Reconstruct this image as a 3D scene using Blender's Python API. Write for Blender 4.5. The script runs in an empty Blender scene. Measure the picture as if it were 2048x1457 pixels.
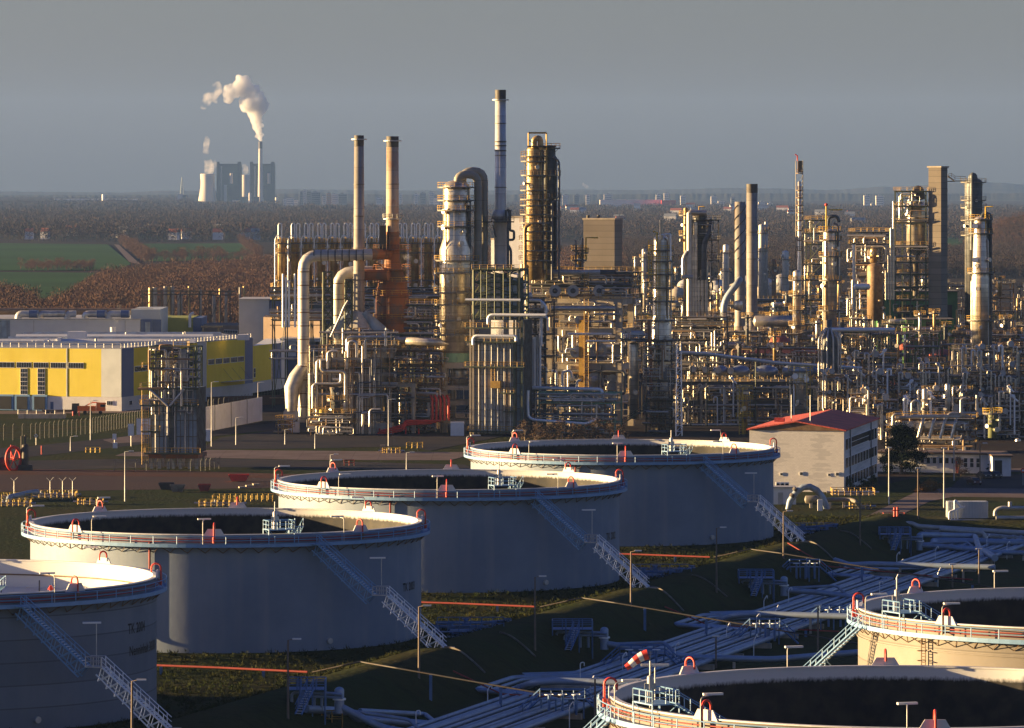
import bpy, math, random
import numpy as np
from mathutils import Vector, Matrix
R = math.radians
C = bpy.context.scene.collection
scene = bpy.context.scene
# ------------------------------------------------------------------ camera
F, HZ, CX, HC = 9585.0, 383.0, 1024.0, 60.0      # focal length in px, horizon row, middle column, camera height
cd = bpy.data.cameras.new('camera'); cam = bpy.data.objects.new('camera', cd); C.objects.link(cam)
cam.location = (0, 0, HC); cam.rotation_euler = (R(90), 0, 0)
cd.sensor_width = 36; cd.lens = 36*F/2048; cd.shift_y = -(728.5-HZ)/2048
cd.clip_start = 1; cd.clip_end = 90000
scene.camera = cam
# ------------------------------------------------------------------ sky and sun
SUN_EL, SUN_AZ = 6.0, 7.0                        # degrees above the horizon; degrees the sun stands beyond the picture plane, to the left
w = bpy.data.worlds.new('World'); scene.world = w; w.use_nodes = True
nt = w.node_tree; nt.nodes.clear()
sky = nt.nodes.new('ShaderNodeTexSky'); sky.sky_type = 'NISHITA'; sky.sun_disc = False
sky.sun_elevation = R(SUN_EL); sky.sun_rotation = R(-(90-SUN_AZ)); sky.air_density = 1.0; sky.dust_density = 1.5; sky.ozone_density = 2.0
hs = nt.nodes.new('ShaderNodeHueSaturation'); hs.inputs['Saturation'].default_value = 0.62
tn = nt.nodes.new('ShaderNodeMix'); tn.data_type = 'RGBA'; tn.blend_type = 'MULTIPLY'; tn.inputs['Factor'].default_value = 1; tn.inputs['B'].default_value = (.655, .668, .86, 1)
bg = nt.nodes.new('ShaderNodeBackground'); bg.inputs['Strength'].default_value = 0.05
ow = nt.nodes.new('ShaderNodeOutputWorld')
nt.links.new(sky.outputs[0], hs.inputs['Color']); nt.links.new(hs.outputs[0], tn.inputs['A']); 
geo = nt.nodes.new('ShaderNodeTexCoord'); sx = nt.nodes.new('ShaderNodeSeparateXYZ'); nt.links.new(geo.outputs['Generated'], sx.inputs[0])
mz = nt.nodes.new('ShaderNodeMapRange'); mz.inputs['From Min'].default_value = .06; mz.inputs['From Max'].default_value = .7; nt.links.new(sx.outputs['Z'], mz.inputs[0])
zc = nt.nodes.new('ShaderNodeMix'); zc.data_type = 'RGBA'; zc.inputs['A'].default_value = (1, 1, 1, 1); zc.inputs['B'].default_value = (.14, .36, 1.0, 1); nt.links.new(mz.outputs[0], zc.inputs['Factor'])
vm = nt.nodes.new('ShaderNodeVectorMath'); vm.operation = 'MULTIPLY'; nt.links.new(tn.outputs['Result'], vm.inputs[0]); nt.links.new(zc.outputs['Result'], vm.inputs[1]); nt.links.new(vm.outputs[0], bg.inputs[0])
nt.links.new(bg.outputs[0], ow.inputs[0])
sd = bpy.data.lights.new('sun', 'SUN'); sd.energy = 5.0; sd.angle = R(0.5); sd.color = (1.0, 0.68, 0.32)
sun = bpy.data.objects.new('sun', sd); C.objects.link(sun)
sv = Vector((-math.cos(R(SUN_AZ))*math.cos(R(SUN_EL)), math.sin(R(SUN_AZ))*math.cos(R(SUN_EL)), math.sin(R(SUN_EL))))
sun.rotation_euler = sv.to_track_quat('Z', 'Y').to_euler()
vs = scene.view_settings; vs.view_transform = 'Standard'; vs.look = 'None'; vs.exposure = 2.0; vs.gamma = 1.0; vs.use_curve_mapping = False
scene.cycles.use_denoising = True
scene.cycles.max_bounces = 5; scene.cycles.diffuse_bounces = 2; scene.cycles.glossy_bounces = 2; scene.cycles.volume_bounces = 3
scene.cycles.volume_max_steps = 64
# ------------------------------------------------------------------ picture to place
def gd(py, z=0): return (HC-z)*F/(py-HZ)          # distance of a point at height z seen at row py
def X(px, d): return (px-CX)*d/F
def Z(py, d): return HC-(py-HZ)*d/F
rnd = random.Random(7)
LM = [(570, 'the slim reactors'), (607, 'the big flue duct'), (677, 'the second flue duct'), (718, 'the slim grey stack'), (785, 'the rust streaked stack'), (913, 'the main column'), (990, 'the furnace tower'), (1069, 'the twin columns'), (1165, 'the concrete frame'), (1268, 'the bright tall vessel'), (1322, 'the yellow laddered column'), (1358, 'the white pylon'), (1400, 'the downcomer column'), (1440, 'the sloping duct'), (1480, 'the helical stack'), (1504, 'the plain pale stack'), (1555, 'the shiny cylinder'), (1597, 'the needle column'), (1630, 'the lattice frame'), (1659, 'the bottle vessel'), (1708, 'the slim vent stack'), (1750, 'the rust brown vessel'), (1781, 'the riser pipes'), (1832, 'the framed vessel'), (1875, 'the tall concrete tower'), (1913, 'the footbridge'), (1945, 'the dark bridge column'), (1968, 'the tall right column'), (2000, 'the tall right column, further out'), (2048, 'the right picture edge')]
used = {}
def near(base, px, group=None):                    # a label that places the thing by the nearest landmark in the plant
    c = sorted(LM, key=lambda l: abs(l[0]-px))
    for l in c[:3]:
        dx = px-l[0]
        for w_ in (('directly in line with', 'in line with') if abs(dx) < 6 else (('just right of', 'to the right of') if dx > 0 else ('just left of', 'to the left of'))):
            s = '%s %s %s' % (base, w_, l[1])
            if s not in used and len(s.split()) < 17: used[s] = 1; return s
    s = '%s near %s' % (base, c[0][1]); used[s] = 1
    return s
# ------------------------------------------------------------------ mesh builder
class MB:
    def __init__(s): s.v = []; s.f = []; s.sm = []
    def add(s, vs, fs, smooth=False):
        b = len(s.v); s.v += vs; s.f += [tuple(i+b for i in f) for f in fs]; s.sm += [smooth]*len(fs); return s
    def box(s, x0, x1, y0, y1, z0, z1):
        return s.add([(x0,y0,z0),(x1,y0,z0),(x1,y1,z0),(x0,y1,z0),(x0,y0,z1),(x1,y0,z1),(x1,y1,z1),(x0,y1,z1)],
            [(0,3,2,1),(4,5,6,7),(0,1,5,4),(1,2,6,5),(2,3,7,6),(3,0,4,7)])
    def obox(s, c, L, W, H, a=0, taper=1.0):       # centre of the base, length along a, width, height
        ca, sa = math.cos(a), math.sin(a); vs = []
        for z, t in ((0,1.0),(H,taper)):
            for i, j in ((-1,-1),(1,-1),(1,1),(-1,1)):
                u, q = i*L/2*t, j*W/2*t; vs.append((c[0]+u*ca-q*sa, c[1]+u*sa+q*ca, c[2]+z))
        return s.add(vs, [(0,3,2,1),(4,5,6,7),(0,1,5,4),(1,2,6,5),(2,3,7,6),(3,0,4,7)])
    def prism(s, pts, z0, z1):                     # upright prism over a plan outline
        n = len(pts); vs = [(p[0],p[1],z0) for p in pts]+[(p[0],p[1],z1) for p in pts]
        return s.add(vs, [tuple(range(n-1,-1,-1)), tuple(range(n,2*n))]+[(i,(i+1)%n,n+(i+1)%n,n+i) for i in range(n)])
    def slab(s, pts3, t):                          # any flat outline thickened along its normal
        p = [Vector(q) for q in pts3]; nrm = (p[1]-p[0]).cross(p[2]-p[0]).normalized()*t; n = len(p)
        vs = [tuple(q) for q in p]+[tuple(q+nrm) for q in p]
        return s.add(vs, [tuple(range(n-1,-1,-1)), tuple(range(n,2*n))]+[(i,(i+1)%n,n+(i+1)%n,n+i) for i in range(n)])
    def path(s, pts, r, n=6, bend=0, caps=True):
        P = [Vector(p) for p in pts]
        if bend and len(P) > 2:
            Q = [P[0]]
            for i in range(1, len(P)-1):
                a, b, c = P[i-1], P[i], P[i+1]
                l = min(bend, (a-b).length*0.49, (c-b).length*0.49)
                p0 = b+(a-b).normalized()*l; p2 = b+(c-b).normalized()*l
                for k in range(5):
                    t = k/4; Q.append(p0*(1-t)**2+b*2*t*(1-t)+p2*t*t)
            Q.append(P[-1]); P = Q
        m = len(P); rs = r if isinstance(r, (list, tuple)) else [r]*m
        d0 = (P[1]-P[0]).normalized(); up = Vector((0,0,1)) if abs(d0.z) < .9 else Vector((1,0,0))
        u = d0.cross(up).normalized(); vs = []
        for i in range(m):
            t = (P[min(i+1,m-1)]-P[max(i-1,0)])
            if t.length < 1e-9: t = d0
            t.normalize(); u = (u-t*u.dot(t)); u = u.normalized() if u.length > 1e-6 else t.orthogonal().normalized(); q = t.cross(u)
            for k in range(n):
                a = 2*math.pi*k/n; vs.append(tuple(P[i]+(u*math.cos(a)+q*math.sin(a))*rs[i]))
        fs = [(i*n+k, i*n+(k+1)%n, (i+1)*n+(k+1)%n, (i+1)*n+k) for i in range(m-1) for k in range(n)]
        s.add(vs, fs, n > 5)
        if caps:
            s.add(vs[:n], [tuple(range(n-1,-1,-1))]); s.add(vs[-n:], [tuple(range(n))])
        return s
    def tube(s, a, b, r, n=6, r2=None): return s.path([a, b], [r, r if r2 is None else r2], n)
    def bar(s, a, b, r): return s.path([a, b], r, 4)
    def lathe(s, cx, cy, prof, n=24, a0=0, a1=2*math.pi, smooth=True):
        full = abs(a1-a0-2*math.pi) < 1e-6; m = n if full else n+1; vs = []
        for (r, z) in prof:
            for k in range(m):
                a = a0+(a1-a0)*k/n; vs.append((cx+r*math.cos(a), cy+r*math.sin(a), z))
        fs = []
        for i in range(len(prof)-1):
            for k in range(n):
                k2 = (k+1) % m
                fs.append((i*m+k, i*m+k2, (i+1)*m+k2, (i+1)*m+k))
        return s.add(vs, fs, smooth)
    def cyl(s, cx, cy, z0, z1, r, n=20, dome=0, dome0=0, r2=None):
        r2 = r if r2 is None else r2
        pr = []
        if dome0: pr += [(r*math.sin(t), z0-dome0*math.cos(t)) for t in (0.02, .4, .8, 1.2)]
        pr += [(r, z0), (r2, z1)]
        if dome: pr += [(r2*math.cos(t), z1+dome*math.sin(t)) for t in (.35, .75, 1.15, 1.55)]
        s.lathe(cx, cy, pr, n)
        if not dome: s.lathe(cx, cy, [(r2, z1), (0.01, z1)], n, smooth=False)
        return s
    def drum(s, a, b, r, n=14, dish=.45):          # lying or leaning vessel with dished ends
        a, b = Vector(a), Vector(b); t = (b-a).normalized(); ps = []; rs = []
        for k in (0, .35, .7, 1.0): ps.append(a-t*r*dish*(1-k)); rs.append(max(.03, r*math.sin(k*math.pi/2)) if k else .03)
        for k in (0, .3, .65, 1.0): ps.append(b+t*r*dish*k); rs.append(max(.03, r*math.cos(k*math.pi/2)))
        return s.path(ps, rs, n)
    def sphere(s, c, r, n=10, sz=1):
        pr = [(max(.01, r*math.sin(math.pi*k/n)), c[2]-r*sz*math.cos(math.pi*k/n)) for k in range(n+1)]
        return s.lathe(c[0], c[1], pr, n+2)
    def rail(s, pts, h=1.1, r=.045, step=2.2, closed=False, mid=True):   # handrail over a line of floor points
        P = [Vector(p) for p in pts]
        if closed: P.append(P[0])
        for a, b in zip(P[:-1], P[1:]):
            L = (b-a).length; n = max(1, int(round(L/step)))
            for k in range(n+1):
                q = a+(b-a)*k/n; s.bar(q, q+Vector((0,0,h)), r)
            s.bar(a+Vector((0,0,h)), b+Vector((0,0,h)), r)
            if mid: s.bar(a+Vector((0,0,h*.52)), b+Vector((0,0,h*.52)), r*.8)
        return s
def mesh_of(name, mb, mt, off=(0,0,0)):
    me = bpy.data.meshes.new(name)
    v = np.array(mb.v, dtype=np.float32).reshape(-1, 3)-np.array(off, dtype=np.float32)
    lt = np.array([len(f) for f in mb.f], dtype=np.int32); li = np.array([i for f in mb.f for i in f], dtype=np.int32)
    me.vertices.add(len(v)); me.vertices.foreach_set('co', v.ravel())
    me.loops.add(len(li)); me.loops.foreach_set('vertex_index', li)
    me.polygons.add(len(lt)); me.polygons.foreach_set('loop_start', np.concatenate(([0], np.cumsum(lt)[:-1])).astype(np.int32))
    me.polygons.foreach_set('loop_total', lt); me.polygons.foreach_set('use_smooth', np.array(mb.sm, dtype=bool))
    me.update(calc_edges=True); me.materials.append(mt)
    return me
def tag(o, label=None, cat=None, group=None, kind=None):
    if label: o['label'] = label
    if cat: o['category'] = cat
    if group: o['group'] = group
    if kind: o['kind'] = kind
    return o
def rootloc(o):
    while o.parent: o = o.parent
    return o.location
def obj(name, mb, mt, parent=None, loc=None):      # ONE mesh object; corners are given in world coordinates
    if not mb.v: return None
    off = rootloc(parent) if parent else (loc or (0,0,0))
    o = bpy.data.objects.new(name, mesh_of(name, mb, mt, off)); C.objects.link(o)
    if parent: o.parent = parent
    else: o.location = off
    return o
def one(name, mb, mt, label, cat, group=None, kind=None, loc=None):
    if loc is None:
        a = np.array(mb.v); loc = (float(a[:,0].mean()), float(a[:,1].mean()), float(a[:,2].min()))
    return tag(obj(name, mb, mt, None, loc), label, cat, group, kind)
def thing(name, label, cat, loc=(0,0,0), group=None):
    o = bpy.data.objects.new(name, None); C.objects.link(o); o.location = loc; o.empty_display_size = .5
    return tag(o, label, cat, group)
def struct(name, mb, mt, loc=(0,0,0)): return tag(obj(name, mb, mt, None, loc), kind='structure')
def clone(proto, loc, rz=0, label=None, group=None, cat=None):
    ch = {}
    for x in proto.children_recursive: ch.setdefault(x.parent.name, []).append(x)
    def rec(o, par):
        c = o.copy(); C.objects.link(c)
        if par: c.parent = par
        for k in ch.get(o.name, []): rec(k, c)
        return c
    c = rec(proto, None); c.location = loc; c.rotation_euler = (0, 0, rz)
    return tag(c, label, cat, group)
# ------------------------------------------------------------------ materials
def mat(name, col, rough=.6, metal=0.0, col2=None, scale=.4, amt=.5, seam=0, streak=None, streak_amt=.5, streak_scale=.6, bump=0, bscale=4, lo=.4, hi=.65, brick=None, wave=None):
    m = bpy.data.materials.new(name); m.use_nodes = True; n = m.node_tree.nodes; L = m.node_tree.links
    b = n['Principled BSDF']; b.inputs['Roughness'].default_value = rough; b.inputs['Metallic'].default_value = metal
    if rough >= .85: b.inputs['Specular IOR Level'].default_value = 0.05
    tc = n.new('ShaderNodeTexCoord'); c4 = lambda c: (c[0], c[1], c[2], 1)
    col2 = tuple(x*AL for x in col2) if col2 else tuple(x*.6 for x in col)
    nz = n.new('ShaderNodeTexNoise'); nz.inputs['Scale'].default_value = scale; nz.inputs['Detail'].default_value = 6; nz.inputs['Roughness'].default_value = .65
    L.new(tc.outputs['Object'], nz.inputs['Vector'])
    mr = n.new('ShaderNodeMapRange'); mr.inputs['From Min'].default_value = lo; mr.inputs['From Max'].default_value = hi; mr.inputs['To Max'].default_value = amt
    L.new(nz.outputs[0], mr.inputs[0])
    mx = n.new('ShaderNodeMix'); mx.data_type = 'RGBA'; mx.inputs['A'].default_value = c4(col); mx.inputs['B'].default_value = c4(col2)
    L.new(mr.outputs[0], mx.inputs['Factor']); out = mx.outputs['Result']
    def mixin(fac, colour, out):
        k = n.new('ShaderNodeMix'); k.data_type = 'RGBA'; L.new(out, k.inputs['A']); k.inputs['B'].default_value = c4(colour); L.new(fac, k.inputs['Factor']); return k.outputs['Result']
    if streak:
        mp = n.new('ShaderNodeMapping'); mp.inputs['Scale'].default_value = (streak_scale, streak_scale, streak_scale*.06); L.new(tc.outputs['Object'], mp.inputs[0])
        n2 = n.new('ShaderNodeTexNoise'); n2.inputs['Scale'].default_value = 1.0; n2.inputs['Detail'].default_value = 5; L.new(mp.outputs[0], n2.inputs['Vector'])
        r2 = n.new('ShaderNodeMapRange'); r2.inputs['From Min'].default_value = .5; r2.inputs['From Max'].default_value = .7; r2.inputs['To Max'].default_value = streak_amt
        L.new(n2.outputs[0], r2.inputs[0]); out = mixin(r2.outputs[0], streak, out)
    if seam:
        sp = n.new('ShaderNodeSeparateXYZ'); L.new(tc.outputs['Object'], sp.inputs[0])
        md = n.new('ShaderNodeMath'); md.operation = 'PINGPONG'; md.inputs[1].default_value = seam/2; L.new(sp.outputs['Z'], md.inputs[0])
        lt = n.new('ShaderNodeMath'); lt.operation = 'LESS_THAN'; lt.inputs[1].default_value = min(.07, seam*.04); L.new(md.outputs[0], lt.inputs[0])
        ml = n.new('ShaderNodeMath'); ml.operation = 'MULTIPLY'; ml.inputs[1].default_value = .6; L.new(lt.outputs[0], ml.inputs[0])
        out = mixin(ml.outputs[0], tuple(x*.3 for x in col), out)
        # each course of cladding has its own tone
        dv = n.new('ShaderNodeMath'); dv.operation = 'DIVIDE'; dv.inputs[1].default_value = seam; L.new(sp.outputs['Z'], dv.inputs[0])
        fl = n.new('ShaderNodeMath'); fl.operation = 'FLOOR'; L.new(dv.outputs[0], fl.inputs[0])
        wn = n.new('ShaderNodeTexWhiteNoise'); wn.noise_dimensions = '1D'; L.new(fl.outputs[0], wn.inputs['W'])
        mw = n.new('ShaderNodeMath'); mw.operation = 'MULTIPLY'; mw.inputs[1].default_value = .35; L.new(wn.outputs[0], mw.inputs[0])
        out = mixin(mw.outputs[0], tuple(x*.6 for x in col2), out)
    if brick:
        bt = n.new('ShaderNodeTexBrick'); mp = n.new('ShaderNodeMapping'); mp.inputs['Rotation'].default_value = (R(90), 0, 0) if brick[3] else (0,0,0)
        L.new(tc.outputs['Object'], mp.inputs[0]); L.new(mp.outputs[0], bt.inputs['Vector']); bt.inputs['Scale'].default_value = 1
        bt.inputs['Brick Width'].default_value = brick[0]; bt.inputs['Row Height'].default_value = brick[1]; bt.inputs['Mortar Size'].default_value = brick[2]; bt.offset = brick[4]
        bt.inputs['Color1'].default_value = (0,0,0,1); bt.inputs['Color2'].default_value = (.25,.25,.25,1); bt.inputs['Mortar'].default_value = (1,1,1,1)
        ml = n.new('ShaderNodeMath'); ml.operation = 'MULTIPLY'; ml.inputs[1].default_value = .6; L.new(bt.outputs['Color'], ml.inputs[0])
        out = mixin(ml.outputs[0], tuple(x*.4 for x in col), out)
    L.new(out, b.inputs['Base Color'])
    rr = n.new('ShaderNodeMapRange'); rr.inputs['To Min'].default_value = max(.05, rough-.08); rr.inputs['To Max'].default_value = min(1, rough+.2); L.new(nz.outputs[0], rr.inputs[0]); L.new(rr.outputs[0], b.inputs['Roughness'])
    if bump or wave:
        if wave:
            wt = n.new('ShaderNodeTexWave'); wt.inputs['Scale'].default_value = wave; wt.bands_direction = 'X'; wt.wave_profile = 'SIN'; L.new(tc.outputs['Object'], wt.inputs['Vector']); hsrc = wt.outputs[1]
        else:
            n3 = n.new('ShaderNodeTexNoise'); n3.inputs['Scale'].default_value = bscale; n3.inputs['Detail'].default_value = 4; L.new(tc.outputs['Object'], n3.inputs['Vector']); hsrc = n3.outputs[0]
        bp = n.new('ShaderNodeBump'); bp.inputs['Strength'].default_value = bump or .5; bp.inputs['Distance'].default_value = .3 if not wave else .08; L.new(hsrc, bp.inputs['Height']); L.new(bp.outputs[0], b.inputs['Normal'])
    return m
class MD(dict):
    def __missing__(s, k): return k
M = MD(); AL = 1.05
def dm(k, *a, **kw): M[k] = mat(k, tuple(c*AL for c in a[0]), *a[1:], **{q: (tuple(c*AL for c in v) if q == 'streak' else v) for q, v in kw.items()})
dm('clad', (.85,.77,.62), .25, .6, (.33,.28,.2), .35, .6, seam=2.4, streak=(.28,.17,.07), streak_amt=.55, bump=.12, bscale=1.6)
dm('clad_fine', (.82,.75,.62), .27, .65, (.4,.35,.27), .5, .5, seam=1.2, streak=(.3,.18,.07), streak_amt=.4, bump=.1, bscale=2)
dm('clad_old', (.62,.45,.2), .36, .55, (.22,.13,.05), .4, .8, seam=3.1, streak=(.2,.08,.025), streak_amt=.8, bump=.15, bscale=1.5)
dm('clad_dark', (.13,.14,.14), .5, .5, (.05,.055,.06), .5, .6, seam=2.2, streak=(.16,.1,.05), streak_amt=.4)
dm('stack_white', (.66,.66,.64), .42, .25, (.42,.4,.36), .3, .6, seam=6.5, streak=(.35,.26,.18), streak_amt=.4)
dm('stack_grey', (.36,.34,.3), .6, .1, (.22,.19,.15), .25, .7, seam=5.2, streak=(.25,.09,.03), streak_amt=.6)
dm('stack_rust', (.46,.38,.27), .55, .1, (.36,.12,.03), .12, .9, seam=4.6, streak=(.36,.13,.03), streak_amt=.35, lo=.56, hi=.66)
dm('rust', (.33,.125,.04), .7, .1, (.17,.12,.085), .22, 1.0, lo=.47, hi=.56, seam=2.2, streak=(.3,.1,.03), streak_amt=.6)
dm('pipe', (.6,.57,.52), .35, .75, (.35,.3,.24), .6, .6)
dm('pipe_dark', (.16,.16,.16), .5, .4, (.08,.08,.08), .6, .6)
dm('pipe_brown', (.36,.24,.13), .55, .3, (.16,.09,.04), .6, .7)
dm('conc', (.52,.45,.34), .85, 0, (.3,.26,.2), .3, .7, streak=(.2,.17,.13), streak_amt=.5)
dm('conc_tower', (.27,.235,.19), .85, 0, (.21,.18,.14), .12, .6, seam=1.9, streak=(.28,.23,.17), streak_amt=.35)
dm('green_steel', (.075,.105,.06), .6, 0, (.1,.07,.03), .7, .6)
dm('grey_steel', (.2,.19,.155), .6, .1, (.1,.06,.03), .7, .7)
dm('dark_steel', (.075,.072,.062), .6, .2, (.07,.04,.025), .7, .6)
dm('brown_steel', (.2,.13,.07), .6, .1, (.1,.05,.02), .7, .7)
dm('ochre', (.55,.34,.06), .55, 0, (.3,.16,.03), .8, .6)
dm('yellow', (.75,.5,.05), .55, 0, (.5,.3,.04), .8, .5)
dm('panel', (.52,.51,.47), .45, .3, (.24,.22,.19), .4, .7, streak=(.3,.2,.11), streak_amt=.5)
dm('panel_blue', (.32,.4,.46), .45, .2, (.2,.23,.26), .4, .7, streak=(.2,.15,.1), streak_amt=.5)
dm('orange', (.85,.17,.02), .45, 0, (.6,.12,.02), .8, .4)
dm('dull_green', (.16,.18,.07), .6, 0, (.1,.1,.05), .8, .6)
dm('red', (.62,.045,.025), .45, 0, (.4,.04,.02), .8, .5)
dm('red_pipe', (.33,.045,.03), .65, 0, (.2,.045,.03), .8, .5)
dm('blue_paint', (.2,.36,.55), .45, 0, (.12,.22,.36), .8, .4)
dm('white', (.8,.79,.76), .5, 0, (.62,.6,.56), .5, .4)
dm('white_wall', (.78,.77,.74), .7, 0, (.6,.58,.53), .3, .5)
dm('mast', (.5,.5,.48), .5, .4, (.3,.28,.25), .6, .5)
dm('pole', (.2,.15,.11), .7, 0, (.11,.09,.07), .8, .5)
dm('lamp_head', (.8,.78,.72), .4, 0, (.6,.6,.55), 1, .3)
dm('black', (.012,.012,.013), .5, 0, (.02,.02,.02), .5, .5)
dm('glass', (.03,.035,.04), .12, 0, (.05,.055,.06), .6, .6)
dm('asphalt', (.038,.038,.042), .9, 0, (.065,.055,.05), .08, .8, bump=.2, bscale=2)
dm('gravel', (.085,.058,.048), .95, 0, (.075,.055,.05), .05, .9, bump=.3, bscale=1.5)
dm('dirt', (.11,.055,.038), .95, 0, (.08,.05,.04), .05, .9, bump=.3, bscale=1)
dm('conc_road', (.2,.155,.135), .9, 0, (.13,.1,.085), .08, .8, brick=(6,6,.06,False,0))
# ------------------------------------------------------------------ ground
def ss(a, b, x): t = min(1, max(0, (x-a)/(b-a))); return t*t*(3-2*t)
T0 = (-38.1, 639.0); TD = (28.5, 92.3)
LT = [(T0[0]+TD[0]*k, T0[1]+TD[1]*k) for k in (-1, 0, 1, 2)]      # the left row of tanks, nearest first
RT = [(34.6, 418.0), (62.6, 506.0)]
def uv(x, y): rx, ry = x-T0[0], y-T0[1]; return .295*rx+.9555*ry, .9555*rx-.295*ry
def gz(x, y):
    if y > 7000: return (y-7000)*.0024
    if y > 905 or y < 330: return 0
    u, v = uv(x, y)
    if -46 < v < 300:
        e = ss(262, 246, u); z = 0
        dmin = min(math.hypot(x-a, y-b) for a, b in LT)
        if v < 48:
            z = max(-.8*ss(-46, -38, v), .9*ss(35, 28.5, dmin)-.8*ss(28.5, 35, dmin))
            z = max(z, 1.9*ss(27, 34.5, v)) if v < 37 else 1.9
            if v > 37.5: z = 1.9-5.0*ss(37.5, 48, v)
        else:
            z = -3.1+4.0*ss(98, 107, v)
        return z*e
    return 0
def axis(lo, hi, step, far):
    a = list(np.arange(lo, hi+.1, step)); g = step
    p = hi; q = lo
    while p < far[1]: g *= 1.35; p += g; a.append(min(p, far[1]))
    g = step; f0 = []
    while q > far[0]: g *= 1.35; q -= g; f0.append(max(q, far[0]))
    return sorted(f0)+a
xs = axis(-110, 150, 2.5, (-5500, 5500)); ys = axis(380, 912, 3.0, (-900, 25000))
gm = MB(); nx = len(xs)
gm.v = [(x, y, gz(x, y)) for y in ys for x in xs]
gm.f = [(j*nx+i, j*nx+i+1, (j+1)*nx+i+1, (j+1)*nx+i) for j in range(len(ys)-1) for i in range(nx-1)]; gm.sm = [True]*len(gm.f)
dm('grass', (.03,.042,.011), .95, 0, (.046,.042,.014), .035, .9, lo=.42, hi=.62, bump=.8, bscale=1.2, streak=(.02,.024,.008), streak_amt=.6, streak_scale=.3)
struct('ground', gm, M['grass'])
def sheet(name, pts, m, z, px=True):
    mb = MB(); P = [(X(p[0], gd(p[1], z)), gd(p[1], z), z) for p in pts] if px else [(p[0], p[1], z) for p in pts]
    mb.add(P, [tuple(range(len(P)))]); return struct(name, mb, m)
dm('wood_floor', (.04,.027,.02), 1, 0, (.025,.02,.014), .01, .8, bump=.5, bscale=.2)
dm('field', (.035,.095,.02), 1, 0, (.026,.07,.017), .004, .8, bump=.4, bscale=.3)
dm('yard', (.03,.027,.026), .95, 0, (.05,.036,.028), .05, .9, bump=.3, bscale=1)
wf = MB(); wf.v = [(-5000,2350,.15),(5000,2350,.15),(5000,7000,.15),(-5000,7000,.15),(5000,24900,43.2),(-5000,24900,43.2)]; wf.f = [(0,1,2,3),(3,2,4,5)]; wf.sm = [False]*2
struct('woodland_floor', wf, M['wood_floor'])
sheet('refinery_yard', [(470,862),(1500,886),(1600,960),(1700,985),(1900,940),(2400,940),(2200,640),(560,640)], M['yard'], .02)
sheet('left_yard', [(-150,826),(560,790),(540,640),(-200,640)], M['yard'], .02)
sheet('green_field', [(-60,486),(215,489),(262,528),(236,541),(-60,541)], M['field'], .6)
sheet('green_field', [(252,488),(485,487),(512,507),(480,521),(288,523)], M['field'], .6)
sheet('green_field', [(-60,544),(190,546),(150,625),(-60,625)], M['field'], .6)
sheet('green_field', [(1880,476),(2120,472),(2120,503),(1880,505)], M['field'], .6)
sheet('farm_track', [(258,524),(282,530),(238,490),(228,489)], M['conc_road'], .8)
# yard surfaces
sheet('dirt_lot', [(-80,946),(540,949),(960,962),(960,990),(560,976),(-80,985)], M['gravel'], .03)
sheet('dirt_strip', [(-80,938),(330,941),(560,948),(900,955),(560,957),(-80,948)], M['dirt'], .05)
sheet('asphalt_road', [(-80,924),(400,916),(930,930),(960,943),(400,934),(-80,944)], M['asphalt'], .035)
sheet('asphalt_road', [(-80,902),(60,893),(300,868),(560,846),(560,858),(330,884),(60,914),(-80,922)], M['asphalt'], .04)
sheet('gravel_lot', [(440,876),(560,860),(960,874),(820,893),(560,898),(400,898)], M['asphalt'], .045)
sheet('concrete_road', [(250,905),(400,900),(640,902),(960,905),(900,921),(600,920),(380,915),(230,912)], M['conc_road'], .05)
sheet('concrete_apron', [(205,880),(290,868),(290,884),(225,887)], M['conc_road'], .055)
sheet('asphalt_road', [(820,893),(980,868),(1000,874),(860,902)], M['asphalt'], .06)
sheet('loading_yard', [(-80,823),(240,822),(560,792),(560,800),(250,826),(-80,829)], M['conc_road'], .06)
sheet('asphalt_road', [(1725,1037),(1830,985),(1900,975),(2160,980),(2160,997),(1905,994),(1860,1003),(1780,1040)], M['conc_road'], .035)
sheet('car_park', [(1905,972),(1925,952),(2160,945),(2160,979),(1902,976)], M['asphalt'], .05)
sheet('footpath', [(2010,938),(2120,935),(2120,943),(2015,944)], M['conc_road'], .06)
# ------------------------------------------------------------------ woods: every tree has a trunk and a crown of twig sprays
def tree_var(seed, H, W, ntw, tw, trunk=.25, low=.25, shape='round'):
    r = random.Random(seed); v = []; f = []
    def tri(a, b, c): k = len(v); v.extend([a, b, c]); f.append((k, k+1, k+2))
    for a in (0, 2.1, 4.2): tri((trunk*math.cos(a), trunk*math.sin(a), 0), (trunk*math.cos(a+2.1), trunk*math.sin(a+2.1), 0), (0, 0, H*.75))
    lobes = [(r.uniform(-.35,.35)*W, r.uniform(-.35,.35)*W, H*r.uniform(low+.15,.85), r.uniform(.25,.42)*W) for _ in range(6)]
    for l in lobes: tri((-.1,0,H*low*.8), (.12,.1,H*low*.8), (l[0], l[1], l[2]))
    for _ in range(ntw):
        l = r.choice(lobes); d = Vector((r.gauss(0,1), r.gauss(0,1), r.gauss(0,1))).normalized()*l[3]*r.uniform(.3,1)
        p = Vector((l[0], l[1], l[2]))+Vector((d.x, d.y, d.z*.8)); p.z = max(H*low*.6, min(H, p.z))
        o = (d.normalized()+Vector((r.uniform(-.5,.5), r.uniform(-.5,.5), .7))).normalized()*tw*r.uniform(.6,1.5)
        s = Vector((r.gauss(0,1), r.gauss(0,1), r.gauss(0,.6))).normalized()*tw*r.uniform(.10,.3)
        tri(tuple(p-s), tuple(p+s), tuple(p+o))
    return np.array(v, dtype=np.float32), np.array(f, dtype=np.int32)
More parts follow.
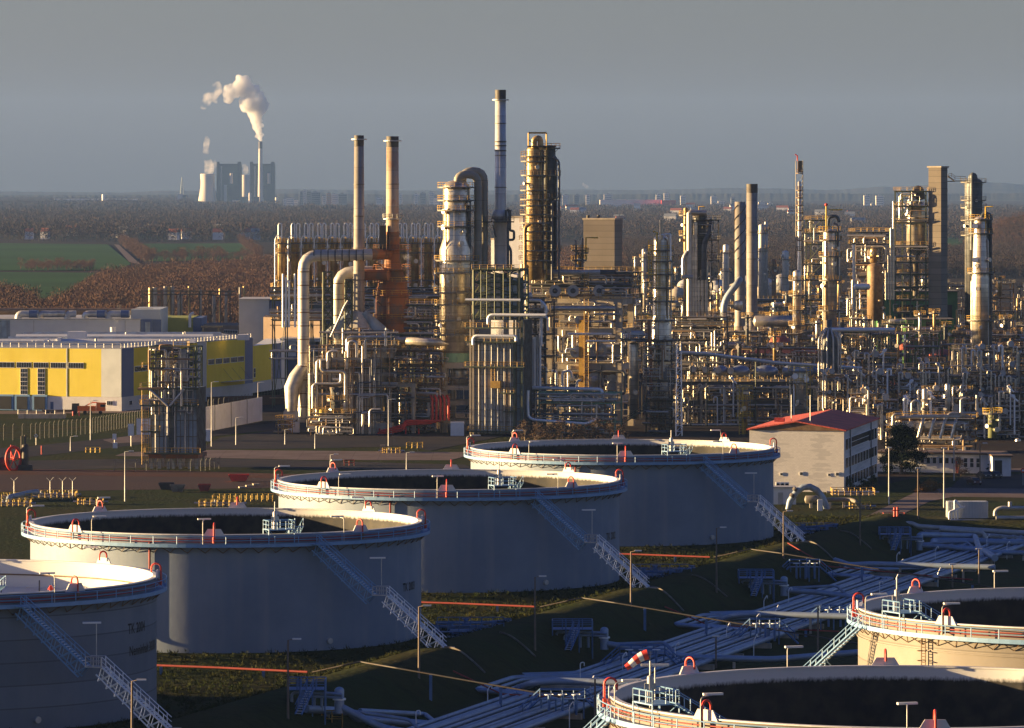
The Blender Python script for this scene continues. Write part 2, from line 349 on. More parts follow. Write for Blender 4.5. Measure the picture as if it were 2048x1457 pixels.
def mass(name, vars_, places, mt, label, cat='trees', kind='stuff'):
    V = []; Fc = []; b = 0; r = random.Random(5)
    for (x, y, z, s) in places:
        v, f = vars_[r.randrange(len(vars_))]; a = r.uniform(0, 6.28); c, q = math.cos(a), math.sin(a); sz = s*r.uniform(.8, 1.2)
        w_ = np.empty_like(v); w_[:,0] = (v[:,0]*c-v[:,1]*q)*s+x; w_[:,1] = (v[:,0]*q+v[:,1]*c)*s+y; w_[:,2] = v[:,2]*sz+z
        V.append(w_); Fc.append(f+b); b += len(v)
    V = np.concatenate(V); Fc = np.concatenate(Fc); me = bpy.data.meshes.new(name); n = len(Fc)
    me.vertices.add(len(V)); me.vertices.foreach_set('co', V.ravel()); me.loops.add(n*3); me.loops.foreach_set('vertex_index', Fc.ravel())
    me.polygons.add(n); me.polygons.foreach_set('loop_start', np.arange(0, n*3, 3, dtype=np.int32)); me.polygons.foreach_set('loop_total', np.full(n, 3, dtype=np.int32))
    me.update(calc_edges=True); me.materials.append(mt); o = bpy.data.objects.new(name, me); C.objects.link(o)
    return tag(o, label, cat, None, kind)
dm('twig_red', (.115,.068,.05), 1, 0, (.07,.05,.04), .02, .9)
dm('twig_grey', (.06,.047,.043), 1, 0, (.04,.032,.03), .008, .9)
dm('twig_far', (.05,.04,.04), 1, 0, (.03,.028,.032), .003, .9)
near_v = [tree_var(k, 12, 9, 400, .75) for k in range(6)]
mid_v = [tree_var(20+k, 15, 14, 130, 2.2, .35) for k in range(6)]
far_v = [tree_var(40+k, 11, 30, 110, 4, .5, .05) for k in range(5)]
def lerp(x, tab):
    for (a, b), (c, d) in zip(tab[:-1], tab[1:]):
        if x <= c: return b+(d-b)*max(0, (x-a))/(c-a)
    return tab[-1][1]
pl = []; r = random.Random(11)
DM = [(-40,2520),(30,2480),(70,2260),(115,2240),(160,2560),(200,2850),(250,3100),(400,3350),(560,3700),(800,4100),(2090,4300)]
for _ in range(16000):
    p = r.uniform(-40, 1250); d = math.sqrt(r.uniform(1850**2, 4200**2))
    if p > 560 and d < 2600: continue
    if d > lerp(p, DM): continue
    if d > 3000 and r.random() < .35: continue
    pl.append((X(p, d), d, 0, r.uniform(.7, 1.15)))
mass('bare_wood', near_v, pl, M['twig_red'], 'reddish brown bare wood between the green fields and the yellow warehouse')
pl = []
for _ in range(7500):
    p = r.uniform(1200, 2090); d = math.sqrt(r.uniform(3300**2, 5200**2)); 
    if 1870 < p and d > 4400: continue
    pl.append((X(p, d), d, 0, r.uniform(.7, 1.1)))
mass('bare_wood', near_v, pl, M['twig_grey'], 'grey brown bare wood behind the right half of the refinery')
pl = []
for _ in range(600):                                # hedge lines between the fields
    t = r.random(); k = r.random()
    if k < .45: p, q = 245+t*50+r.gauss(0,5), 489+t*38
    elif k < .65: p, q = r.uniform(285, 520), 523+r.gauss(0,2)
    elif k < .85: p, q = r.uniform(40, 185), 541+r.gauss(0,1.5)
    else: p, q = 480+t*40, 488+t*30
    d = gd(q); pl.append((X(p, d), d, 0, r.uniform(.3,.75) if k > .65 and k < .85 else r.uniform(.5, 1.05)))
mass('hedgerow', near_v, pl, M['twig_red'], 'brown hedgerow trees between the green fields')
pl = []
for _ in range(10500):
    p = r.uniform(-40, 2090); d = math.sqrt(r.uniform(5650**2, 9500**2))
    pl.append((X(p, d), d, gz(0, d), r.uniform(.75, 1.2)))
mass('distant_wood', mid_v, pl, M['twig_grey'], 'dark brown bare wood beyond the green fields')
pl = []
for _ in range(7000):
    p = r.uniform(-40, 2090); d = math.sqrt(r.uniform(9000**2, 17500**2))
    if 380 < p and d > (14000 if p < 550 else 12300): continue
    pl.append((X(p, d), d, gz(0, d), r.uniform(.8, 1.25)))
mass('far_wood', far_v, pl, M['twig_far'], 'hazy far woodland around the distant town and power station')
tuft = [tree_var(70+k, .24, .7, 16, .22, .02, .02) for k in range(4)]; pl = []; r = random.Random(8)
while len(pl) < 20000:
    u = r.uniform(-150, 262); v = r.uniform(-50, 50); x = T0[0]+.295*u+.9555*v; y = T0[1]+.9555*u-.295*v
    if v > 33 or min(math.hypot(x-a, y-b) for a, b in LT) < 26.6 or not 500 < y < 905: continue
    pl.append((x, y, gz(x, y)-.05, r.uniform(.5, 1.5)*(1.3 if r.random() < .1 else 1)))
dm('tuft', (.03,.042,.011), 1, 0, (.046,.04,.014), .08, .9)
mass('grass_tufts', tuft, pl, M['tuft'], 'rough olive grass tufts on the bunds round the tanks', 'grass')
# ------------------------------------------------------------------ hills
HP = [(-300,384),(0,384),(250,386),(330,382),(420,383),(560,379),(640,380),(800,382),(1000,382),(1150,380),(1300,381),(1450,377),(1560,378),(1650,381),(1700,379),(1760,374),(1800,376),(1870,369),(1950,364),(2010,367),(2048,371),(2150,373),(2400,380)]
dm('hill', (.06,.06,.05), 1, 0, (.035,.04,.035), .002, .8)
def ridge(name, d0, tab, depth, step, jag, m, seed, kind='structure'):
    mb = MB(); r = random.Random(seed); pxs = np.arange(tab[0][0], tab[-1][0], step); prof = [(-.5, 0), (-.25, .55), (-.08, .93), (0, 1), (.5, .6)]
    n = len(prof)
    for p in pxs:
        y = lerp(p, tab)-r.uniform(0, jag); zt = 60-(y-HZ)*d0/F; x = X(p, d0)
        for (o_, h) in prof: mb.v.append((x+(o_*depth*(p-CX)/F), d0+o_*depth, gz(0, d0)-5+(zt-gz(0, d0)+5)*h))
    for i in range(len(pxs)-1):
        for k in range(n-1): mb.f.append((i*n+k, (i+1)*n+k, (i+1)*n+k+1, i*n+k+1)); mb.sm.append(True)
    return struct(name, mb, m)
ridge('hills', 22500, HP, 4000, 4, 1.2, M['hill'], 3)
ridge('hills', 17800, [(-300,392),(300,391),(600,389),(900,391),(1200,390),(1500,388),(1800,389),(2300,386)], 1500, 3, 1.6, M['hill'], 4)
ridge('spoil_heap', 13500, [(-200,403),(0,401),(120,402),(175,409),(190,404),(215,400),(270,401),(300,405),(330,409),(400,412)], 500, 6, .3, M['wood_floor'], 5)
ridge('wooded_hill', 4700, [(1925,482),(1950,470),(1980,452),(2010,440),(2048,430),(2150,424),(2300,450)], 500, 4, 1, M['wood_floor'], 6)
pl = []
for _ in range(700):
    p = r.uniform(1930, 2140); k = r.random(); d = 4700-250*k; top = 60-(lerp(p, [(1925,482),(1950,470),(1980,452),(2010,440),(2048,430),(2150,424)])-HZ)*4700/F
    pl.append((X(p, d), d, max(0, top*(1-k**1.3)-2), r.uniform(.35, .6)))
mass('hillside_wood', near_v, pl, M['twig_red'], 'brown scrub on the low hill at the right edge')
# ------------------------------------------------------------------ power station on the horizon
PD = 15600.; PZ = gz(0, PD)
dm('pp_conc', (.62,.56,.47), .8, 0, (.5,.44,.36), .01, .5)
dm('pp_green', (.06,.1,.1), .6, 0, (.04,.07,.075), .01, .5)
dm('pp_dark', (.03,.05,.06), .6, 0, (.02,.03,.04), .01, .5)
dm('pp_light', (.3,.36,.36), .6, 0, (.2,.25,.25), .01, .5)
def cooling(px, w0, top, d, label):
    x = X(px, d); r0 = w0/2*d/F; H = Z(top, d); mb = MB(); n = 40; pr = []
    for k in range(17):
        t = k/16; rr = r0*(1-.26*math.sin(min(1, t/.75)*math.pi/2)+.03*max(0, (t-.75)/.25)); pr.append((rr, PZ+5+(H-PZ-5)*t))
    pr += [(pr[-1][0]-2.5, H), (pr[-2][0]-3, H-20)]
    mb.lathe(x, d, pr, n); t = thing('cooling_tower', label, 'cooling tower', (x, d, PZ)); obj('shell', mb, M['pp_conc'], t)
    m2 = MB()
    for k in range(24):
        a = k/24*6.283; m2.bar((x+r0*1.03*math.cos(a), d+r0*1.03*math.sin(a), PZ-8), (x+r0*.99*math.cos(a+.1), d+r0*.99*math.sin(a+.1), PZ+6), 1)
    obj('support_columns', m2, M['pp_conc'], t)
cooling(415, 38, 348, PD, 'large pale cooling tower left of the distant boiler houses')
cooling(491, 24, 350, PD+500, 'cooling tower partly hidden between the two distant boiler houses')
def boiler(p0, p1, top, d, label, extra):
    s = d/F; t = thing('boiler_house', label, 'power station', (X((p0+p1)/2, d), d, PZ)); g = lambda a, b, y, q0=0, q1=60: MB().box(X(a, d), X(b, d), d+q0, d+q1, PZ-8, Z(y, d))
    obj('main_block', g(p0+4, p1-1, top+5, 4, 90), M['pp_green'], t)
    for a, b in ((p0, p0+6), (p1-7, p1)): obj('stair_tower', g(a, b, top-1, 0, 20), M['pp_dark'], t)
    obj('front_block', g(p0+16, p0+22, top+45, -30, 0), M['pp_light'], t); obj('roof_edge', MB().box(X(p0+5, d), X(p1-3, d), d, d+20, Z(top+5, d), Z(top+3, d)), M['pp_dark'], t)
    obj('pale_strip', MB().box(X(p0+8, d), X(p0+11, d), d+1, d+4, PZ, Z(top+8, d)), M['pp_light'], t)
    obj('conveyor_shaft', MB().cyl(X(extra, d), d-6, Z(368, d), Z(347, d), 5, 10), M['pp_conc'], t)
    obj('low_annex', g(p0+26, p1+1, 371, -25, 3), M['pp_dark'], t)
boiler(433, 482, 325, PD, 'dark green boiler house beside the large cooling tower', 463)
boiler(500, 549, 325, PD, 'dark green boiler house behind the tall smoking chimney', 538)
t = thing('power_station_chimney', 'tall slender chimney of the distant power station giving off thick white smoke', 'chimney', (X(521, PD-60), PD-60, PZ))
obj('shaft', MB().cyl(X(521, PD-60), PD-60, PZ-8, Z(298, PD), 9, 20, r2=6.2), M['pp_conc'], t); obj('dark_top', MB().cyl(X(521, PD-60), PD-60, Z(298, PD)+.3, Z(284, PD), 6.4, 20), M['dark_steel'], t)
for i, (a, b, y0, m, lab) in enumerate([(354, 365, 388, 'pp_conc', 'pale block of the bunker left of the large cooling tower'), (365, 372, 391, 'pp_dark', 'dark block beside the pale bunker left of the cooling tower'), (464, 477, 401, 'pp_conc', 'low pale hall in front of the left boiler house'), (484, 494, 394, 'pp_green', 'small green hall between the boiler houses'), (507, 517, 394, 'pp_dark', 'dark hall at the foot of the smoking chimney')]):
    one('power_station_hall', MB().box(X(a, PD-200), X(b, PD-200), PD-200, PD-150, PZ-8, Z(y0, PD-200)), M[m], lab, 'building')
for (p, lab) in ((500, 'pale silo right of the second cooling tower'), (553, 'pale silo at the right end of the power station')):
    one('silo', MB().cyl(X(p, PD-220), PD-220, PZ-8, Z(387 if p < 520 else 396, PD), 4.5, 14, dome=2), M['pp_conc'], lab, 'silo')
mb = MB(); x = X(364, PD)
for k in range(4):
    sx, sy = ((-1,-1),(1,-1),(1,1),(-1,1))[k]; mb.bar((x+sx*5, PD+sy*5, Z(388, PD)), (x+sx*.8, PD+sy*.8, Z(355, PD)), .8)
for k in range(7): z = Z(386-k*4.2, PD); q = 4.6-k*.5; mb.bar((x-q, PD-q, z), (x+q, PD-q, z+5), .5); mb.bar((x+q, PD-q, z), (x-q, PD-q, z+5), .5)
one('lattice_mast', mb, M['pp_light'], 'pale lattice mast standing on the pale bunker', 'mast')
# ------------------------------------------------------------------ far town and houses
dm('town_pale', (.85,.78,.68), .8, 0, (.45,.4,.35), .02, .5); dm('town_grey', (.22,.24,.26), .8, 0, (.3,.3,.3), .02, .5); dm('town_brick', (.4,.2,.12), .8, 0, (.3,.15,.1), .02, .5)
dm('roof_red', (.3,.09,.05), .8, 0, (.2,.07,.05), .5, .5)
def house(x, y, z, L, W, H, a, mw, mr, label, group, cat='house', name='house', rf=.5):
    t = thing(name, label, cat, (x, y, z), group); obj('wall', MB().obox((x, y, z-2), L, W, H+2, a), mw, t)
    ca, sa = math.cos(a), math.sin(a); P = lambda u, q, h: (x+u*ca-q*sa, y+u*sa+q*ca, z+h); l, w2 = L/2*1.04, W/2*1.08
    mb = MB().add([P(-l,-w2,H), P(l,-w2,H), P(l,w2,H), P(-l,w2,H), P(-l,0,H+W*rf), P(l,0,H+W*rf)], [(0,1,5,4),(2,3,4,5),(0,4,3),(1,2,5),(0,3,2,1)]); obj('roof', mb, mr, t)
def block(p0, p1, ytop, d, m, label, group):
    x0, x1 = X(p0, d), X(p1, d); g = gz(0, d); t = thing('tower_block', label, 'building', ((x0+x1)/2, d, g), group); zt = Z(ytop, d)
    obj('wall', MB().box(x0, x1, d, d+18, g-2, zt), M[m], t); mb = MB(); n = max(3, int((zt-g)/5))
    for k in range(1, n): z = g+(zt-g)*k/n; mb.box(x0+1.5, x1-1.5, d-.3, d, z, z+1.6)
    mb.box(x0+1.2, x0+1.6, d-.32, d, g, zt-2); obj('window_band', mb, M['town_grey'] if m != 'town_grey' else M['pp_dark'], t); obj('roof_hut', MB().box(x0+(x1-x0)*.3, x0+(x1-x0)*.6, d+4, d+10, zt, zt+3), M['town_grey'], t)
for i, (a, b, y, m) in enumerate([(567,572,398,'town_pale'),(572,588,397,'town_pale'),(588,596,401,'town_pale'),(600,606,384,'town_grey'),(606,612,381,'town_pale'),(614,622,383,'town_grey'),(623,641,385,'town_grey'),(644,652,393,'town_pale'),(653,662,387,'town_brick'),(663,676,389,'town_pale'),(676,694,388,'town_grey'),(752,766,396,'town_pale'),(798,804,389,'town_pale'),(828,836,388,'town_pale'),(840,852,386,'town_grey'),(858,868,385,'town_pale'),(868,888,397,'town_pale')]):
    block(a, b, y, 14200+i*37, m, 'tower block in the hazy town between power station and tall white stack', 'blocks of the far town left of the tall white stack')
for i, (a, b, y, m) in enumerate([(1125,1137,391,'town_pale'),(1148,1158,391,'town_grey'),(1172,1180,390,'town_pale'),(1208,1224,389,'town_pale'),(1312,1322,390,'town_pale'),(1328,1338,387,'town_pale'),(1361,1372,392,'town_pale'),(1422,1434,393,'town_pale'),(1436,1450,403,'town_pale'),(1462,1470,396,'town_grey'),(1517,1530,404,'town_pale'),(1536,1546,407,'town_pale'),(1728,1740,391,'town_pale'),(1752,1768,392,'town_pale'),(1742,1750,408,'town_pale')]):
    block(a, b, y, 13400+i*61, m, 'tower block in the hazy town beyond the right half of the refinery', 'blocks of the far town right of the tall white stack')
mb = MB()
one('long_warehouse', MB().box(X(1200, 12500), X(1322, 12500), 12500, 12560, 8, Z(400, 12500)), M['town_pale'], 'long low pale warehouse on the horizon between the concrete block and the helical stack', 'building')
one('red_hall', MB().box(X(1323, 12450), X(1352, 12450), 12450, 12500, 8, Z(401, 12450)), M['red'], 'red hall at the right end of the long pale warehouse', 'building')
one('white_tower', MB().cyl(X(207, 14500), 14500, 10, Z(389, 14500), 5, 10), M['white'], 'small white tower behind the spoil heap', 'tower')
one('long_roof', MB().box(X(100, 15500), X(270, 15500), 15500, 15600, 12, Z(398, 15500)), M['town_pale'], 'long pale roof line left of the power station', 'building')
for k in range(46):
    p = r.uniform(40, 560) if k < 14 else r.uniform(1120, 1900); d = r.uniform(5700, 6600) if k < 14 else r.uniform(6500, 11500)
    L = r.uniform(9, 16)*(1 if k < 14 else 1.6); hgt = 7 if k < 14 else r.uniform(7, 15)
    house(X(p, d), d, gz(0, d)+(4 if k < 14 else 6), L, 9, hgt, r.uniform(-.4, .4), M['white_wall'], M['roof_red'] if r.random() < .5 else M['town_grey'],
        'small white house among the bare trees beyond the green fields' if k < 14 else 'small pale house scattered among the woods behind the refinery', 'houses in the woods beyond the fields' if k < 14 else 'houses in the woods behind the refinery')
# ------------------------------------------------------------------ smoke
def blobs(name, pts, d, m, label, vox=5, seed=1, disp=9, kind='stuff', rough=45, cat='smoke'):
    mb = MB(); r = random.Random(seed)
    for (px, py, rp) in pts:
        s = d/F; rp = rp*1.12; n = 8
        for k in range(n):
            q = rp*s; o_ = Vector((r.gauss(0,.38), r.gauss(0,.38), r.gauss(0,.38)))*q if k else Vector()
            mb.sphere((X(px, d)+o_.x, d+o_.y, Z(py, d)+o_.z), q*(1 if not k else r.uniform(.4, .75)), 8)
    o = one(name, mb, m, label, cat, None, kind)
    rm = o.modifiers.new('r', 'REMESH'); rm.mode = 'VOXEL'; rm.voxel_size = vox; rm.use_smooth_shade = True
    for ns, st in ((rough, disp), (rough*.35, disp*.45)):
        tx = bpy.data.textures.new(name, 'CLOUDS'); tx.noise_scale = ns; tx.noise_depth = 3
        dp = o.modifiers.new('d', 'DISPLACE'); dp.texture = tx; dp.strength = st; dp.mid_level = .45; dp.texture_coords = 'LOCAL'
    return o
def vol(name, col, dens, aniso=.2, ns=None, lo=.45, hi=.65):
    m = bpy.data.materials.new(name); m.use_nodes = True; n = m.node_tree.nodes; L = m.node_tree.links; n.clear()
    pv = n.new('ShaderNodeVolumePrincipled'); pv.inputs['Color'].default_value = (*col, 1); pv.inputs['Density'].default_value = dens; pv.inputs['Anisotropy'].default_value = aniso
    om = n.new('ShaderNodeOutputMaterial'); L.new(pv.outputs[0], om.inputs['Volume'])
    if ns:
        tc = n.new('ShaderNodeTexCoord'); nz = n.new('ShaderNodeTexNoise'); nz.inputs['Scale'].default_value = ns; nz.inputs['Detail'].default_value = 5
        mr = n.new('ShaderNodeMapRange'); mr.inputs['From Min'].default_value = lo; mr.inputs['From Max'].default_value = hi; mr.inputs['To Max'].default_value = dens
        L.new(tc.outputs['Object'], nz.inputs[0]); L.new(nz.outputs[0], mr.inputs[0]); L.new(mr.outputs[0], pv.inputs['Density'])
    return m
M['smoke'] = vol('smoke', (1,.99,.98), .09, .25, .03, .33, .5)
M['wisp'] = vol('wisp', (.95,.92,.9), .035, .1, .022, .42, .6)
M['steam'] = vol('steam', (.97,.97,.97), .35, .2, .35)
blobs('smoke_plume', [(521,281,3),(520,273,5),(517,262,7),(514,250,9),(511,238,11),(509,226,13),(512,215,16),(518,207,15),(503,212,14),(492,213,10),(486,203,8),(523,216,10),(508,196,14),(500,184,14),(491,172,12),(482,163,9),(478,157,6),(476,178,12),(463,184,11),(455,178,8),(512,180,9),(520,190,8),(450,187,6)], PD, M['smoke'], 'thick white cauliflower smoke plume rising from the tall chimney', 4, 2, 16)
blobs('smoke_wisp', [(440,180,8),(432,188,8),(424,190,9),(416,196,9),(411,206,8),(406,213,6),(430,172,6)], PD, M['wisp'], 'thin torn smoke drifting off the left end of the plume', 8, 3, 22)
blobs('steam_plume', [(419,344,9),(418,332,8),(414,318,7),(412,304,6),(413,290,5),(412,278,5)], PD, M['wisp'], 'faint steam rising from the large cooling tower', 8, 4, 18)
blobs('steam_plume', [(428,334,6),(430,325,4)], PD-30, M['wisp'], 'short steam puff against the left boiler house', 8, 5, 10)
blobs('steam_plume', [(491,345,6),(490,334,5)], PD+500, M['wisp'], 'faint steam above the half hidden cooling tower', 8, 6, 10)
blobs('smoke_puff', [(1166,368,3),(1172,372,4),(1177,377,4)], 16000, M['wisp'], 'tiny smoke puff on the horizon right of the tall white stack', 8, 7, 8)
# ------------------------------------------------------------------ haze
hb = MB().box(-5800, 5800, -1200, 26000, -12, 560)
M['haze'] = vol('haze', (.27,.46,.92), 2.1e-5, .0)
tag(obj('haze', hb, M['haze']), 'thin blue grey haze over the plain', 'haze', None, 'stuff')
# ------------------------------------------------------------------ storage tanks
dm('tank', (.23,.205,.17), .62, .1, (.19,.17,.145), .09, .7, seam=2.5, streak=(.2,.19,.17), streak_amt=.3, streak_scale=.35, bump=.05, bscale=1)
dm('tank_b', (.2,.25,.32), .55, .1, (.155,.2,.265), .07, .9, streak=(.3,.31,.33), streak_amt=.45, streak_scale=.4, bump=.05, bscale=1)
dm('tank_a', (.17,.205,.25), .6, .1, (.135,.165,.205), .09, .8, seam=2.5, streak=(.22,.24,.27), streak_amt=.35, streak_scale=.35, bump=.05, bscale=1)
dm('rim_white', (.7,.69,.66), .6, 0, (.5,.48,.44), .25, .5)
dm('roof_white', (.62,.61,.58), .6, 0, (.75,.72,.66), .2, .5, streak=(.5,.42,.32), streak_amt=.3)
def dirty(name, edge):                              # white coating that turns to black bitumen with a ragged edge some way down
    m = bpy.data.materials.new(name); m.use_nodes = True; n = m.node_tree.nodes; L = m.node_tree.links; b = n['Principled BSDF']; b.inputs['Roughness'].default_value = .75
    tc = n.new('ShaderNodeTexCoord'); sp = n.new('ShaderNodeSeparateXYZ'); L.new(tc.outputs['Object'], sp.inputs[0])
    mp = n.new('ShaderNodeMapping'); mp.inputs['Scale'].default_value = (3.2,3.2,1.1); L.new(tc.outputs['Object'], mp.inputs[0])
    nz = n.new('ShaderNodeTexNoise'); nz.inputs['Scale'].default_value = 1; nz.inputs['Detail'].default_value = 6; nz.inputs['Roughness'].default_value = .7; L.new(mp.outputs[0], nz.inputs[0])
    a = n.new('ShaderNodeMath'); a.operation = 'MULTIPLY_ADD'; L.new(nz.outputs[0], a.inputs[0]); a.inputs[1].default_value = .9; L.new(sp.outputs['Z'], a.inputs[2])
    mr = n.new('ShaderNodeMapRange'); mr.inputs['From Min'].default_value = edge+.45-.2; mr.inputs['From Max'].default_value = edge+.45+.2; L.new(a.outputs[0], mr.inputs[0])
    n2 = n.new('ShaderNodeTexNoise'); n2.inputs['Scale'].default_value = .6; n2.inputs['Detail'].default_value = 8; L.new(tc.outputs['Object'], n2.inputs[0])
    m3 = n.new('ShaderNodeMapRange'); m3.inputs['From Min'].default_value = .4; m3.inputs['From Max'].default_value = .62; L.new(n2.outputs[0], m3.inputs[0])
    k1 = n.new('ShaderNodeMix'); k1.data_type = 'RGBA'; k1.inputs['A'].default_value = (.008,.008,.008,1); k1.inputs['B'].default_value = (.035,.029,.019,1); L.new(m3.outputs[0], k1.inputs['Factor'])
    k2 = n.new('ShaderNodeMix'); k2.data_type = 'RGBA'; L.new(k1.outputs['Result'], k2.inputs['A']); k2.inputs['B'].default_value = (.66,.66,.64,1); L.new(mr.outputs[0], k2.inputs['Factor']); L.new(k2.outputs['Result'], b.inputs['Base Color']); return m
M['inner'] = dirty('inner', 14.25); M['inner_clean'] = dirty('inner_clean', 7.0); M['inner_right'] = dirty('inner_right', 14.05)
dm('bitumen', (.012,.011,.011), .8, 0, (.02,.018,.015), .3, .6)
dm('galv', (.85,.88,.88), .35, .3, (.7,.72,.72), .8, .4)
dm('hose_red', (.6,.05,.03), .4, 0, (.6,.05,.03), .8, .3)
ZR = 15.1                                          # height of the shell above its pad
def tank(cx, cy, z0, label, shellm, innerm, roof_drop, roofm, stair='right', lit_pipe=True, ang0=0.0):
    t = thing('storage_tank', label, 'storage tank', (cx, cy, z0)); Rr = 26.0; zt = z0+ZR; N = 144
    P = lambda r, a, z=0: (cx+r*math.cos(a), cy+r*math.sin(a), z0+z)
    sh = obj('shell', MB().lathe(cx, cy, [(Rr, z0-1.2), (Rr, zt)], N), shellm, t)
    mb = MB()                                       # wind girder rings
    for z in ((12.2,) if shellm is not M['tank_b'] else (9.6, 5.0)): mb.lathe(cx, cy, [(Rr, z0+z-.08), (Rr+.16, z0+z-.08), (Rr+.16, z0+z+.08), (Rr, z0+z+.08)], N, smooth=False)
    if stair != 'right' or z0 > 5: obj('shell_ring', mb, shellm, t)
    obj('inner_wall', MB().lathe(cx, cy, [(Rr-.32, zt), (Rr-.32, zt-roof_drop-.4)], N), innerm, t)
    obj('rim', MB().lathe(cx, cy, [(Rr+.02, zt-.02), (Rr+.1, zt-.02), (Rr+.1, zt+.1), (Rr-.42, zt+.1), (Rr-.42, zt-.05), (Rr-.32, zt-.05)], N, smooth=False), M['rim_white'], t)
    zf = zt-roof_drop
    fr = obj('floating_roof', MB().lathe(cx, cy, [(Rr-.34, zf+.3), (Rr-1.0, zf+.5), (Rr-1.1, zf), (8, zf+.25), (.05, zf+.4)], 96), roofm, t)
    if roof_drop < 6:                               # fittings seen on the high roof
        r = random.Random(9)
        for k in range(34):
            a = R(k*10.6); q = Rr-2.2-1.6*(k % 3); p = P(q, a); f = MB()
            if k % 4 == 0: f.cyl(p[0], p[1], zf, zf+1.3, .3, 10)
            elif k % 4 == 1: f.cyl(p[0], p[1], zf, zf+.8, .16, 8).lathe(p[0], p[1], [(.4, zf+.8), (.1, zf+1.3)], 8)
            else: f.tube((p[0], p[1], zf), (p[0], p[1], zf+1.5), .08)
            obj('roof_fitting', f, M['rim_white'] if k % 4 == 0 else (M['red'] if k % 4 == 1 else M['dark_steel']), fr)
        obj('seal_band', MB().lathe(cx, cy, [(Rr-.34, zt-1.75), (Rr-.5, zt-1.75), (Rr-.5, zt-1.6), (Rr-.34, zt-1.6)], N, smooth=False), M['brown_steel'], t)
    zw = ZR-1.25                                    # walkway round the outside
    W = 1.15
    wk = obj('walkway', MB().lathe(cx, cy, [(Rr+.02, z0+zw), (Rr+W, z0+zw), (Rr+W, z0+zw+.17), (Rr+W+.05, z0+zw+.17), (Rr+W+.05, z0+zw-.28), (Rr+W-.03, z0+zw-.28), (Rr+W-.03, z0+zw-.06), (Rr+.02, z0+zw-.06)], N, smooth=False), M['blue_paint'], t)
    mb = MB(); n = 54
    for k in range(n): a = k*2*math.pi/n; mb.bar(P(Rr+W, a, zw+.15), P(Rr+W, a, zw+1.15), .055)
    for z, r_ in ((1.15, .05), (.62, .035)): mb.path([P(Rr+W, k*2*math.pi/108, zw+z) for k in range(109)], r_, 4, caps=False)
    obj('handrail', mb, M['blue_paint'], wk)
    mb = MB(); n = 72
    for k in range(n):
        a = (k+.5)*2*math.pi/n; da = math.pi/n
        mb.bar(P(Rr+W*.9, a-da, zw-.1), P(Rr+.05, a, zw-1.05), .05); mb.bar(P(Rr+W*.9, a+da, zw-.1), P(Rr+.05, a, zw-1.05), .05)
    obj('brackets', mb, M['brown_steel'], wk)
    mb = MB()                                       # foam main and its risers
    for r_, z in ((Rr+.22, zw+.38), (Rr+.24, zw+.72)):
        mb.path([P(r_, k*2*math.pi/108, z) for k in range(109)], .065, 6, caps=False)
    obj('foam_main', mb, M['red_pipe'], t)
    for k in range(8):
        a = ang0+k*math.pi/4; e = lambda u, z, rr=Rr+.04: (cx+rr*math.cos(a)-u*math.sin(a), cy+rr*math.sin(a)+u*math.cos(a), z0+z)
        pl_ = obj('foam_shield', MB().slab([e(-1.4, ZR-.1), e(1.4, ZR-.1), e(.85, ZR+.8), e(-.85, ZR+.8)], .14), M['rim_white'], t)
        o_ = Rr+.55; i_ = Rr-.55; pts = [e(0, ZR-1.0, o_)]+[((cx+(Rr+.55*math.cos(q))*math.cos(a), cy+(Rr+.55*math.cos(q))*math.sin(a), z0+ZR+1.0+.55*math.sin(q))) for q in [j*math.pi/8 for j in range(9)]]+[e(0, ZR+.5, i_)]
        hp = obj('foam_hose', MB().path(pts, .105, 8), M['hose_red'], t)
        obj('foam_nozzle', MB().tube(e(0, ZR-.95, o_), e(0, ZR-.25, o_), .2, 8), M['brown_steel'] if k % 2 else M['hose_red'], hp)
    def lampmast(a, r_, h, over, parent_label=None):
        p = P(r_, a, zw+.1); d = (-math.cos(a)*over, -math.sin(a)*over)
        l = obj('lamp_post', MB().path([p, (p[0], p[1], p[2]+h), (p[0]+d[0], p[1]+d[1], p[2]+h+.12)], .055, 6, bend=.4), M['mast'], t)
        q = (p[0]+d[0], p[1]+d[1], p[2]+h+.08); obj('lamp_head', MB().obox((q[0], q[1], q[2]), 1.7, .4, .18, R(15)), M['lamp_head'], l)
    for a in ((R(-127), R(-93), R(-52), R(135), R(48), R(178)) if stair == 'right' else (R(-135), R(-95), R(-165), R(110))): lampmast(a+ang0, Rr+.7, 3.0, 1.5)
    # gauge platform, gauging mast and the rolling stair that dips inside
    ga = R(-71) if stair == 'right' else R(-153)
    p = P(Rr-.9, ga, ZR+.55); gp = obj('gauge_platform', MB().obox((p[0], p[1], p[2]), 3.4, 2.6, .12, ga+R(90)), M['blue_paint'], t)
    ca, sa = math.cos(ga+R(90)), math.sin(ga+R(90)); cr = [(p[0]+u*ca-v*sa, p[1]+u*sa+v*ca, p[2]+.1) for u, v in ((-1.7,-1.3),(1.7,-1.3),(1.7,1.3),(-1.7,1.3))]
    obj('handrail', MB().rail(cr, 1.1, .06, 1.2, closed=True), M['blue_paint'], gp)
    mb = MB()
    for c in cr: mb.bar((c[0], c[1], c[2]), (c[0], c[1], z0+zw), .07); mb.bar(c, (p[0], p[1], z0+zw), .05)
    obj('legs', mb, M['blue_paint'], gp)
    obj('gauge_mast', MB().cyl(p[0]-.5, p[1], p[2], p[2]+2.2, .28, 10, dome=.2).tube((p[0]-.5, p[1], p[2]+2.2), (p[0]-.5, p[1], p[2]+3.6), .09).box(p[0]-1, p[0], p[1]-.2, p[1]+.2, p[2]+1.2, p[2]+1.7), M['mast'], gp)
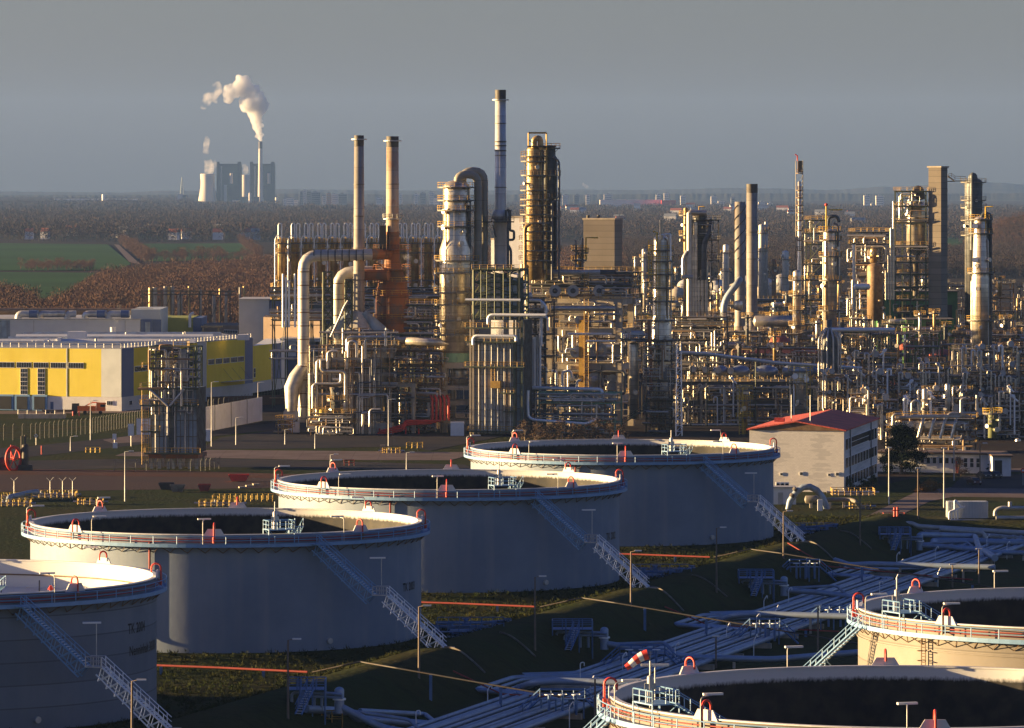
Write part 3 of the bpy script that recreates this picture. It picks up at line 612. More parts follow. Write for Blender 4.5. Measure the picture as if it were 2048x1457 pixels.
    a1 = ga+(R(6) if stair == 'right' else R(7)); q0 = Vector(P(Rr-.6, a1, ZR+.9)); q1 = Vector(P(Rr-17, a1+R(15), ZR-roof_drop+.6)); mb = MB()
    sd_ = (q1-q0).cross(Vector((0,0,1))).normalized()*.55
    for s_ in (-1, 1):
        mb.bar(q0+sd_*s_, q1+sd_*s_, .08); mb.bar(q0+sd_*s_+Vector((0,0,1.1)), q1+sd_*s_+Vector((0,0,1.1)), .05)
        for k in range(13): u = q0+(q1-q0)*k/12+sd_*s_; mb.bar(u, u+Vector((0,0,1.1)), .045)
    for k in range(40): u = q0+(q1-q0)*k/40; mb.bar(u-sd_, u+sd_, .05)
    obj('rolling_ladder', mb, M['blue_paint'], t)
    return t, P, zw
def flight(A, B, m, parent, n, wid=.55, truss=True):    # one flight of open stair with treads, rails and a truss below
    A, B = Vector(A), Vector(B); h = Vector((0,0,1)); sd_ = (B-A).cross(h).normalized()*wid; st = MB(); rl = MB(); td = MB()
    for s_ in (-1, 1):
        st.bar(A+sd_*s_, B+sd_*s_, .13); rl.bar(A+sd_*s_+h*1.1, B+sd_*s_+h*1.1, .055); rl.bar(A+sd_*s_+h*.6, B+sd_*s_+h*.6, .035)
        for k in range(0, n+1, 4): u = A+(B-A)*k/n+sd_*s_; rl.bar(u, u+h*1.1, .05)
        if truss:
            nrm = (B-A).cross(sd_).normalized()*1.5
            if nrm.z > 0: nrm = -nrm
            st.bar(A+sd_*s_+nrm*.7, B+sd_*s_+nrm, .09)
            for k in range(0, 9): u = A+(B-A)*k/8+sd_*s_; st.bar(u, A+(B-A)*min(1, (k+.5)/8)+sd_*s_+nrm, .055); st.bar(A+(B-A)*min(1,(k+.5)/8)+sd_*s_+nrm, A+(B-A)*min(1, (k+1)/8)+sd_*s_, .055)
    for k in range(n): u = A+(B-A)*(k+.5)/n; w_ = Vector(((B-A).x, (B-A).y, 0)).normalized()*.16; td.add([tuple(u-sd_-w_), tuple(u+sd_-w_), tuple(u+sd_+w_), tuple(u-sd_+w_), tuple(u-sd_-w_-h*.05), tuple(u+sd_-w_-h*.05), tuple(u+sd_+w_-h*.05), tuple(u-sd_+w_-h*.05)], [(0,1,2,3),(7,6,5,4),(0,4,5,1),(2,6,7,3)])
    s = obj('stair_flight', st, m, parent); obj('treads', td, M['galv'], s); obj('handrail', rl, m, s); return s
names = ['nearest grey tank, its wall lettered TK 2004, with white floating roof showing', 'second grey tank of the diagonal row, long lit rim and empty black inside', 'third grey tank of the diagonal row, in front of the big duct', 'farthest grey tank of the diagonal row, beside the red roofed building']
for i, (cx, cy) in enumerate(LT):
    t, P, zw = tank(cx, cy, .9, names[i], M['tank_a'] if i == 0 else M['tank_b'], M['inner_clean'] if i == 0 else M['inner'], 3.6 if i == 0 else 9.0, M['roof_white'] if i == 0 else M['bitumen'])
    # the long outer stair down to the crest of the bund
    A = Vector((cx+13.2, cy-23.6, .9+zw)); B = Vector((cx+29.6, cy-28.6, 2.0)); Mid = A+(B-A)*.5
    obj('top_bridge', MB().slab([(cx+11.9, cy-22.9, .9+zw), (cx+13.4, cy-22.9, .9+zw), (cx+13.9, cy-24.4, .9+zw), (cx+12.6, cy-24.6, .9+zw)], .1), M['blue_paint'], t)
    d_ = Vector((B.x-A.x, B.y-A.y, 0)).normalized()
    m1 = Mid-d_*.9; m2 = Mid+d_*.9+Vector((0,0,0)); m1.z = m2.z = Mid.z
    flight(A, m1, M['blue_paint'], t, 26); ld = obj('stair_landing', MB().obox((Mid.x, Mid.y, Mid.z-.06), 2.0, 1.5, .1, math.atan2(d_.y, d_.x)), M['mast'], t); flight(m2, B, M['galv'], t, 30)
    rl = MB(); sd_ = d_.cross(Vector((0,0,1)))*.75
    for s_ in (-1, 1): rl.rail([m1+sd_*s_, m2+sd_*s_], 1.1, .055, 1)
    obj('handrail', rl, M['mast'], ld)
    lp = obj('lamp_post', MB().tube((Mid.x, Mid.y+.7, Mid.z), (Mid.x, Mid.y+.7, Mid.z+4.6), .06), M['mast'], t); obj('lamp_head', MB().obox((Mid.x-.5, Mid.y+.7, Mid.z+4.6), 2.0, .45, .18, R(8)), M['lamp_head'], lp)
    obj('footing', MB().obox((B.x+.3, B.y, 1.2), 1.8, 1.6, .75, 0), M['conc'], t)
    q = P(26.25, R(-108.5+(0 if i else 0))); obj('foam_riser', MB().path([(q[0], q[1], 15), (q[0], q[1], 2.4), (q[0]-1.2, q[1]-1.5, 1.4)], .14, 8, bend=.8), M['red_pipe'], t)
    obj('manhole_cover', MB().tube(P(26.0, R(-56), 1.2), P(26.35, R(-56), 1.2), .38, 12), M['mast'], t)
    if i < 3:                                       # painted lettering, laid on the curved wall
        for k, (txt, z, sz, mid) in enumerate([('TK 2004', 9.6, 1.2, R(-19.5)) if i == 0 else (('TK 2003' if i == 1 else 'TK 2002'), 6.6, 1.15, R(-19))]+([('Nenninhalt 30.000', 7.1, 1.15, R(-13.5))] if i == 0 else [])):
            cu = bpy.data.curves.new('lettering', 'FONT'); cu.body = txt; cu.size = sz*1.35; cu.align_x = 'CENTER'; cu.resolution_u = 3; cu.fill_mode = 'FRONT'; cu.offset = .025
            to = bpy.data.objects.new('tmp', cu); C.objects.link(to); dg = bpy.context.evaluated_depsgraph_get(); me = bpy.data.meshes.new_from_object(to.evaluated_get(dg)); bpy.data.objects.remove(to)
            import bmesh
            bm = bmesh.new(); bm.from_mesh(me); bmesh.ops.triangulate(bm, faces=bm.faces)
            bmesh.ops.subdivide_edges(bm, edges=[e for e in bm.edges if abs(e.verts[0].co.x-e.verts[1].co.x) > .6], cuts=2); bm.to_mesh(me); bm.free()
            for v in me.vertices:
                a = mid+v.co.x*.82/26.05; z_ = z+v.co.y; v.co = (26.03*math.cos(a), 26.03*math.sin(a), z_)
            me.materials.clear(); me.materials.append(M['black']); o = bpy.data.objects.new('lettering', me); C.objects.link(o); o.parent = t
names = ['near right tank with windsock above its rim and black empty inside', 'right tank cut by the picture edge, lit cream wall with a caged ladder']
for i, (cx, cy) in enumerate(RT):
    t, P, zw = tank(cx, cy, .9, names[i], M['tank'], M['inner_right'], 9.0, M['bitumen'], 'left', ang0=R(0))
    a0 = R(197); A = P(27.6, a0, zw); a1 = R(168)
    A = Vector(A); B = Vector((cx-40.5, cy-4.5+(6 if i else 4), .3)); Mid = A+(B-A)*.5
    flight(A, Mid, M['blue_paint'], t, 24, truss=False); flight(Mid+Vector((-.3,0,0)), B, M['blue_paint'], t, 24, truss=False)
    mb = MB()
    for f_ in (.25, .5, .75): u = A+(B-A)*f_; mb.bar(u, (u.x+3.5*(1-f_), u.y+1, max(.9, u.z-4*(1-f_))), .08); mb.bar(u, (u.x, u.y, .5), .08)
    obj('stair_props', mb, M['blue_paint'], t)
    la = R(219); mb = MB()
    for s_ in (-.011, .011): mb.bar(P(26.5, la+s_, 0), P(26.5, la+s_, zw), .06)
    for k in range(46): mb.bar(P(26.5, la-.011, .3*k+.2), P(26.5, la+.011, .3*k+.2), .04)
    for k in range(12): mb.path([P(26.5, la-.014, 2.2+k), P(27.1, la-.012, 2.2+k), P(27.25, la, 2.2+k), P(27.1, la+.012, 2.2+k), P(26.5, la+.014, 2.2+k)], .035, 4)
    obj('caged_ladder', mb, M['brown_steel'], t)
# windsock
d = RT[0][1]-14; wx = X(1300, 408); wz = Z(1385, 408)
t = thing('windsock', 'red and white windsock drooping left above the near right tank', 'windsock', (wx, 408, wz-3)); obj('pole', MB().tube((wx, 408, wz-3), (wx, 408, Z(1303, 408)), .06), M['mast'], t)
A = Vector((X(1296, 408), 408, Z(1309, 408))); B = Vector((X(1252, 408), 408, Z(1336, 408)))
pts = [A, A+(B-A)*.22+Vector((0,0,.12)), A+(B-A)*.42+Vector((0,0,.15)), A+(B-A)*.6+Vector((0,0,.1)), A+(B-A)*.8, B]; rs = [.44, .42, .39, .36, .32, .27]
for k in range(5): obj('sleeve_band', MB().path([pts[k], pts[k+1]], [rs[k], rs[k+1]], 12), M['hose_red'] if k % 2 == 0 else M['white'], t)
one('lamp_beam', MB().obox((X(1310, 409), 409, Z(1333, 409)), 2.4, .3, .2, 0).tube((X(1310, 409), 409, Z(1333, 409)), (X(1310, 409), 409, Z(1400, 409)), .06), M['lamp_head'], 'twin lamp on a thin mast beside the windsock', 'lamp')
# ------------------------------------------------------------------ refinery: builders
def PT(p, d): return (X(p[0], d), d+(p[2] if len(p) > 2 else 0), Z(p[1], d))
def pipe(pts, d, r, m, par, n=8, bend=None, name='pipe'): return obj(name, MB().path([PT(p, d) for p in pts], r, n, bend=r*3 if bend is None else bend), M[m] if isinstance(m, str) else m, par)
PM = ['pipe']*5+['pipe_dark']*2+['pipe_brown']*2+['clad_fine']
def rpipe(r, x0, x1, y0, y1, z0, z1, par, rad=(.09, .3)):
    q = rad[0]+(rad[1]-rad[0])*r.random()**2; xa, xb = r.uniform(x0, x1), r.uniform(x0, x1); y = y0 if r.random() < .6 else r.uniform(y0, y1); za, zb, zc = [r.uniform(z0, z1) for _ in range(3)]
    k = r.random()
    if k < .35: pts = [(xa, y, z0+.1), (xa, y, zb), (xb, y, zb)]
    elif k < .6: pts = [(xa, y, za), (xa, y, zb), (xb, y, zb), (xb, y, zc)]
    elif k < .8: pts = [(x0, y, za), (x1, y, za)]
    elif k < .9: pts = [(xa, y, zb), (xa+1.2, y, zb), (xa+1.2, y, za), (xb, y, za), (xb, y+2, za)]
    else: pts = [(xa, y, z0+.1), (xa, y, z1)]
    if (Vector(pts[0])-Vector(pts[-1])).length < .6: pts = [(xa, y, z0+.1), (xa, y, z1)]
    c = [pts[0]]
    for p in pts[1:]:
        if (Vector(p)-Vector(c[-1])).length > .15: c.append(p)
    if len(c) > 1: obj('pipe', MB().path(c, q, 6 if q < .16 else 8, bend=q*3), M[r.choice(PM)], par)
def frame(label, p0, p1, d, depth, zs, nx, ny=1, m='green_steel', rail='ochre', deck=True, brace=.4, pipes=14, seed=1, pw=.32, name='steel_structure', cat='steel structure', rails=True, pr=(.09,.3), group=None, z0=0):
    r = random.Random(seed); x0, x1 = X(p0, d), X(p1, d); t = thing(name, label, cat, ((x0+x1)/2, d, z0), group); zt = zs[-1]
    xs_ = [x0+(x1-x0)*i/nx for i in range(nx+1)]; ys_ = [d+depth*j/ny for j in range(ny+1)]
    for x in xs_:
        for y in ys_: obj('post', MB().box(x-pw/2, x+pw/2, y-pw/2, y+pw/2, z0, zt), M[m], t)
    for z in zs:
        mb = MB(); h = pw*1.0
        for y in ys_: mb.box(x0-pw*.7, x1+pw*.7, y-pw*.38, y+pw*.38, z-h-.03, z-.03)
        for x in xs_: mb.box(x-pw*.36, x+pw*.36, ys_[0]+.01, ys_[-1]-.01, z-h-.01, z-.05)
        obj('floor_beams', mb, M[m], t)
        if deck:
            dk = obj('deck', MB().box(x0-.5, x1+.5, d-.6, d+depth+.5, z, z+.07), M['grey_steel' if m != 'conc' else 'conc'], t)
            if rails: obj('handrail', MB().rail([(x0-.5, d-.55, z+.07), (x1+.5, d-.55, z+.07), (x1+.5, d+depth+.5, z+.07), (x0-.5, d+depth+.5, z+.07)], 1.1, .05, 2.0, closed=True), M[rail], dk)
    if brace:
        lv = [z0]+list(zs)
        for i in range(nx):
            for a, b in zip(lv[:-1], lv[1:]):
                if r.random() < brace:
                    mb = MB().bar((xs_[i], d-.02, a), (xs_[i+1], d-.02, b), .09).bar((xs_[i+1], d+.03, a), (xs_[i], d+.03, b), .09); obj('cross_brace', mb, M[m], t)
    lv = [z0]+list(zs)
    if x1-x0 < 32 and d < 2000: t.rotation_euler = (0, 0, R(-14))
    for _ in range(pipes):
        k = r.randrange(len(lv)-1); k2 = min(len(lv)-1, k+r.choice((1, 1, 2))); rpipe(r, x0-.8, x1+.8, d-.9, d+depth*.6, lv[k]+.3, lv[k2]-.4, t, pr)
    return t
def column(label, px, d, prof, m='clad', rings=(), side=-1, ladder=True, name='distillation_column', cat='column', nozzles=4, seed=1, dome=True, rail='ochre', risers=(), skirt=None, group=None, rr=1.25, n=28, dark=False):
    """prof: (row, half width in px) from bottom to top"""
    s = d/F; r = random.Random(seed); x = X(px, d); P = [(hw*s, Z(py, d)) for py, hw in prof]; zb, zt = P[0][1], P[-1][1]
    t = thing(name, label, cat, (x, d, zb), group); pr = list(P)
    if dome: rt = P[-1][0]; pr += [(rt*math.cos(a), zt+rt*.55*math.sin(a)) for a in (.35, .75, 1.15, 1.5)]
    pr = [(P[0][0]*.98, zb-.01)]+pr
    obj('shell', MB().lathe(x, d, pr, n), M[m], t)
    if not dome: obj('top_rim', MB().lathe(x, d, [(P[-1][0]+.12, zt-.5), (P[-1][0]+.12, zt+.05), (P[-1][0]-.25, zt+.05), (P[-1][0]-.25, zt-2)], n, smooth=False), M['dark_steel'], t)
    def rad(z):
        for (r0, a), (r1, b) in zip(P[:-1], P[1:]):
            if a <= z <= b: return r0+(r1-r0)*(z-a)/max(.01, b-a)
        return P[-1][0]
    for k, py in enumerate(rings):
        z = Z(py, d); q = rad(min(z, zt-.1)); a0 = r.uniform(0, 6.28); full = r.random() < .55 or z > zt-1
        a1 = a0+(2*math.pi if full else r.uniform(2.4, 4.2))
        if not full: a0, a1 = R(-190)+r.uniform(-.3, .6), R(-190)+r.uniform(3.2, 4.4)
        inner = q+.02 if z < zt else .1
        pf = obj('platform', MB().lathe(x, d, [(inner, z), (q+rr, z), (q+rr, z-.34), (inner, z-.34)], 24, a0, a1, smooth=False), M['grey_steel'], t)
        pts = [(x+(q+rr)*math.cos(a0+(a1-a0)*j/14), d+(q+rr)*math.sin(a0+(a1-a0)*j/14), z) for j in range(15)]
        obj('handrail', MB().rail(pts, 1.1, .05, 1.6), M[rail], pf)
        bk = MB()
        for j in (1, 4, 7, 10, 13):
            a = a0+(a1-a0)*j/14; bk.bar((x+(q+rr*.9)*math.cos(a), d+(q+rr*.9)*math.sin(a), z-.1), (x+q*math.cos(a), d+q*math.sin(a), z-1.3), .07)
        obj('bracket', bk, M['grey_steel'], pf)
    if ladder:
        a = R(180+r.uniform(20, 75)) if side < 0 else R(-r.uniform(20, 70)); mb = MB(); zz = [zb+1]+sorted(Z(p, d) for p in rings)+[zt-.5]
        q = max(h for h, _ in P)+.35; lx, ly = x+q*math.cos(a), d+q*math.sin(a)
        lx2 = lx+.45; mb.bar((lx, ly, zb+.5), (lx, ly, zt), .05).bar((lx2, ly, zb+.5), (lx2, ly, zt), .05)
        for k in range(int((zt-zb)/.9)): mb.bar((lx, ly, zb+.9*k+.6), (lx2, ly, zb+.9*k+.6), .03)
        obj('ladder', mb, M[rail], t)
    for k in range(nozzles):
        z = r.uniform(zb+1.5, zt-1); a = R(r.uniform(195, 330)); q = rad(z); L = r.uniform(.6, 1.1); w_ = r.uniform(.25, .5)
        c = Vector((math.cos(a), math.sin(a), 0)); b = Vector((x, d, z)); nz = obj('nozzle', MB().tube(b+c*(q-.05), b+c*(q+L), w_, 12), M[m], t)
        obj('flange', MB().tube(b+c*(q+L), b+c*(q+L+.15), w_*1.3, 12), M['pipe'], nz)
    for (dx, ya, yb, rd, mm) in risers:            # side pipes: offset px from the axis, rows from and to
        xx = x+dx*s; yy = d-max(.2, math.sqrt(max(0, (rad(zt-1)+.5)**2-(dx*s)**2))) if abs(dx*s) < rad(zt-1)+.4 else d-.2
        obj('riser_pipe', MB().path([(xx, yy, Z(yb, d)), (xx, yy, Z(ya, d)), (xx+(x-xx)*.5, yy+.4, Z(ya, d)+.4)], rd, 8, bend=.6), M[mm], t)
    return t
def stack(label, px, d, ytop, ybot, w, m, w2=None, name='flue_stack', rings=(), dark_top=True, strakes=False, group=None):
    s = d/F; x = X(px, d); z0, z1 = Z(ybot, d), Z(ytop, d); r1 = w/2*s; r0 = (w2 or w)/2*s; t = thing(name, label, 'chimney', (x, d, z0), group)
    obj('shaft', MB().lathe(x, d, [(r0, z0), (r1, z1), (r1-.25, z1), (r1-.25, z1-4)], 28), M[m], t)
    if dark_top: obj('sooty_top', MB().lathe(x, d, [(r1+.04, z1-2.6), (r1+.06, z1+.1), (r1-.3, z1+.1)], 28, smooth=False), M['dark_steel'], t)
    for py in rings:
        z = Z(py, d); q = r0+(r1-r0)*(z-z0)/(z1-z0); pf = obj('platform', MB().lathe(x, d, [(q+.02, z), (q+.75, z), (q+.75, z-.3), (q+.02, z-.3)], 24, smooth=False), M['mast'], t)
        if z < z1-8: obj('handrail', MB().rail([(x+(q+.85)*math.cos(a*.524), d+(q+.85)*math.sin(a*.524), z) for a in range(12)], 1.1, .05, 2, closed=True), M['mast'], pf)
    mb = MB()
    for k in range(1, int((z1-z0)/8)): z = z0+k*8; q = r0+(r1-r0)*(z-z0)/(z1-z0); mb.lathe(x, d, [(q, z), (q+.12, z), (q+.12, z+.25), (q, z+.25)], 28, smooth=False)
    if not strakes:
        for k in range(1, int((z1-z0)/8)):
            z = z0+k*8; q = r0+(r1-r0)*(z-z0)/(z1-z0); obj('flange_ring', MB().lathe(x, d, [(q, z), (q+.1, z), (q+.1, z+.22), (q, z+.22)], 28, smooth=False), M['grey_steel'], t)
    else:
        for j in range(3): obj('helical_strake', MB().path([(x+(r1+.12)*math.cos(j*2.094-a*.35), d+(r1+.12)*math.sin(j*2.094-a*.35), z1-1-(z1-z0)*.42*a/30) for a in range(31)], .13, 4), M['dark_steel'], t)
    return t
def drum(label, px, py, d, r, L, axis='y', m='pipe', group=None, dy=0, name='horizontal_drum', cat='vessel', noz=True, leg=.6):
    x, y, z = X(px, d), d+dy, Z(py, d); t = thing(name, label, cat, (x, y, z-r-leg), group)
    a, b = ((x-L/2, y, z), (x+L/2, y, z)) if axis == 'x' else ((x, y, z), (x, y+L, z)); obj('shell', MB().drum(a, b, r), M[m], t)
    for f in (.2, .8):
        q = Vector(a)+(Vector(b)-Vector(a))*f; e = (.15, r*.8) if axis == 'x' else (r*.8, .15); obj('saddle', MB().box(q.x-e[0], q.x+e[0], q.y-e[1], q.y+e[1], z-r-leg, z-r*.55), M['grey_steel'], t)
    if noz:
        q = Vector(a)+(Vector(b)-Vector(a))*.35; obj('nozzle', MB().tube(q+Vector((0,0,r*.9)), q+Vector((0,0,r+.7)), .18, 8), M['pipe_brown'], t)
    return t
def exch(label, px, py, d, r=.6, L=4.5, group=None, m='pipe'):       # exchanger seen end on, with channel flange
    t = drum(label, px, py, d, r, L, 'y', m, group, name='heat_exchanger', cat='heat exchanger'); x, z = X(px, d), Z(py, d)
    obj('channel_flange', MB().tube((x, d-.35, z), (x, d-.1, z), r*1.22, 16), M['mast'], t); return t
def ladder_px(px, y0, y1, d, m, par, w=.9, cage=True):
    mb = MB(); x = X(px, d); za, zb = sorted((Z(y0, d), Z(y1, d)))
    for s_ in (-w/2, w/2): mb.bar((x+s_, d, za), (x+s_, d, zb), .06)
    for k in range(int((zb-za)/.6)): mb.bar((x-w/2, d, za+.6*k+.3), (x+w/2, d, za+.6*k+.3), .04)
    if cage:
        for k in range(int((zb-za)/1.5)): z = za+1.5*k+1.2; mb.path([(x-w/2, d, z), (x-w/2, d-.7, z), (x+w/2, d-.7, z), (x+w/2, d, z)], .04, 4)
    return obj('ladder', mb, M[m], par)
def gallery(p0, p1, py, d, par, m='ochre', depth=1.3, name='platform'):   # a platform along a front wall
    x0, x1, z = X(p0, d), X(p1, d), Z(py, d); pf = obj(name, MB().box(x0, x1, d-depth, d-.01, z-.3, z), M['green_steel'], par)
    obj('handrail', MB().rail([(x0, d-.1, z), (x0, d-depth, z), (x1, d-depth, z), (x1, d-.1, z)], 1.1, .055, 1.6), M[m], pf); return pf
def casing(p0, p1, y0, y1, d, depth, m, par, rx=1.2, rz=3.0, name='casing', rm='grey_steel'):   # panelled furnace box with stiffening ribs
    x0, x1, z1, z0 = X(p0, d), X(p1, d), Z(y0, d), Z(y1, d); c = obj(name, MB().box(x0, x1, d, d+depth, z0, z1), M[m], par); mb = MB()
    nx_ = max(2, int((x1-x0)/rx)); nz_ = max(1, int((z1-z0)/rz))
    for k in range(nx_+1): x = x0+(x1-x0)*k/nx_; mb.box(x-.07, x+.07, d-.22, d-.002, z0, z1)
    for k in range(nz_+1): z = z0+(z1-z0)*k/nz_; mb.box(x0-.05, x1+.05, d-.15, d-.004, z-.08, z+.08)
    for k in range(int(depth/rx)+1): y = d+depth*k/max(1, int(depth/rx)); mb.box(x0-.2, x0-.002, y-.07, y+.07, z0, z1); mb.box(x1+.002, x1+.2, y-.07, y+.07, z0, z1)
    obj('stiffeners', mb, M[rm], c); return c
# ------------------------------------------------------------------ refinery: crude unit, left to right
D = 1195.
# big flue duct with elbow
du = thing('flue_duct', 'large pale insulated flue duct bending over toward the rusty stack', 'duct', (X(607, D), D, 0)); S = D/F
obj('duct', MB().path([PT((607, 845), D), PT((607, 512), D), PT((742, 510, 4), D)], 11.5*S, 28, bend=3.6), mat('duct_skin', (.66,.63,.56), .42, .35, (.42,.35,.26), .25, .5, seam=3.4, streak=(.38,.26,.15), streak_amt=.3), du)
for py in range(545, 840, 27): obj('duct_band', MB().lathe(X(607, D), D, [(11.6*S, Z(py, D)), (12.3*S, Z(py, D)), (12.3*S, Z(py, D)+.25), (11.6*S, Z(py, D)+.25)], 24, smooth=False), M['brown_steel'], du)
for px in range(628, 735, 14): x = X(px, D); obj('duct_band', MB().path([(x-.12, D+.1+4*(px-607)/135*.9, Z(511, D)), (x+.12, D+.1+4*(px-607)/135*.9, Z(511, D))], 12.2*S, 24), M['dark_steel'], du)
obj('rusty_elbow', MB().path([PT((728, 510, 3.6), D), PT((775, 510, 12), D)], 11*S, 24), M['rust'], du)
obj('duct_foot', MB().path([PT((606, 735, -2.2), D), PT((593, 755, -2.4), D), PT((585, 775, -2.6), D), PT((584, 822, -2.6), D)], [1.6, 1.9, 2.0, 1.5], 10), M['panel'], du)
obj('fan_casing', MB().tube(PT((583, 828, -3.6), D), PT((583, 828, -1.2), D), 1.9, 18), M['mast'], du); obj('plinth', MB().box(X(583, D), X(600, D), D-4, D-1, 0, 2.6), M['white_wall'], du)
d2 = thing('flue_duct', 'second shorter insulated duct standing behind the lattice tower', 'duct', (X(677, D+12), D+12, 0))
obj('duct', MB().path([PT((677, 700), D+12), PT((677, 545), D+12), PT((745, 545, 0), D+12)], 12.5*S, 24, bend=3.9), bpy.data.materials['duct_skin'], d2)
obj('rusty_elbow', MB().path([PT((730, 550, -2), D+12), PT((778, 550, -4), D+12)], 11*S, 24), M['rust'], d2)
for py in (568, 600, 632, 664): obj('duct_band', MB().lathe(X(677, D+12), D+12, [(12.6*S, Z(py, D+12)), (13.3*S, Z(py, D+12)), (13.3*S, Z(py, D+12)+.25), (12.6*S, Z(py, D+12)+.25)], 24, smooth=False), M['brown_steel'], d2)
# lattice tower between the ducts
def lattice(label, p0, p1, y0, y1, d, depth, n, m='green_steel', th=.16, name='lattice_tower', z=None):
    x0, x1, z1, z0 = X(p0, d), X(p1, d), Z(y0, d), (Z(y1, d) if z is None else z); t = thing(name, label, 'steel structure', ((x0+x1)/2, d, z0))
    for x in (x0, x1):
        for y in (d, d+depth): obj('post', MB().bar((x, y, z0), (x, y, z1), th*1.3), M[m], t)
    for k in range(n):
        a, b = z0+(z1-z0)*k/n, z0+(z1-z0)*(k+1)/n; mb = MB()
        for y in (d, d+depth): mb.bar((x0, y, a), (x1, y, b), th*.6).bar((x1, y, a), (x0, y, b), th*.6).bar((x0, y, b), (x1, y, b), th*.8)
        for x in (x0, x1): mb.bar((x, d, a), (x, d+depth, b), th*.6).bar((x, d, b), (x, d+depth, b), th*.8)
        obj('cross_brace', mb, M[m], t)
    return t
lattice('green lattice tower between the two big flue ducts', 646, 664, 545, 690, D+2, 6, 6)
lattice('green lattice tower right of the second flue duct', 690, 704, 560, 690, D+3, 6, 5)
# stacks
stack('slim grey flue stack, left of the pair, standing on a flared hood', 718, D+8, 272, 625, 19, 'stack_grey', 23, rings=(278,))
hd = thing('furnace_hood', 'flared sheet metal hood at the foot of the slim grey stack', 'hood', (X(716, D), D, Z(690, D)))
D_ = D; D = D+8; x = X(716, D); zc, zd = Z(622, D), Z(668, D)
obj('cone', MB().lathe(x, D, [(5.2, zd), (1.5, zc)], 8, smooth=False), M['panel'], hd)
obj('skirt', MB().obox((x, D, Z(690, D)), 8.5, 7, zd-Z(690, D), 0), M['panel'], hd)
for sx_ in (-1, 1): obj('side_shoot', MB().path([(x+sx_*1.5, D-1, Z(625, D)), (x+sx_*6.4, D-1, Z(672, D))], [1.0, 2.4], 6), M['panel_blue'], hd)
D = D_
st2 = stack('rust streaked flue stack, right of the pair, with the rusty ducts joining it', 785, D+13, 274, 560, 24, 'stack_rust', 27, rings=(281, 437))
x = X(785, D+13); obj('rust_base', MB().lathe(x, D+13, [(4.2, Z(668, D)), (4.2, Z(600, D)), (3.4, Z(560, D)), (2.2, Z(540, D)), (1.8, Z(505, D)), (1.75, Z(465, D))], 24), M['rust'], st2)
for py in (500, 540, 566, 592, 640):
    z = Z(py, D); pf = obj('platform', MB().lathe(x, D+13, [(1.8 if py < 550 else 3.5, z), (4.9, z), (4.9, z-.2), (1.8 if py < 550 else 3.5, z-.2)], 20, smooth=False), M['rust'], st2)
    obj('handrail', MB().rail([(x+4.8*math.cos(a*.524), D+13+4.8*math.sin(a*.524), z) for a in range(12)], 1.1, .06, 2, closed=True), M['ochre' if py > 550 else 'rust'], pf)
ladder_px(776, 470, 660, D+8.2, 'rust', st2)
for k in range(5): obj('rust_strut', MB().bar((X(752, D), D+9, Z(500+k*26, D)), (X(775, D), D+11, Z(520+k*26, D)), .2), M['rust'], st2)
obj('dark_damper_box', MB().box(X(757, D), X(770, D), D+9, D+12, Z(500, D), Z(452, D)), M['dark_steel'], st2)
# row of slim reactors with looped top pipes
for i in range(13):
    px = 564+i*26.2+(4 if i > 7 else 0); d = 1330
    t = column('slim cladded reactor in the long row with looped pipes on top, %s' % ['first from the left', 'second from the left', 'third from the left', 'fourth from the left', 'left of the slim grey stack', 'just left of the slim grey stack', 'behind the slim grey stack', 'behind the rusted duct', 'behind the rust streaked stack', 'just right of the rust streaked stack', 'third left of the round main column', 'second left of the round main column', 'nearest the round main column'][i],
        px, d, [(600, 8.2), (478, 8.2)], 'clad_old', (486, 505, 560), seed=30+i, name='reactor_column', cat='reactor', group='row of slim reactors with looped top pipes', nozzles=2, n=16, rr=.8)
    for k, (o_, h) in enumerate(((-3.5, 452), (6.5, 452))):
        if i == 0 and k == 1: continue
        obj('loop_pipe', MB().path([PT((px+o_-3.2, 484, -1.2), d)]+[PT((px+o_-3.2*math.cos(a*math.pi/8), h-5*math.sin(a*math.pi/8), -1.2), d) for a in range(9)]+[PT((px+o_+3.2, 484, -1.2), d)], .17, 6), M['galv'], t)
    obj('down_pipe', MB().path([PT((px+2, 476, -1.4), d), PT((px-9, 470, -1.6), d), PT((px-13.5, 480, -1.6), d), PT((px-13.5, 590, -1.6), d)], .16, 6, bend=1), M['galv'], t)
frame('long steel frame carrying the row of slim reactors', 545, 905, 1326, 12, [Z(640, 1326), Z(600, 1326), Z(575, 1326)], 14, 1, 'green_steel', pipes=60, seed=3, pr=(.12,.35))
for i, px in enumerate((566, 572, 578, 590, 597, 611)): one('vent_pipe', MB().path([PT((px, 655), 1318), PT((px, 548+i % 3*7), 1318)], .28, 8), M['galv'], 'thin pale vent pipe standing before the slim reactors, %s' % ['first', 'second', 'third', 'fourth', 'fifth', 'sixth'][i]+' from the left', 'vent pipe', 'thin vent pipes before the slim reactors')
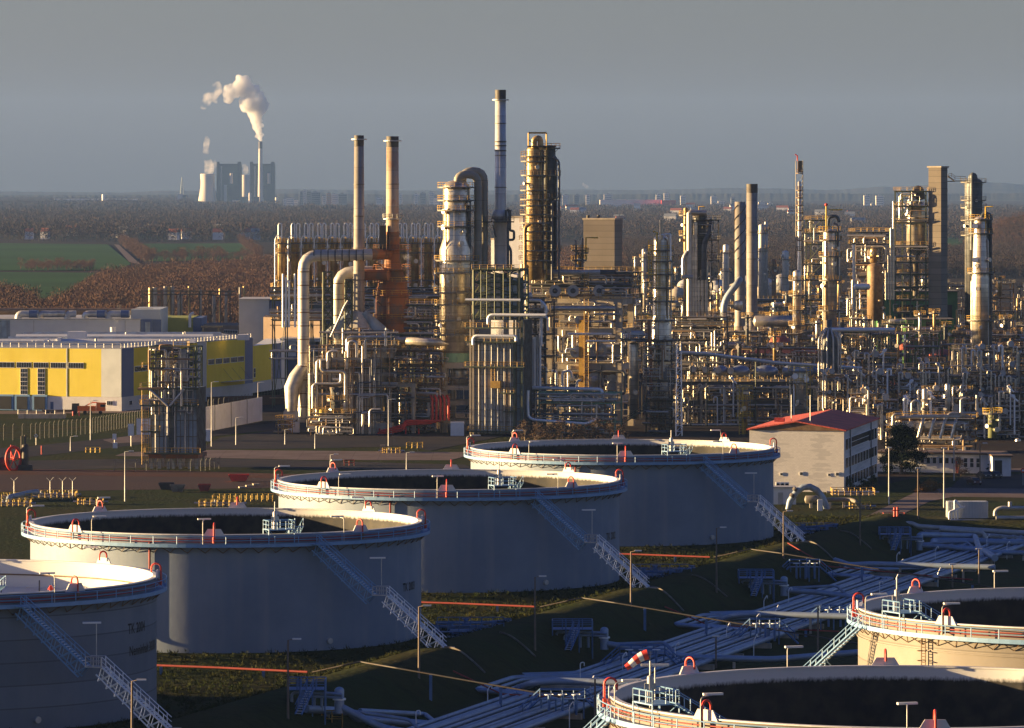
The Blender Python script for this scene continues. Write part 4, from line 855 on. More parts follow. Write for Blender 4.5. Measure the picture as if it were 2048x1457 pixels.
# furnace block below the stacks
fb = thing('process_furnace', 'wide panelled process furnace under the two flue stacks with ochre galleries', 'furnace', (X(690, D), D-6, 0))
casing(622, 766, 715, 846, D-6, 14, 'panel', fb, 1.6, 3.4); casing(646, 786, 690, 716, D-4, 10, 'panel', fb, 1.4, 2.5, 'upper_casing')
for py in (845,): obj('concrete_base', MB().box(X(672, D-6), X(790, D-6), D-9, D-6.3, 0, Z(846, D-9)), M['conc'], fb)
for a, b, y in ((615, 800, 735), (618, 772, 779), (660, 800, 690), (620, 770, 822)): gallery(a, b, y, D-6.2, fb)
for x_ in range(620, 800, 18): obj('post', MB().box(X(x_, D-7.8), X(x_, D-7.8)+.25, D-7.9, D-7.6, 0, Z(690, D-7.8)), M['brown_steel'], fb)
for k, pts in enumerate([[(640,870),(640,718),(668,718)], [(633,815),(633,765),(690,765),(690,742)], [(664,735),(664,700),(684,700)], [(672,756),(697,756),(697,832),(690,836)], [(702,735),(702,672),(790,672)], [(706,712),(706,680),(722,680),(722,712)], [(738,715),(738,676),(756,676)], [(780,690),(780,660)], [(650,718),(650,740),(700,740),(700,800)], [(733,870),(733,822),(742,822)], [(748,870),(748,815),(770,815)], [(670,672),(690,630),(697,612),(705,600)], [(626,745),(626,790),(640,790)]]):
    pipe([(p[0], p[1], -9.4-(k % 3)*.6) for p in pts], D, .38 if k < 10 else .3, 'pipe' if k % 4 else 'clad_fine', fb, name='pipe')
r = random.Random(77)
for k in range(60): rpipe(r, X(618, D), X(800, D), D-9.2, D-7, Z(870, D), Z(690, D), fb, (.09, .25))
for k in range(26): rpipe(r, X(640, D), X(800, D), D-6.2, D-5, Z(706, D), Z(655, D), fb, (.1, .3))
v = column('dark vertical vessel at the front left of the process furnace', 672, D-14, [(866, 9), (790, 9), (782, 12), (775, 12)], 'clad_dark', (800, 830), seed=5, name='vertical_vessel', cat='vessel', dome=False)
column('small yellow vessel beside the dark vertical vessel', 645, D-15, [(862, 6.5), (822, 6.5)], 'yellow', (840,), seed=6, name='vertical_vessel', cat='vessel', n=14, nozzles=2, ladder=False)
t = frame('ochre railed skid at the foot of the big flue duct', 556, 578, D-10, 3, [1.6, 3.4], 2, 1, 'ochre', pipes=6, seed=8, brace=0, pw=.2, name='pipe_skid', cat='skid')
frame('low steel frame with jumbled pipes in front of the process furnace', 620, 700, D-18, 5, [2.8, 5.4], 4, 1, 'brown_steel', pipes=55, seed=9, pw=.22, pr=(.08,.22))
fb.rotation_euler = (0, 0, R(-9))
# rack between furnace and main column
frame('brown steel frame full of pipework left of the round main column', 784, 884, D-4, 12, [Z(835, D), Z(800, D), Z(768, D), Z(730, D), Z(700, D)], 3, 1, 'brown_steel', pipes=90, seed=12, brace=.3, pr=(.1,.32), pw=.42)
frame('upper steel frame of pipes between the rusty stack and the main column', 800, 885, D+10, 10, [Z(700, D+10), Z(670, D+10), Z(640, D+10), Z(610, D+10)], 3, 1, 'green_steel', pipes=60, seed=13, z0=0)
frame('concrete portal frame below the brown pipe frame', 778, 828, D-5.5, 6, [Z(765, D)], 1, 1, 'conc', rails=True, pipes=8, seed=14, brace=0, pw=.9, name='concrete_portal')
t = thing('fire_water_manifold', 'bright red fire water pipes at the foot of the brown frame', 'pipes', (X(850, D), D-9, 0))
for k in range(5): pipe([(866+k*8, 838, -8-k*.4), (866+k*8, 796, -8-k*.4), (862+k*8, 790, -6)], D, .33, 'red', t)
for k in range(3): pipe([(752+k*6, 866-k*4, -11), (808, 857-k*5, -10.5), (812, 846-k*4, -10), (866+k*8, 843-k*2, -9)], D, .28, 'red', t)
for k in range(4): obj('support', MB().box(X(760+k*26, D), X(763+k*26, D), D-11, D-10.6, 0, 1.4), M['red'], t)
t = thing('transfer_drum', 'long shiny horizontal drum with pointed end left of the main column', 'vessel', (X(855, D-3), D-3, Z(690, D)))
obj('shell', MB().path([PT((812, 680, -4), D), PT((812.5, 681, -4), D), PT((880, 685, -4), D), PT((898, 688, -4), D)], [.2, 1.0, 1.05, .15], 20), M['clad_fine'], t)
obj('reducer', MB().path([PT((790, 677, -4), D), PT((813, 680, -4), D)], [.5, .8], 14), M['clad'], t)
for k in (820, 868): obj('support', MB().box(X(k, D)-.2, X(k, D)+.2, D-4.4, D-3.6, Z(700, D), Z(688, D)), M['green_steel'], t)
# round main column
mc = column('round main column, bright cladding, wide below and narrower above, two arched pipes at its top', 913, D, [(722, 33), (500, 34), (478, 27), (375, 27)], 'clad', (374, 400, 420, 452, 520, 545, 584, 608, 640, 668), nozzles=16, seed=21, risers=((-30, 640, 720, .3, 'pipe'), (26, 400, 700, .4, 'clad_dark'), (-20, 420, 560, .18, 'pipe_brown'), (33, 520, 720, .35, 'pipe')), rr=1.4)
obj('green_band', MB().lathe(X(913, D), D, [(33.2*S, Z(724, D)), (33.4*S, Z(724, D)), (33.4*S, Z(706, D)), (33.2*S, Z(706, D))], 28, smooth=False), mat('green_paint', (.3,.5,.3), .5), mc)
for k, (xa, yt, xb, w_, o_) in enumerate(((915, 350, 956, 8, -1), (925, 343, 968, 8, 2))):
    obj('overhead_pipe', MB().path([PT((xa, 380, o_), D), PT((xa, yt, o_), D), PT((xb, yt-1, o_+1), D), PT((xb, 545, o_+2), D)], w_*S, 18, bend=2.7), mat('overhead', (.36,.34,.27), .5, .2, (.22,.2,.16), .3, .5, seam=5), mc)
t = frame('concrete table on four legs carrying the main column', 889, 944, D-4.4, 8.5, [Z(838, D), Z(800, D), Z(770, D), Z(724, D)], 1, 1, 'conc', rails=False, deck=False, pipes=10, seed=22, brace=0, pw=1.1, name='column_table')
obj('top_slab', MB().box(X(884, D), X(948, D), D-5, D+5, Z(736, D), Z(724, D)-.05), M['conc'], t)
column('short fat vessel hanging below the main column inside the table', 918, D, [(776, 18), (742, 18)], 'clad_fine', (), seed=23, name='bottom_vessel', cat='vessel', ladder=False, nozzles=2)
one('container', MB().box(X(901, D-20), X(928, D-20), D-20, D-17, 0, 3.4), M['white_wall'], 'small white corrugated container by the foot of the furnace tower', 'container')
# ------------------------------------------------------------------ tall panelled furnace tower
tw = thing('furnace_tower', 'tall panelled furnace tower with ochre ladders and galleries beside the main column', 'furnace', (X(992, D-17), D-17, 0)); d = D-17
casing(944, 1030, 678, 868, d, 11, 'panel', tw, .95, 2.6); casing(1031, 1046, 640, 868, d+2, 8, 'panel_blue', tw, .8, 3, 'side_casing')
for py, a, b in ((862, 936, 1032), (733, 930, 1052), (683, 932, 1036), (655, 930, 1042), (785, 1002, 1032), (822, 1010, 1034)): gallery(a, b, py, d-.3, tw)
for px in (940, 946, 1030, 1046): obj('post', MB().box(X(px, d)-.2, X(px, d)+.2, d-.6, d-.2, 0, Z(640, d)), M['conc'] if px < 1000 else M['green_steel'], tw)
ladder_px(988, 730, 775, d-1.2, 'ochre', tw); ladder_px(1018, 745, 870, d-1.4, 'brown_steel', tw); obj('ladder_cabin', MB().box(X(984, d), X(1004, d), d-2, d-.4, Z(776, d), Z(762, d)), M['ochre'], tw)
for k in range(6): pipe([(958+k*13, 868, -.6), (958+k*13, 690, -.6)], d, .11, 'mast', tw)
pipe([(948, 690, -1.5), (948, 672, -1.5), (1036, 672, -1.5), (1036, 682, -1.5)], d, .36, 'galv', tw); pipe([(932, 600, -1.5), (1045, 600, -1.5)], d, .33, 'galv', tw, name='cross_pipe')
pipe([(978, 650, -1), (978, 630, -1), (1096, 630, -1)], d, .4, 'galv', tw)
ft = lattice('green lattice frame of boxes on top of the furnace tower', 946, 1040, 540, 640, d+1, 9, 4, 'green_steel', .26, 'lattice_boxes')
casing(956, 1000, 548, 640, d+2, 6, 'panel', ft, 1.1, 1.6, 'convection_casing', 'green_steel'); casing(1003, 1034, 556, 640, d+2, 6, 'panel_blue', ft, 1.1, 1.6, 'convection_casing', 'green_steel')
for px in (962, 974, 990, 1008, 1022): obj('post', MB().bar((X(px, d), d+.6, Z(640, d)), (X(px, d), d+.6, Z(538, d)), .14), M['green_steel'], ft)
obj('top_deck', MB().box(X(944, d), X(1042, d), d, d+10, Z(540, d), Z(540, d)+.3), M['green_steel'], ft); obj('handrail', MB().rail([(X(944, d), d, Z(539, d)), (X(1042, d), d, Z(539, d))], 1.1, .05, 2), M['ochre'], ft)
tw.rotation_euler = (0, 0, R(-13)); ft.rotation_euler = (0, 0, R(-13))
# tall bright stack
ws = stack('tallest stack, smooth bright metal with dark top', 1001, D+4, 181, 440, 21, 'stack_white', 23, rings=(199,), dark_top=True)
x = X(1001, D+4); dd = D+4
obj('lower_shaft', MB().lathe(x, dd, [(1.55, Z(536, dd)), (1.6, Z(440, dd)+.01), (2.2, Z(438, dd)), (2.2, Z(428, dd)), (1.5, Z(420, dd))], 24), M['stack_white'], ws)
for py in (443, 540): z = Z(py, dd); pf = obj('platform', MB().box(x-5 if py == 443 else x-2.5, x+3.4, dd-3, dd+2.5, z-.3, z), M['dark_steel'], ws); obj('handrail', MB().rail([(x-5, dd-3, z), (x+3.4, dd-3, z), (x+3.4, dd+2.5, z), (x-5, dd+2.5, z)], 1.1, .05, 1.4, closed=True), M['brown_steel'], pf)
for k, pts in enumerate([[(1016,540),(1016,450),(1020,430),(1016,418)], [(1012,445),(1012,420)], [(1018,480),(1028,480),(1028,462),(1020,462),(1020,420)], [(1022,540),(1022,500),(1016,490)], [(986,450),(992,475)], [(1008,540),(1030,548),(1036,548),(1036,640)]]): pipe([(p[0], p[1], -2.6) for p in pts], dd, .32 if k < 4 else .2, 'clad_dark' if k != 5 else 'galv', ws)
for py in (285, 293, 303): obj('flange_ring', MB().lathe(x, dd, [(1.34, Z(py, dd)), (1.5, Z(py, dd)), (1.5, Z(py, dd)+.3), (1.34, Z(py, dd)+.3)], 24, smooth=False), M['dark_steel'], ws)
# twin column with frame at its head
c2 = column('golden lit column of the tall twin columns with a square lifting frame on its head', 1069, D+19, [(560, 20), (462, 19), (408, 17), (300, 15.5)], 'clad_old', (312, 322, 350, 380, 398, 410, 428, 445, 462, 480, 500, 520), nozzles=9, seed=41, risers=((17, 300, 540, .25, 'pipe_dark'),), rail='brown_steel', rr=1.5)
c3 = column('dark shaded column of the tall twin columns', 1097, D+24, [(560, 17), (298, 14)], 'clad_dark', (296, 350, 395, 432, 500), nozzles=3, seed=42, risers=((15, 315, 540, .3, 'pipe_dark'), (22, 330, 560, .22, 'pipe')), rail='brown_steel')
x0, x1, z0, z1 = X(1057, D+15), X(1093, D+15), Z(292, D+15), Z(266, D+15)
obj('lifting_frame', MB().bar((x0, D+17, z0), (x0, D+17, z1), .2).bar((x1, D+17, Z(560, D)), (x1, D+17, z1), .2).bar((x0, D+17, z1), (x1, D+17, z1), .22).bar((x0, D+17, (z0+z1)/2), (x0+2, D+17, z0), .1), M['ochre'], c2)
obj('head_pipe', MB().path([PT((1068, 300, -1), D+19), PT((1068, 278, -1), D+19), PT((1080, 276, -1), D+19), PT((1082, 300, -1), D+19)], .75, 14, bend=1.3), M['clad_old'], c2)
obj('head_deck', MB().box(X(1055, D+15), X(1112, D+15), D+16, D+27, Z(294, D+15), Z(292, D+15)), M['dark_steel'], c2)
for k, pts in enumerate([[(1050, 560), (1050, 455), (1060, 448)], [(1118, 560), (1118, 322), (1106, 314)], [(1104, 560), (1104, 405), (1112, 400)]]): pipe([(p[0], p[1], -1) for p in pts], D+17, .5 if k == 0 else .28, 'clad_old' if k == 0 else 'pipe_dark', c3)
# concrete blocks behind
def cblock(label, p0, p1, y0, y1, d, depth, m='conc_tower', a=.3, top=True):   # square block turned a little, its wide face towards the sun
    x0, x1, z = X(p0, d), X(p1, d), Z(y0, d); t = thing('concrete_tower', label, 'tower', ((x0+x1)/2, d, 0)); W = (x1-x0)/math.cos(a); L = depth
    q = [(x0, d+W*math.sin(a)), (x1, d), (x1+L*math.sin(a), d+L*math.cos(a)), (x0+L*math.sin(a), d+W*math.sin(a)+L*math.cos(a))]; obj('wall', MB().prism(q, 0, z), M[m], t)
    cx_, cy_ = sum(p[0] for p in q)/4, sum(p[1] for p in q)/4
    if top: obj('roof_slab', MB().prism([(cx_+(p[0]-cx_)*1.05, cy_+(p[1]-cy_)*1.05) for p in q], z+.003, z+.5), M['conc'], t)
    return t
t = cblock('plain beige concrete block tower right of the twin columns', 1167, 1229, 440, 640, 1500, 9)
for px in (1176, 1197): obj('roof_vent', MB().cyl(X(px, 1503), 1503, Z(439, 1500), Z(431, 1500), .5, 10), M['dark_steel'], t)
cblock('pale concrete block between the tallest stack and the twin columns', 1018, 1046, 436, 640, 1480, 10, 'white_wall')
cblock('narrow pale slab beside the tall bright stack, half hidden', 982, 992, 480, 640, 1490, 8, 'white_wall')
# ------------------------------------------------------------------ refinery: concrete frame and its green rack
d = 1215.; LV = [Z(y, d) for y in (790, 728, 658, 598)]
cf = frame('big beige concrete frame of four open storeys with vessels on its decks', 1097, 1240, d, 14, LV, 2, 1, 'conc', rail='ochre', pipes=70, seed=51, brace=0, pw=1.5, name='concrete_structure', pr=(.12,.4))
ladder_px(1176, 545, 780, d-1.6, 'ochre', cf, 1.1); obj('yellow_column', MB().box(X(1160, d), X(1170, d), d-1.5, d-.9, Z(790, d), Z(640, d)), M['ochre'], cf)
frame('green steel storey standing on the big concrete frame', 1062, 1262, d+1, 12, [Z(572, d), Z(545, d)], 5, 1, 'green_steel', pipes=60, seed=52, brace=.5, z0=Z(598, d)+.1)
t = thing('overhead_main', 'thick pale horizontal main on top of the green storey', 'pipe', (X(1140, d), d-1, Z(545, d)))
for k, (a, b, m) in enumerate(((1060, 1100, 'pipe_brown'), (1098, 1200, 'mast'), (1200, 1232, 'clad_dark'))): obj('pipe_run', MB().drum(PT((a, 545, -1), d), PT((b, 545, -1), d), (5.4-.15*k)*d/F, 16, .2), M[m], t)
for k in (1075, 1120, 1165, 1210): obj('support', MB().box(X(k, d)-.15, X(k, d)+.15, d-1.6, d-.4, Z(556, d), Z(548, d)), M['green_steel'], t)
column('small golden vessel behind the thick pale main', 1158, d+6, [(552, 6), (512, 6)], 'clad_old', (500, 520), seed=54, nozzles=3, name='vertical_vessel', cat='vessel', n=18)
column('slim pale vent vessel beside the small golden vessel', 1152, d+5, [(552, 2.4), (482, 2.4)], 'stack_grey', (), seed=55, nozzles=0, name='vertical_vessel', cat='vessel', n=12, ladder=False)
column('slim pale vent vessel right of the small golden vessel', 1165, d+5, [(552, 2.4), (477, 2.4)], 'stack_grey', (505,), seed=56, nozzles=0, name='vertical_vessel', cat='vessel', n=12, ladder=False)
one('davit', MB().path([PT((1172, 520), d+4), PT((1172, 476), d+4), PT((1196, 476), d+4)], .22, 6), M['yellow'], 'yellow lifting davit left of the beige concrete block tower', 'davit')
for k, (px, py, r_, lab) in enumerate([(1110, 582, 1.25, 'leftmost'), (1146, 582, 1.25, 'second'), (1198, 582, 1.25, 'third'), (1234, 582, 1.2, 'rightmost')]): exch('dark round ended drum on the green storey, %s of four' % lab, px, py, d-1, r_, 6, 'drums on the green storey', 'clad_dark')
for k, (px, py, r_, m, lab) in enumerate([(1151, 704, 1.2, 'clad', 'bright dished drum on the middle deck of the concrete frame, left one'), (1197, 702, 1.8, 'clad_fine', 'large bright round drum on the middle deck of the concrete frame'), (1190, 763, 1.9, 'clad', 'large bright drum on the lowest deck of the concrete frame'), (1224, 758, .95, 'mast', 'upper pale round exchanger end at the right of the lowest deck'), (1224, 773, .95, 'mast', 'lower pale round exchanger end at the right of the lowest deck'), (1157, 640, .85, 'mast', 'small pale exchanger end on the third deck, left'), (1210, 641, .8, 'mast', 'small pale exchanger end on the third deck, right'), (1143, 756, .7, 'mast', 'small exchanger end at the left of the lowest deck')]): exch(lab, px, py, d-.8, r_, 5, 'exchangers and drums in the concrete frame', m)
t = thing('deck_pipework', 'bright looped pipes on the lower decks of the big concrete frame', 'pipes', (X(1130, d), d-2, Z(790, d)))
for pts, rr_ in (([(1103,742),(1112,742),(1112,770)], .4), ([(1125,772),(1125,742),(1143,742),(1143,756)], .4), ([(1154,778),(1154,762),(1162,760)], .35), ([(1102,617),(1238,617)], .8), ([(1135,668),(1232,668)], .35), ([(1212,693),(1236,693)], .5), ([(1172,682),(1238,682)], .3), ([(1132,705),(1132,698),(1150,698)], .25)): pipe([(p[0], p[1], -2) for p in pts], d, rr_, 'galv' if rr_ != .8 else 'pipe', t)
# dark bundle of tall pipes and platforms right of the furnace tower
t = frame('dark steel frame with tall pipes between furnace tower and concrete frame', 1052, 1092, D-4, 9, [Z(y, D) for y in (820, 770, 712, 668, 632, 604)], 2, 1, 'dark_steel', rail='brown_steel', pipes=30, seed=61, brace=.5)
for k, px in enumerate((1056, 1061, 1066, 1071, 1076, 1082)): pipe([(px, 770+k*2, -5), (px, 682-k*3, -5)], D, .36, 'galv' if k % 2 else 'mast', t, name='tall_pipe')
for pts, rr_ in (([(1086,690),(1086,634),(1096,630),(1096,612),(1088,604)], .4), ([(1055,772),(1062,774),(1210,776),(1212,790),(1212,868)], .45), ([(1062,600),(1088,600),(1088,615)], .35), ([(1040,633),(1100,633),(1100,660)], .3)): pipe([(p[0], p[1], -6) for p in pts], D, rr_, 'galv', t)
drum('pale horizontal drum with red lettering panel by the green lattice boxes', 1049, 593, D-2, 1.0, 3.2, 'x', 'mast')
frame('bright green low pipe rack in front of the concrete frame', 1076, 1232, D-14, 7, [Z(838, D), Z(800, D), Z(780, D)], 4, 1, mat('mint_steel', (.2,.36,.24), .6, 0, (.12,.2,.14), .6, .6), rail='ochre', pipes=60, seed=63, brace=.25, deck=False)
t = thing('pipe_run', 'long bright pipe sloping along the foot of the green rack', 'pipe', (X(1120, D), D-16, Z(870, D)))
pipe([(1056, 776, -16), (1055, 800, -16), (1056, 828, -16), (1066, 834, -16), (1172, 842, -16), (1192, 832, -16)], D, .36, 'galv', t); obj('support', MB().bar(PT((1140, 868, -16), D), PT((1140, 838, -16), D), .2), M['grey_steel'], t)
frame('ochre and pale frame of vertical pipes at the right end of the green rack', 1180, 1216, D-12, 6, [Z(835, D), Z(800, D)], 2, 1, 'ochre', pipes=26, seed=64, brace=.3, pw=.3)
frame('steel frame of pipes filling the gap behind the furnace tower', 1040, 1270, 1262, 10, [12, 19, 26, 33], 6, 1, 'dark_steel', rail='brown_steel', pipes=70, seed=65)
# vessel with platform, and the dark column beside it
column('bright tall vessel standing beside the dark column', 1268, D, [(838, 10), (690, 10)], 'clad_fine', (), seed=71, nozzles=2, rail='ochre', dome=True, ladder=False, name='vertical_vessel', cat='vessel')
frame('steel landing with railings on top of the bright tall vessel', 1245, 1292, D-3, 7, [Z(678, D)], 1, 1, 'green_steel', rail='galv', pipes=10, seed=72, brace=0, z0=Z(684, D), pw=.25)
drum('small pale drum lying on the landing above the bright tall vessel', 1275, 668, D-2, .8, 3, 'x', 'mast')
t = column('tall column wrapped in yellow ladders, slim above, dark below', 1322, D+2, [(870, 22), (760, 22), (640, 20), (632, 17.5), (575, 16.5), (478, 14)], 'clad', (500, 522, 548, 575, 602, 640, 700, 760, 800), seed=73, nozzles=16, rail='yellow', risers=((-22, 660, 780, .28, 'clad_fine'), (-15, 690, 800, .2, 'galv'), (-9, 640, 700, .24, 'galv'), (16, 470, 560, .14, 'pipe'), (12, 480, 700, .2, 'pipe_brown'), (20, 500, 700, .2, 'pipe')))
ladder_px(1316, 470, 640, D-1, 'yellow', t, 1.0); ladder_px(1300, 480, 560, D-.5, 'yellow', t, .8)
for k, py in enumerate((500, 548, 590)): obj('cantilever_deck', MB().box(X(1296, D), X(1312, D), D-3, D-.5, Z(py, D)-.2, Z(py, D)), M['yellow'], t)
obj('top_davit', MB().path([PT((1314, 490, -1), D), PT((1314, 466, -1), D), PT((1306, 463, -1), D)], .2, 6), M['yellow'], t)
pipe([(1322, 480, -1), (1322, 440, -1)], D, .5, 'clad', t, name='vent_tip'); pipe([(1322, 470, -1.5), (1341, 468, -1.5), (1341, 520, -1.5)], D, .18, 'galv', t)
obj('warm_pipe', MB().path([PT((1301, 780, -4), D), PT((1301, 700, -4), D), PT((1297, 680, -4), D), PT((1297, 640, -4), D)], .42, 10, bend=1), M['rust'], t)
frame('black steel frame around the foot of the dark column', 1292, 1344, D-4, 9, [Z(y, D) for y in (835, 800, 760, 720, 680)], 2, 1, 'dark_steel', rail='brown_steel', pipes=70, seed=74, brace=.4)
frame('grey scaffold stair tower at the foot of the dark column', 1300, 1332, D-9, 4, [2.5, 4.5, 6.5, 8.5, 10.5], 2, 1, 'brown_steel', rail='grey_steel', pipes=4, seed=75, pw=.16, brace=1, name='scaffold')
t = thing('steel_stair', 'green steel stair rising to the foot of the dark column', 'stair', (X(1262, D), D-8, 0)); flight(PT((1243, 846, -8), D), PT((1292, 812, -8), D), M['green_steel'], t, 16, truss=False)
lm = thing('lattice_pylon', 'slender white lattice pylon in front of the right hand racks', 'mast', (X(1358, D-20), D-20, 0)); dd = D-20
for k in range(4): sx_, sy_ = ((-1,-1),(1,-1),(1,1),(-1,1))[k]; obj('leg', MB().bar((X(1358, dd)+sx_*.75, dd+sy_*.75, 0), (X(1358, dd)+sx_*.5, dd+sy_*.5, Z(688, dd)), .11), M['galv'], lm)
for k in range(16): z = Z(875-k*11.5, dd); mb = MB(); q = .72-k*.013; mb.bar((X(1358, dd)-q, dd-q, z), (X(1358, dd)+q, dd-q, z+1.45), .07).bar((X(1358, dd)+q, dd-q, z+1.45), (X(1358, dd)-q, dd-q, z+1.5), .08).bar((X(1358, dd)-q, dd-q, z), (X(1358, dd)-q, dd+q, z+1.45), .07); obj('lacing', mb, M['galv'], lm)
# bundle columns
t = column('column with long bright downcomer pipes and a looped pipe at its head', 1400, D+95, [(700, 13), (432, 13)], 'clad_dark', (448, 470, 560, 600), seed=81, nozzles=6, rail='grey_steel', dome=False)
dd = D+95
for k, (px, a, b, rr_, m) in enumerate([(1378, 426, 640, .75, 'pipe'), (1385, 470, 640, .5, 'clad_fine'), (1391, 445, 650, .45, 'clad_fine'), (1397, 560, 690, .45, 'clad_fine'), (1404, 540, 690, .5, 'clad_fine'), (1412, 520, 690, .5, 'clad_fine')]): pipe([(px, b, -2.6), (px, a, -2.6)], dd, rr_, m, t, name='downcomer')
pipe([(1378, 430, -2.6), (1380, 425, -2.6), (1412, 426, -2.6)], dd, .7, 'clad_fine', t); pipe([(1407, 560, -3), (1407, 485, -3), (1420, 465, -3), (1422, 440, -2)], dd, .75, 'clad_dark', t); pipe([(1366, 555, -3), (1366, 515, -3), (1374, 503, -3)], dd, .55, 'pipe', t); pipe([(1362, 553, -3), (1385, 554, -3)], dd, .6, 'mast', t)
frame('open steel frame round the column with long downcomers', 1384, 1424, dd-2, 9, [Z(y, dd) for y in (640, 600, 560, 520, 480, 440)], 1, 1, 'dark_steel', rail='grey_steel', pipes=16, seed=82, pw=.25, deck=True)
one('davit', MB().path([PT((1398, 432), dd), PT((1398, 414), dd), PT((1410, 414), dd)], .2, 6), M['ochre'], 'yellow davit on the head of the column with downcomers', 'davit')
column('slim brown column just left of the column with downcomers', 1372, dd+30, [(690, 5), (418, 5)], 'clad_old', (430, 470, 520, 600), seed=83, nozzles=3, n=16)
frame('dark rack of pipes below the column with downcomers', 1350, 1440, 1250, 10, [Z(y, 1250) for y in (740, 710, 680, 655, 635)], 4, 1, 'dark_steel', rail='brown_steel', pipes=110, seed=84, pr=(.1,.3))
# helical stack, plain stack, thin tower
stack('shorter stack wound with helical strakes', 1480, 1420, 404, 660, 21, 'stack_grey', strakes=True, name='helical_stack', dark_top=False)
s2 = stack('plain pale stack standing right behind the helical one', 1504, 1430, 369, 680, 22, 'stack_grey', dark_top=True)
t = thing('sloping_duct', 'pale duct sloping up to the helical stack', 'duct', (X(1460, 1415), 1415, Z(660, 1415))); pipe([(1447, 640, -2), (1447, 602, -2), (1478, 562, -2), (1480, 560, 2)], 1415, 1.0, 'panel_blue', t, name='duct'); obj('bottle_drum', MB().drum(PT((1476, 618, -2), 1415), PT((1476, 604, -2), 1415), 1.3, 16), M['clad'], t)
t = thing('needle_tower', 'very slender stepped column in an open frame with a red crane arm on top', 'column', (X(1600, 1500), 1500, 0)); dd = 1500; x = X(1599, dd); q = dd/F
obj('shell', MB().lathe(x, dd, [(4.5*q, Z(690, dd)), (4.5*q, Z(520, dd)), (3.6*q, Z(515, dd)), (3.6*q, Z(365, dd)), (.1, Z(362, dd))], 16), M['clad_fine'], t)
for py in (346, 380, 395, 410, 425, 440, 460, 480, 500, 560, 600): z = Z(py, dd); pf = obj('platform', MB().lathe(x, dd, [(.3, z), (7*q, z), (7*q, z-.3), (.3, z-.3)], 12, smooth=False), M['brown_steel'], t); obj('handrail', MB().rail([(x+6.8*q*math.cos(a*1.047), dd+6.8*q*math.sin(a*1.047), z) for a in range(6)], 1.1, .06, 3, closed=True), M['brown_steel'], pf)
for dx in (-7, 7): obj('post', MB().bar((x+dx*q, dd+1, Z(690, dd)), (x+dx*q, dd+1, Z(322, dd)), .13), M['grey_steel'], t)
for k in range(24): z = Z(560-k*10, dd); obj('cross_brace', MB().bar((x+3*q, dd+1, z), (x+7*q, dd+1, z+1.5), .06), M['grey_steel'], t)
obj('head_box', MB().box(x-3.5*q, x+5*q, dd-.8, dd+.8, Z(345, dd), Z(322, dd)), M['brown_steel'], t); obj('crane_arm', MB().path([(x-4*q, dd, Z(322, dd)), (x-4*q, dd, Z(312, dd)), (x-9*q, dd, Z(309, dd))], .22, 6), M['red'], t)
t = column('thicker golden vessel at the foot of the very slender column', 1594, 1380, [(692, 8), (545, 8)], 'clad', (560, 590, 620, 650), seed=91, nozzles=8)
# right hand columns
t = column('tall bright column with yellow head platform and mast, right of the slender one', 1660, 1300, [(735, 14), (466, 14)], 'clad_fine', (462, 480, 512, 560, 620), seed=92, nozzles=7, rail='ochre', risers=((15, 450, 560, .3, 'pipe_dark'), (18, 455, 700, .25, 'pipe'), (-14, 480, 640, .2, 'pipe')))
dd = 1300
obj('yellow_mast', MB().path([PT((1652, 470, -1), dd), PT((1652, 408, -1), dd)], .22, 6), M['yellow'], t); obj('yellow_arm', MB().path([PT((1656, 420, -1), dd), PT((1684, 420, -1), dd)], .2, 6), M['yellow'], t); obj('red_tip', MB().sphere(PT((1652, 410, -1), dd), .45), M['red'], t)
pipe([(1656, 452, -1), (1656, 434, -1), (1674, 432, -1), (1678, 445, -1)], dd, .45, 'clad_dark', t)
t = thing('bottle_vessel', 'dark bottle shaped vessel in a cage of pipes, below the bright column', 'vessel', (X(1659, 1215), 1215, Z(745, 1215))); dd = 1215; x = X(1659, dd); q = dd/F
obj('shell', MB().lathe(x, dd, [(18*q, Z(790, dd)), (18*q, Z(694, dd)), (16*q, Z(680, dd)), (10*q, Z(668, dd)), (5*q, Z(660, dd)), (5*q, Z(640, dd)), (.1, Z(639, dd))], 28), M['clad_dark'], t)
for k in range(6): a = R(190+k*32); obj('cage_pipe', MB().path([(x+22*q*math.cos(a), dd+22*q*math.sin(a), Z(790, dd)), (x+22*q*math.cos(a), dd+22*q*math.sin(a), Z(676, dd)), (x+7*q*math.cos(a), dd+7*q*math.sin(a), Z(656, dd))], .22, 8, bend=1), M['pipe'], t)
pipe([(1662, 659, -3), (1788, 659, -3)], dd, .5, 'galv', t, name='outlet_pipe')
# vessel in a frame beside the concrete tower
t = column('large bright vessel inside the open steel frame left of the tall concrete tower', 1832, 1500, [(592, 6), (512, 6), (505, 19), (412, 19)], 'clad', (), seed=95, nozzles=5, ladder=False, name='regenerator_vessel', cat='vessel'); dd = 1500
obj('top_bend', MB().path([PT((1828, 400, -2), dd), PT((1828, 382, -2), dd), PT((1838, 378, -2), dd), PT((1842, 400, -2), dd)], 1.3, 14, bend=2), M['clad_dark'], t); obj('side_duct', MB().path([PT((1816, 430, -3), dd), PT((1820, 395, -3), dd), PT((1828, 385, -3), dd)], .9, 14, bend=2), M['clad_fine'], t)
frame('tall open steel frame of many decks round the large bright vessel', 1790, 1852, 1493, 14, [Z(y, 1493) for y in (625, 600, 574, 548, 524, 491, 445, 412, 382)], 2, 1, 'green_steel', rail='ochre', pipes=40, seed=96, pw=.42, brace=.45)
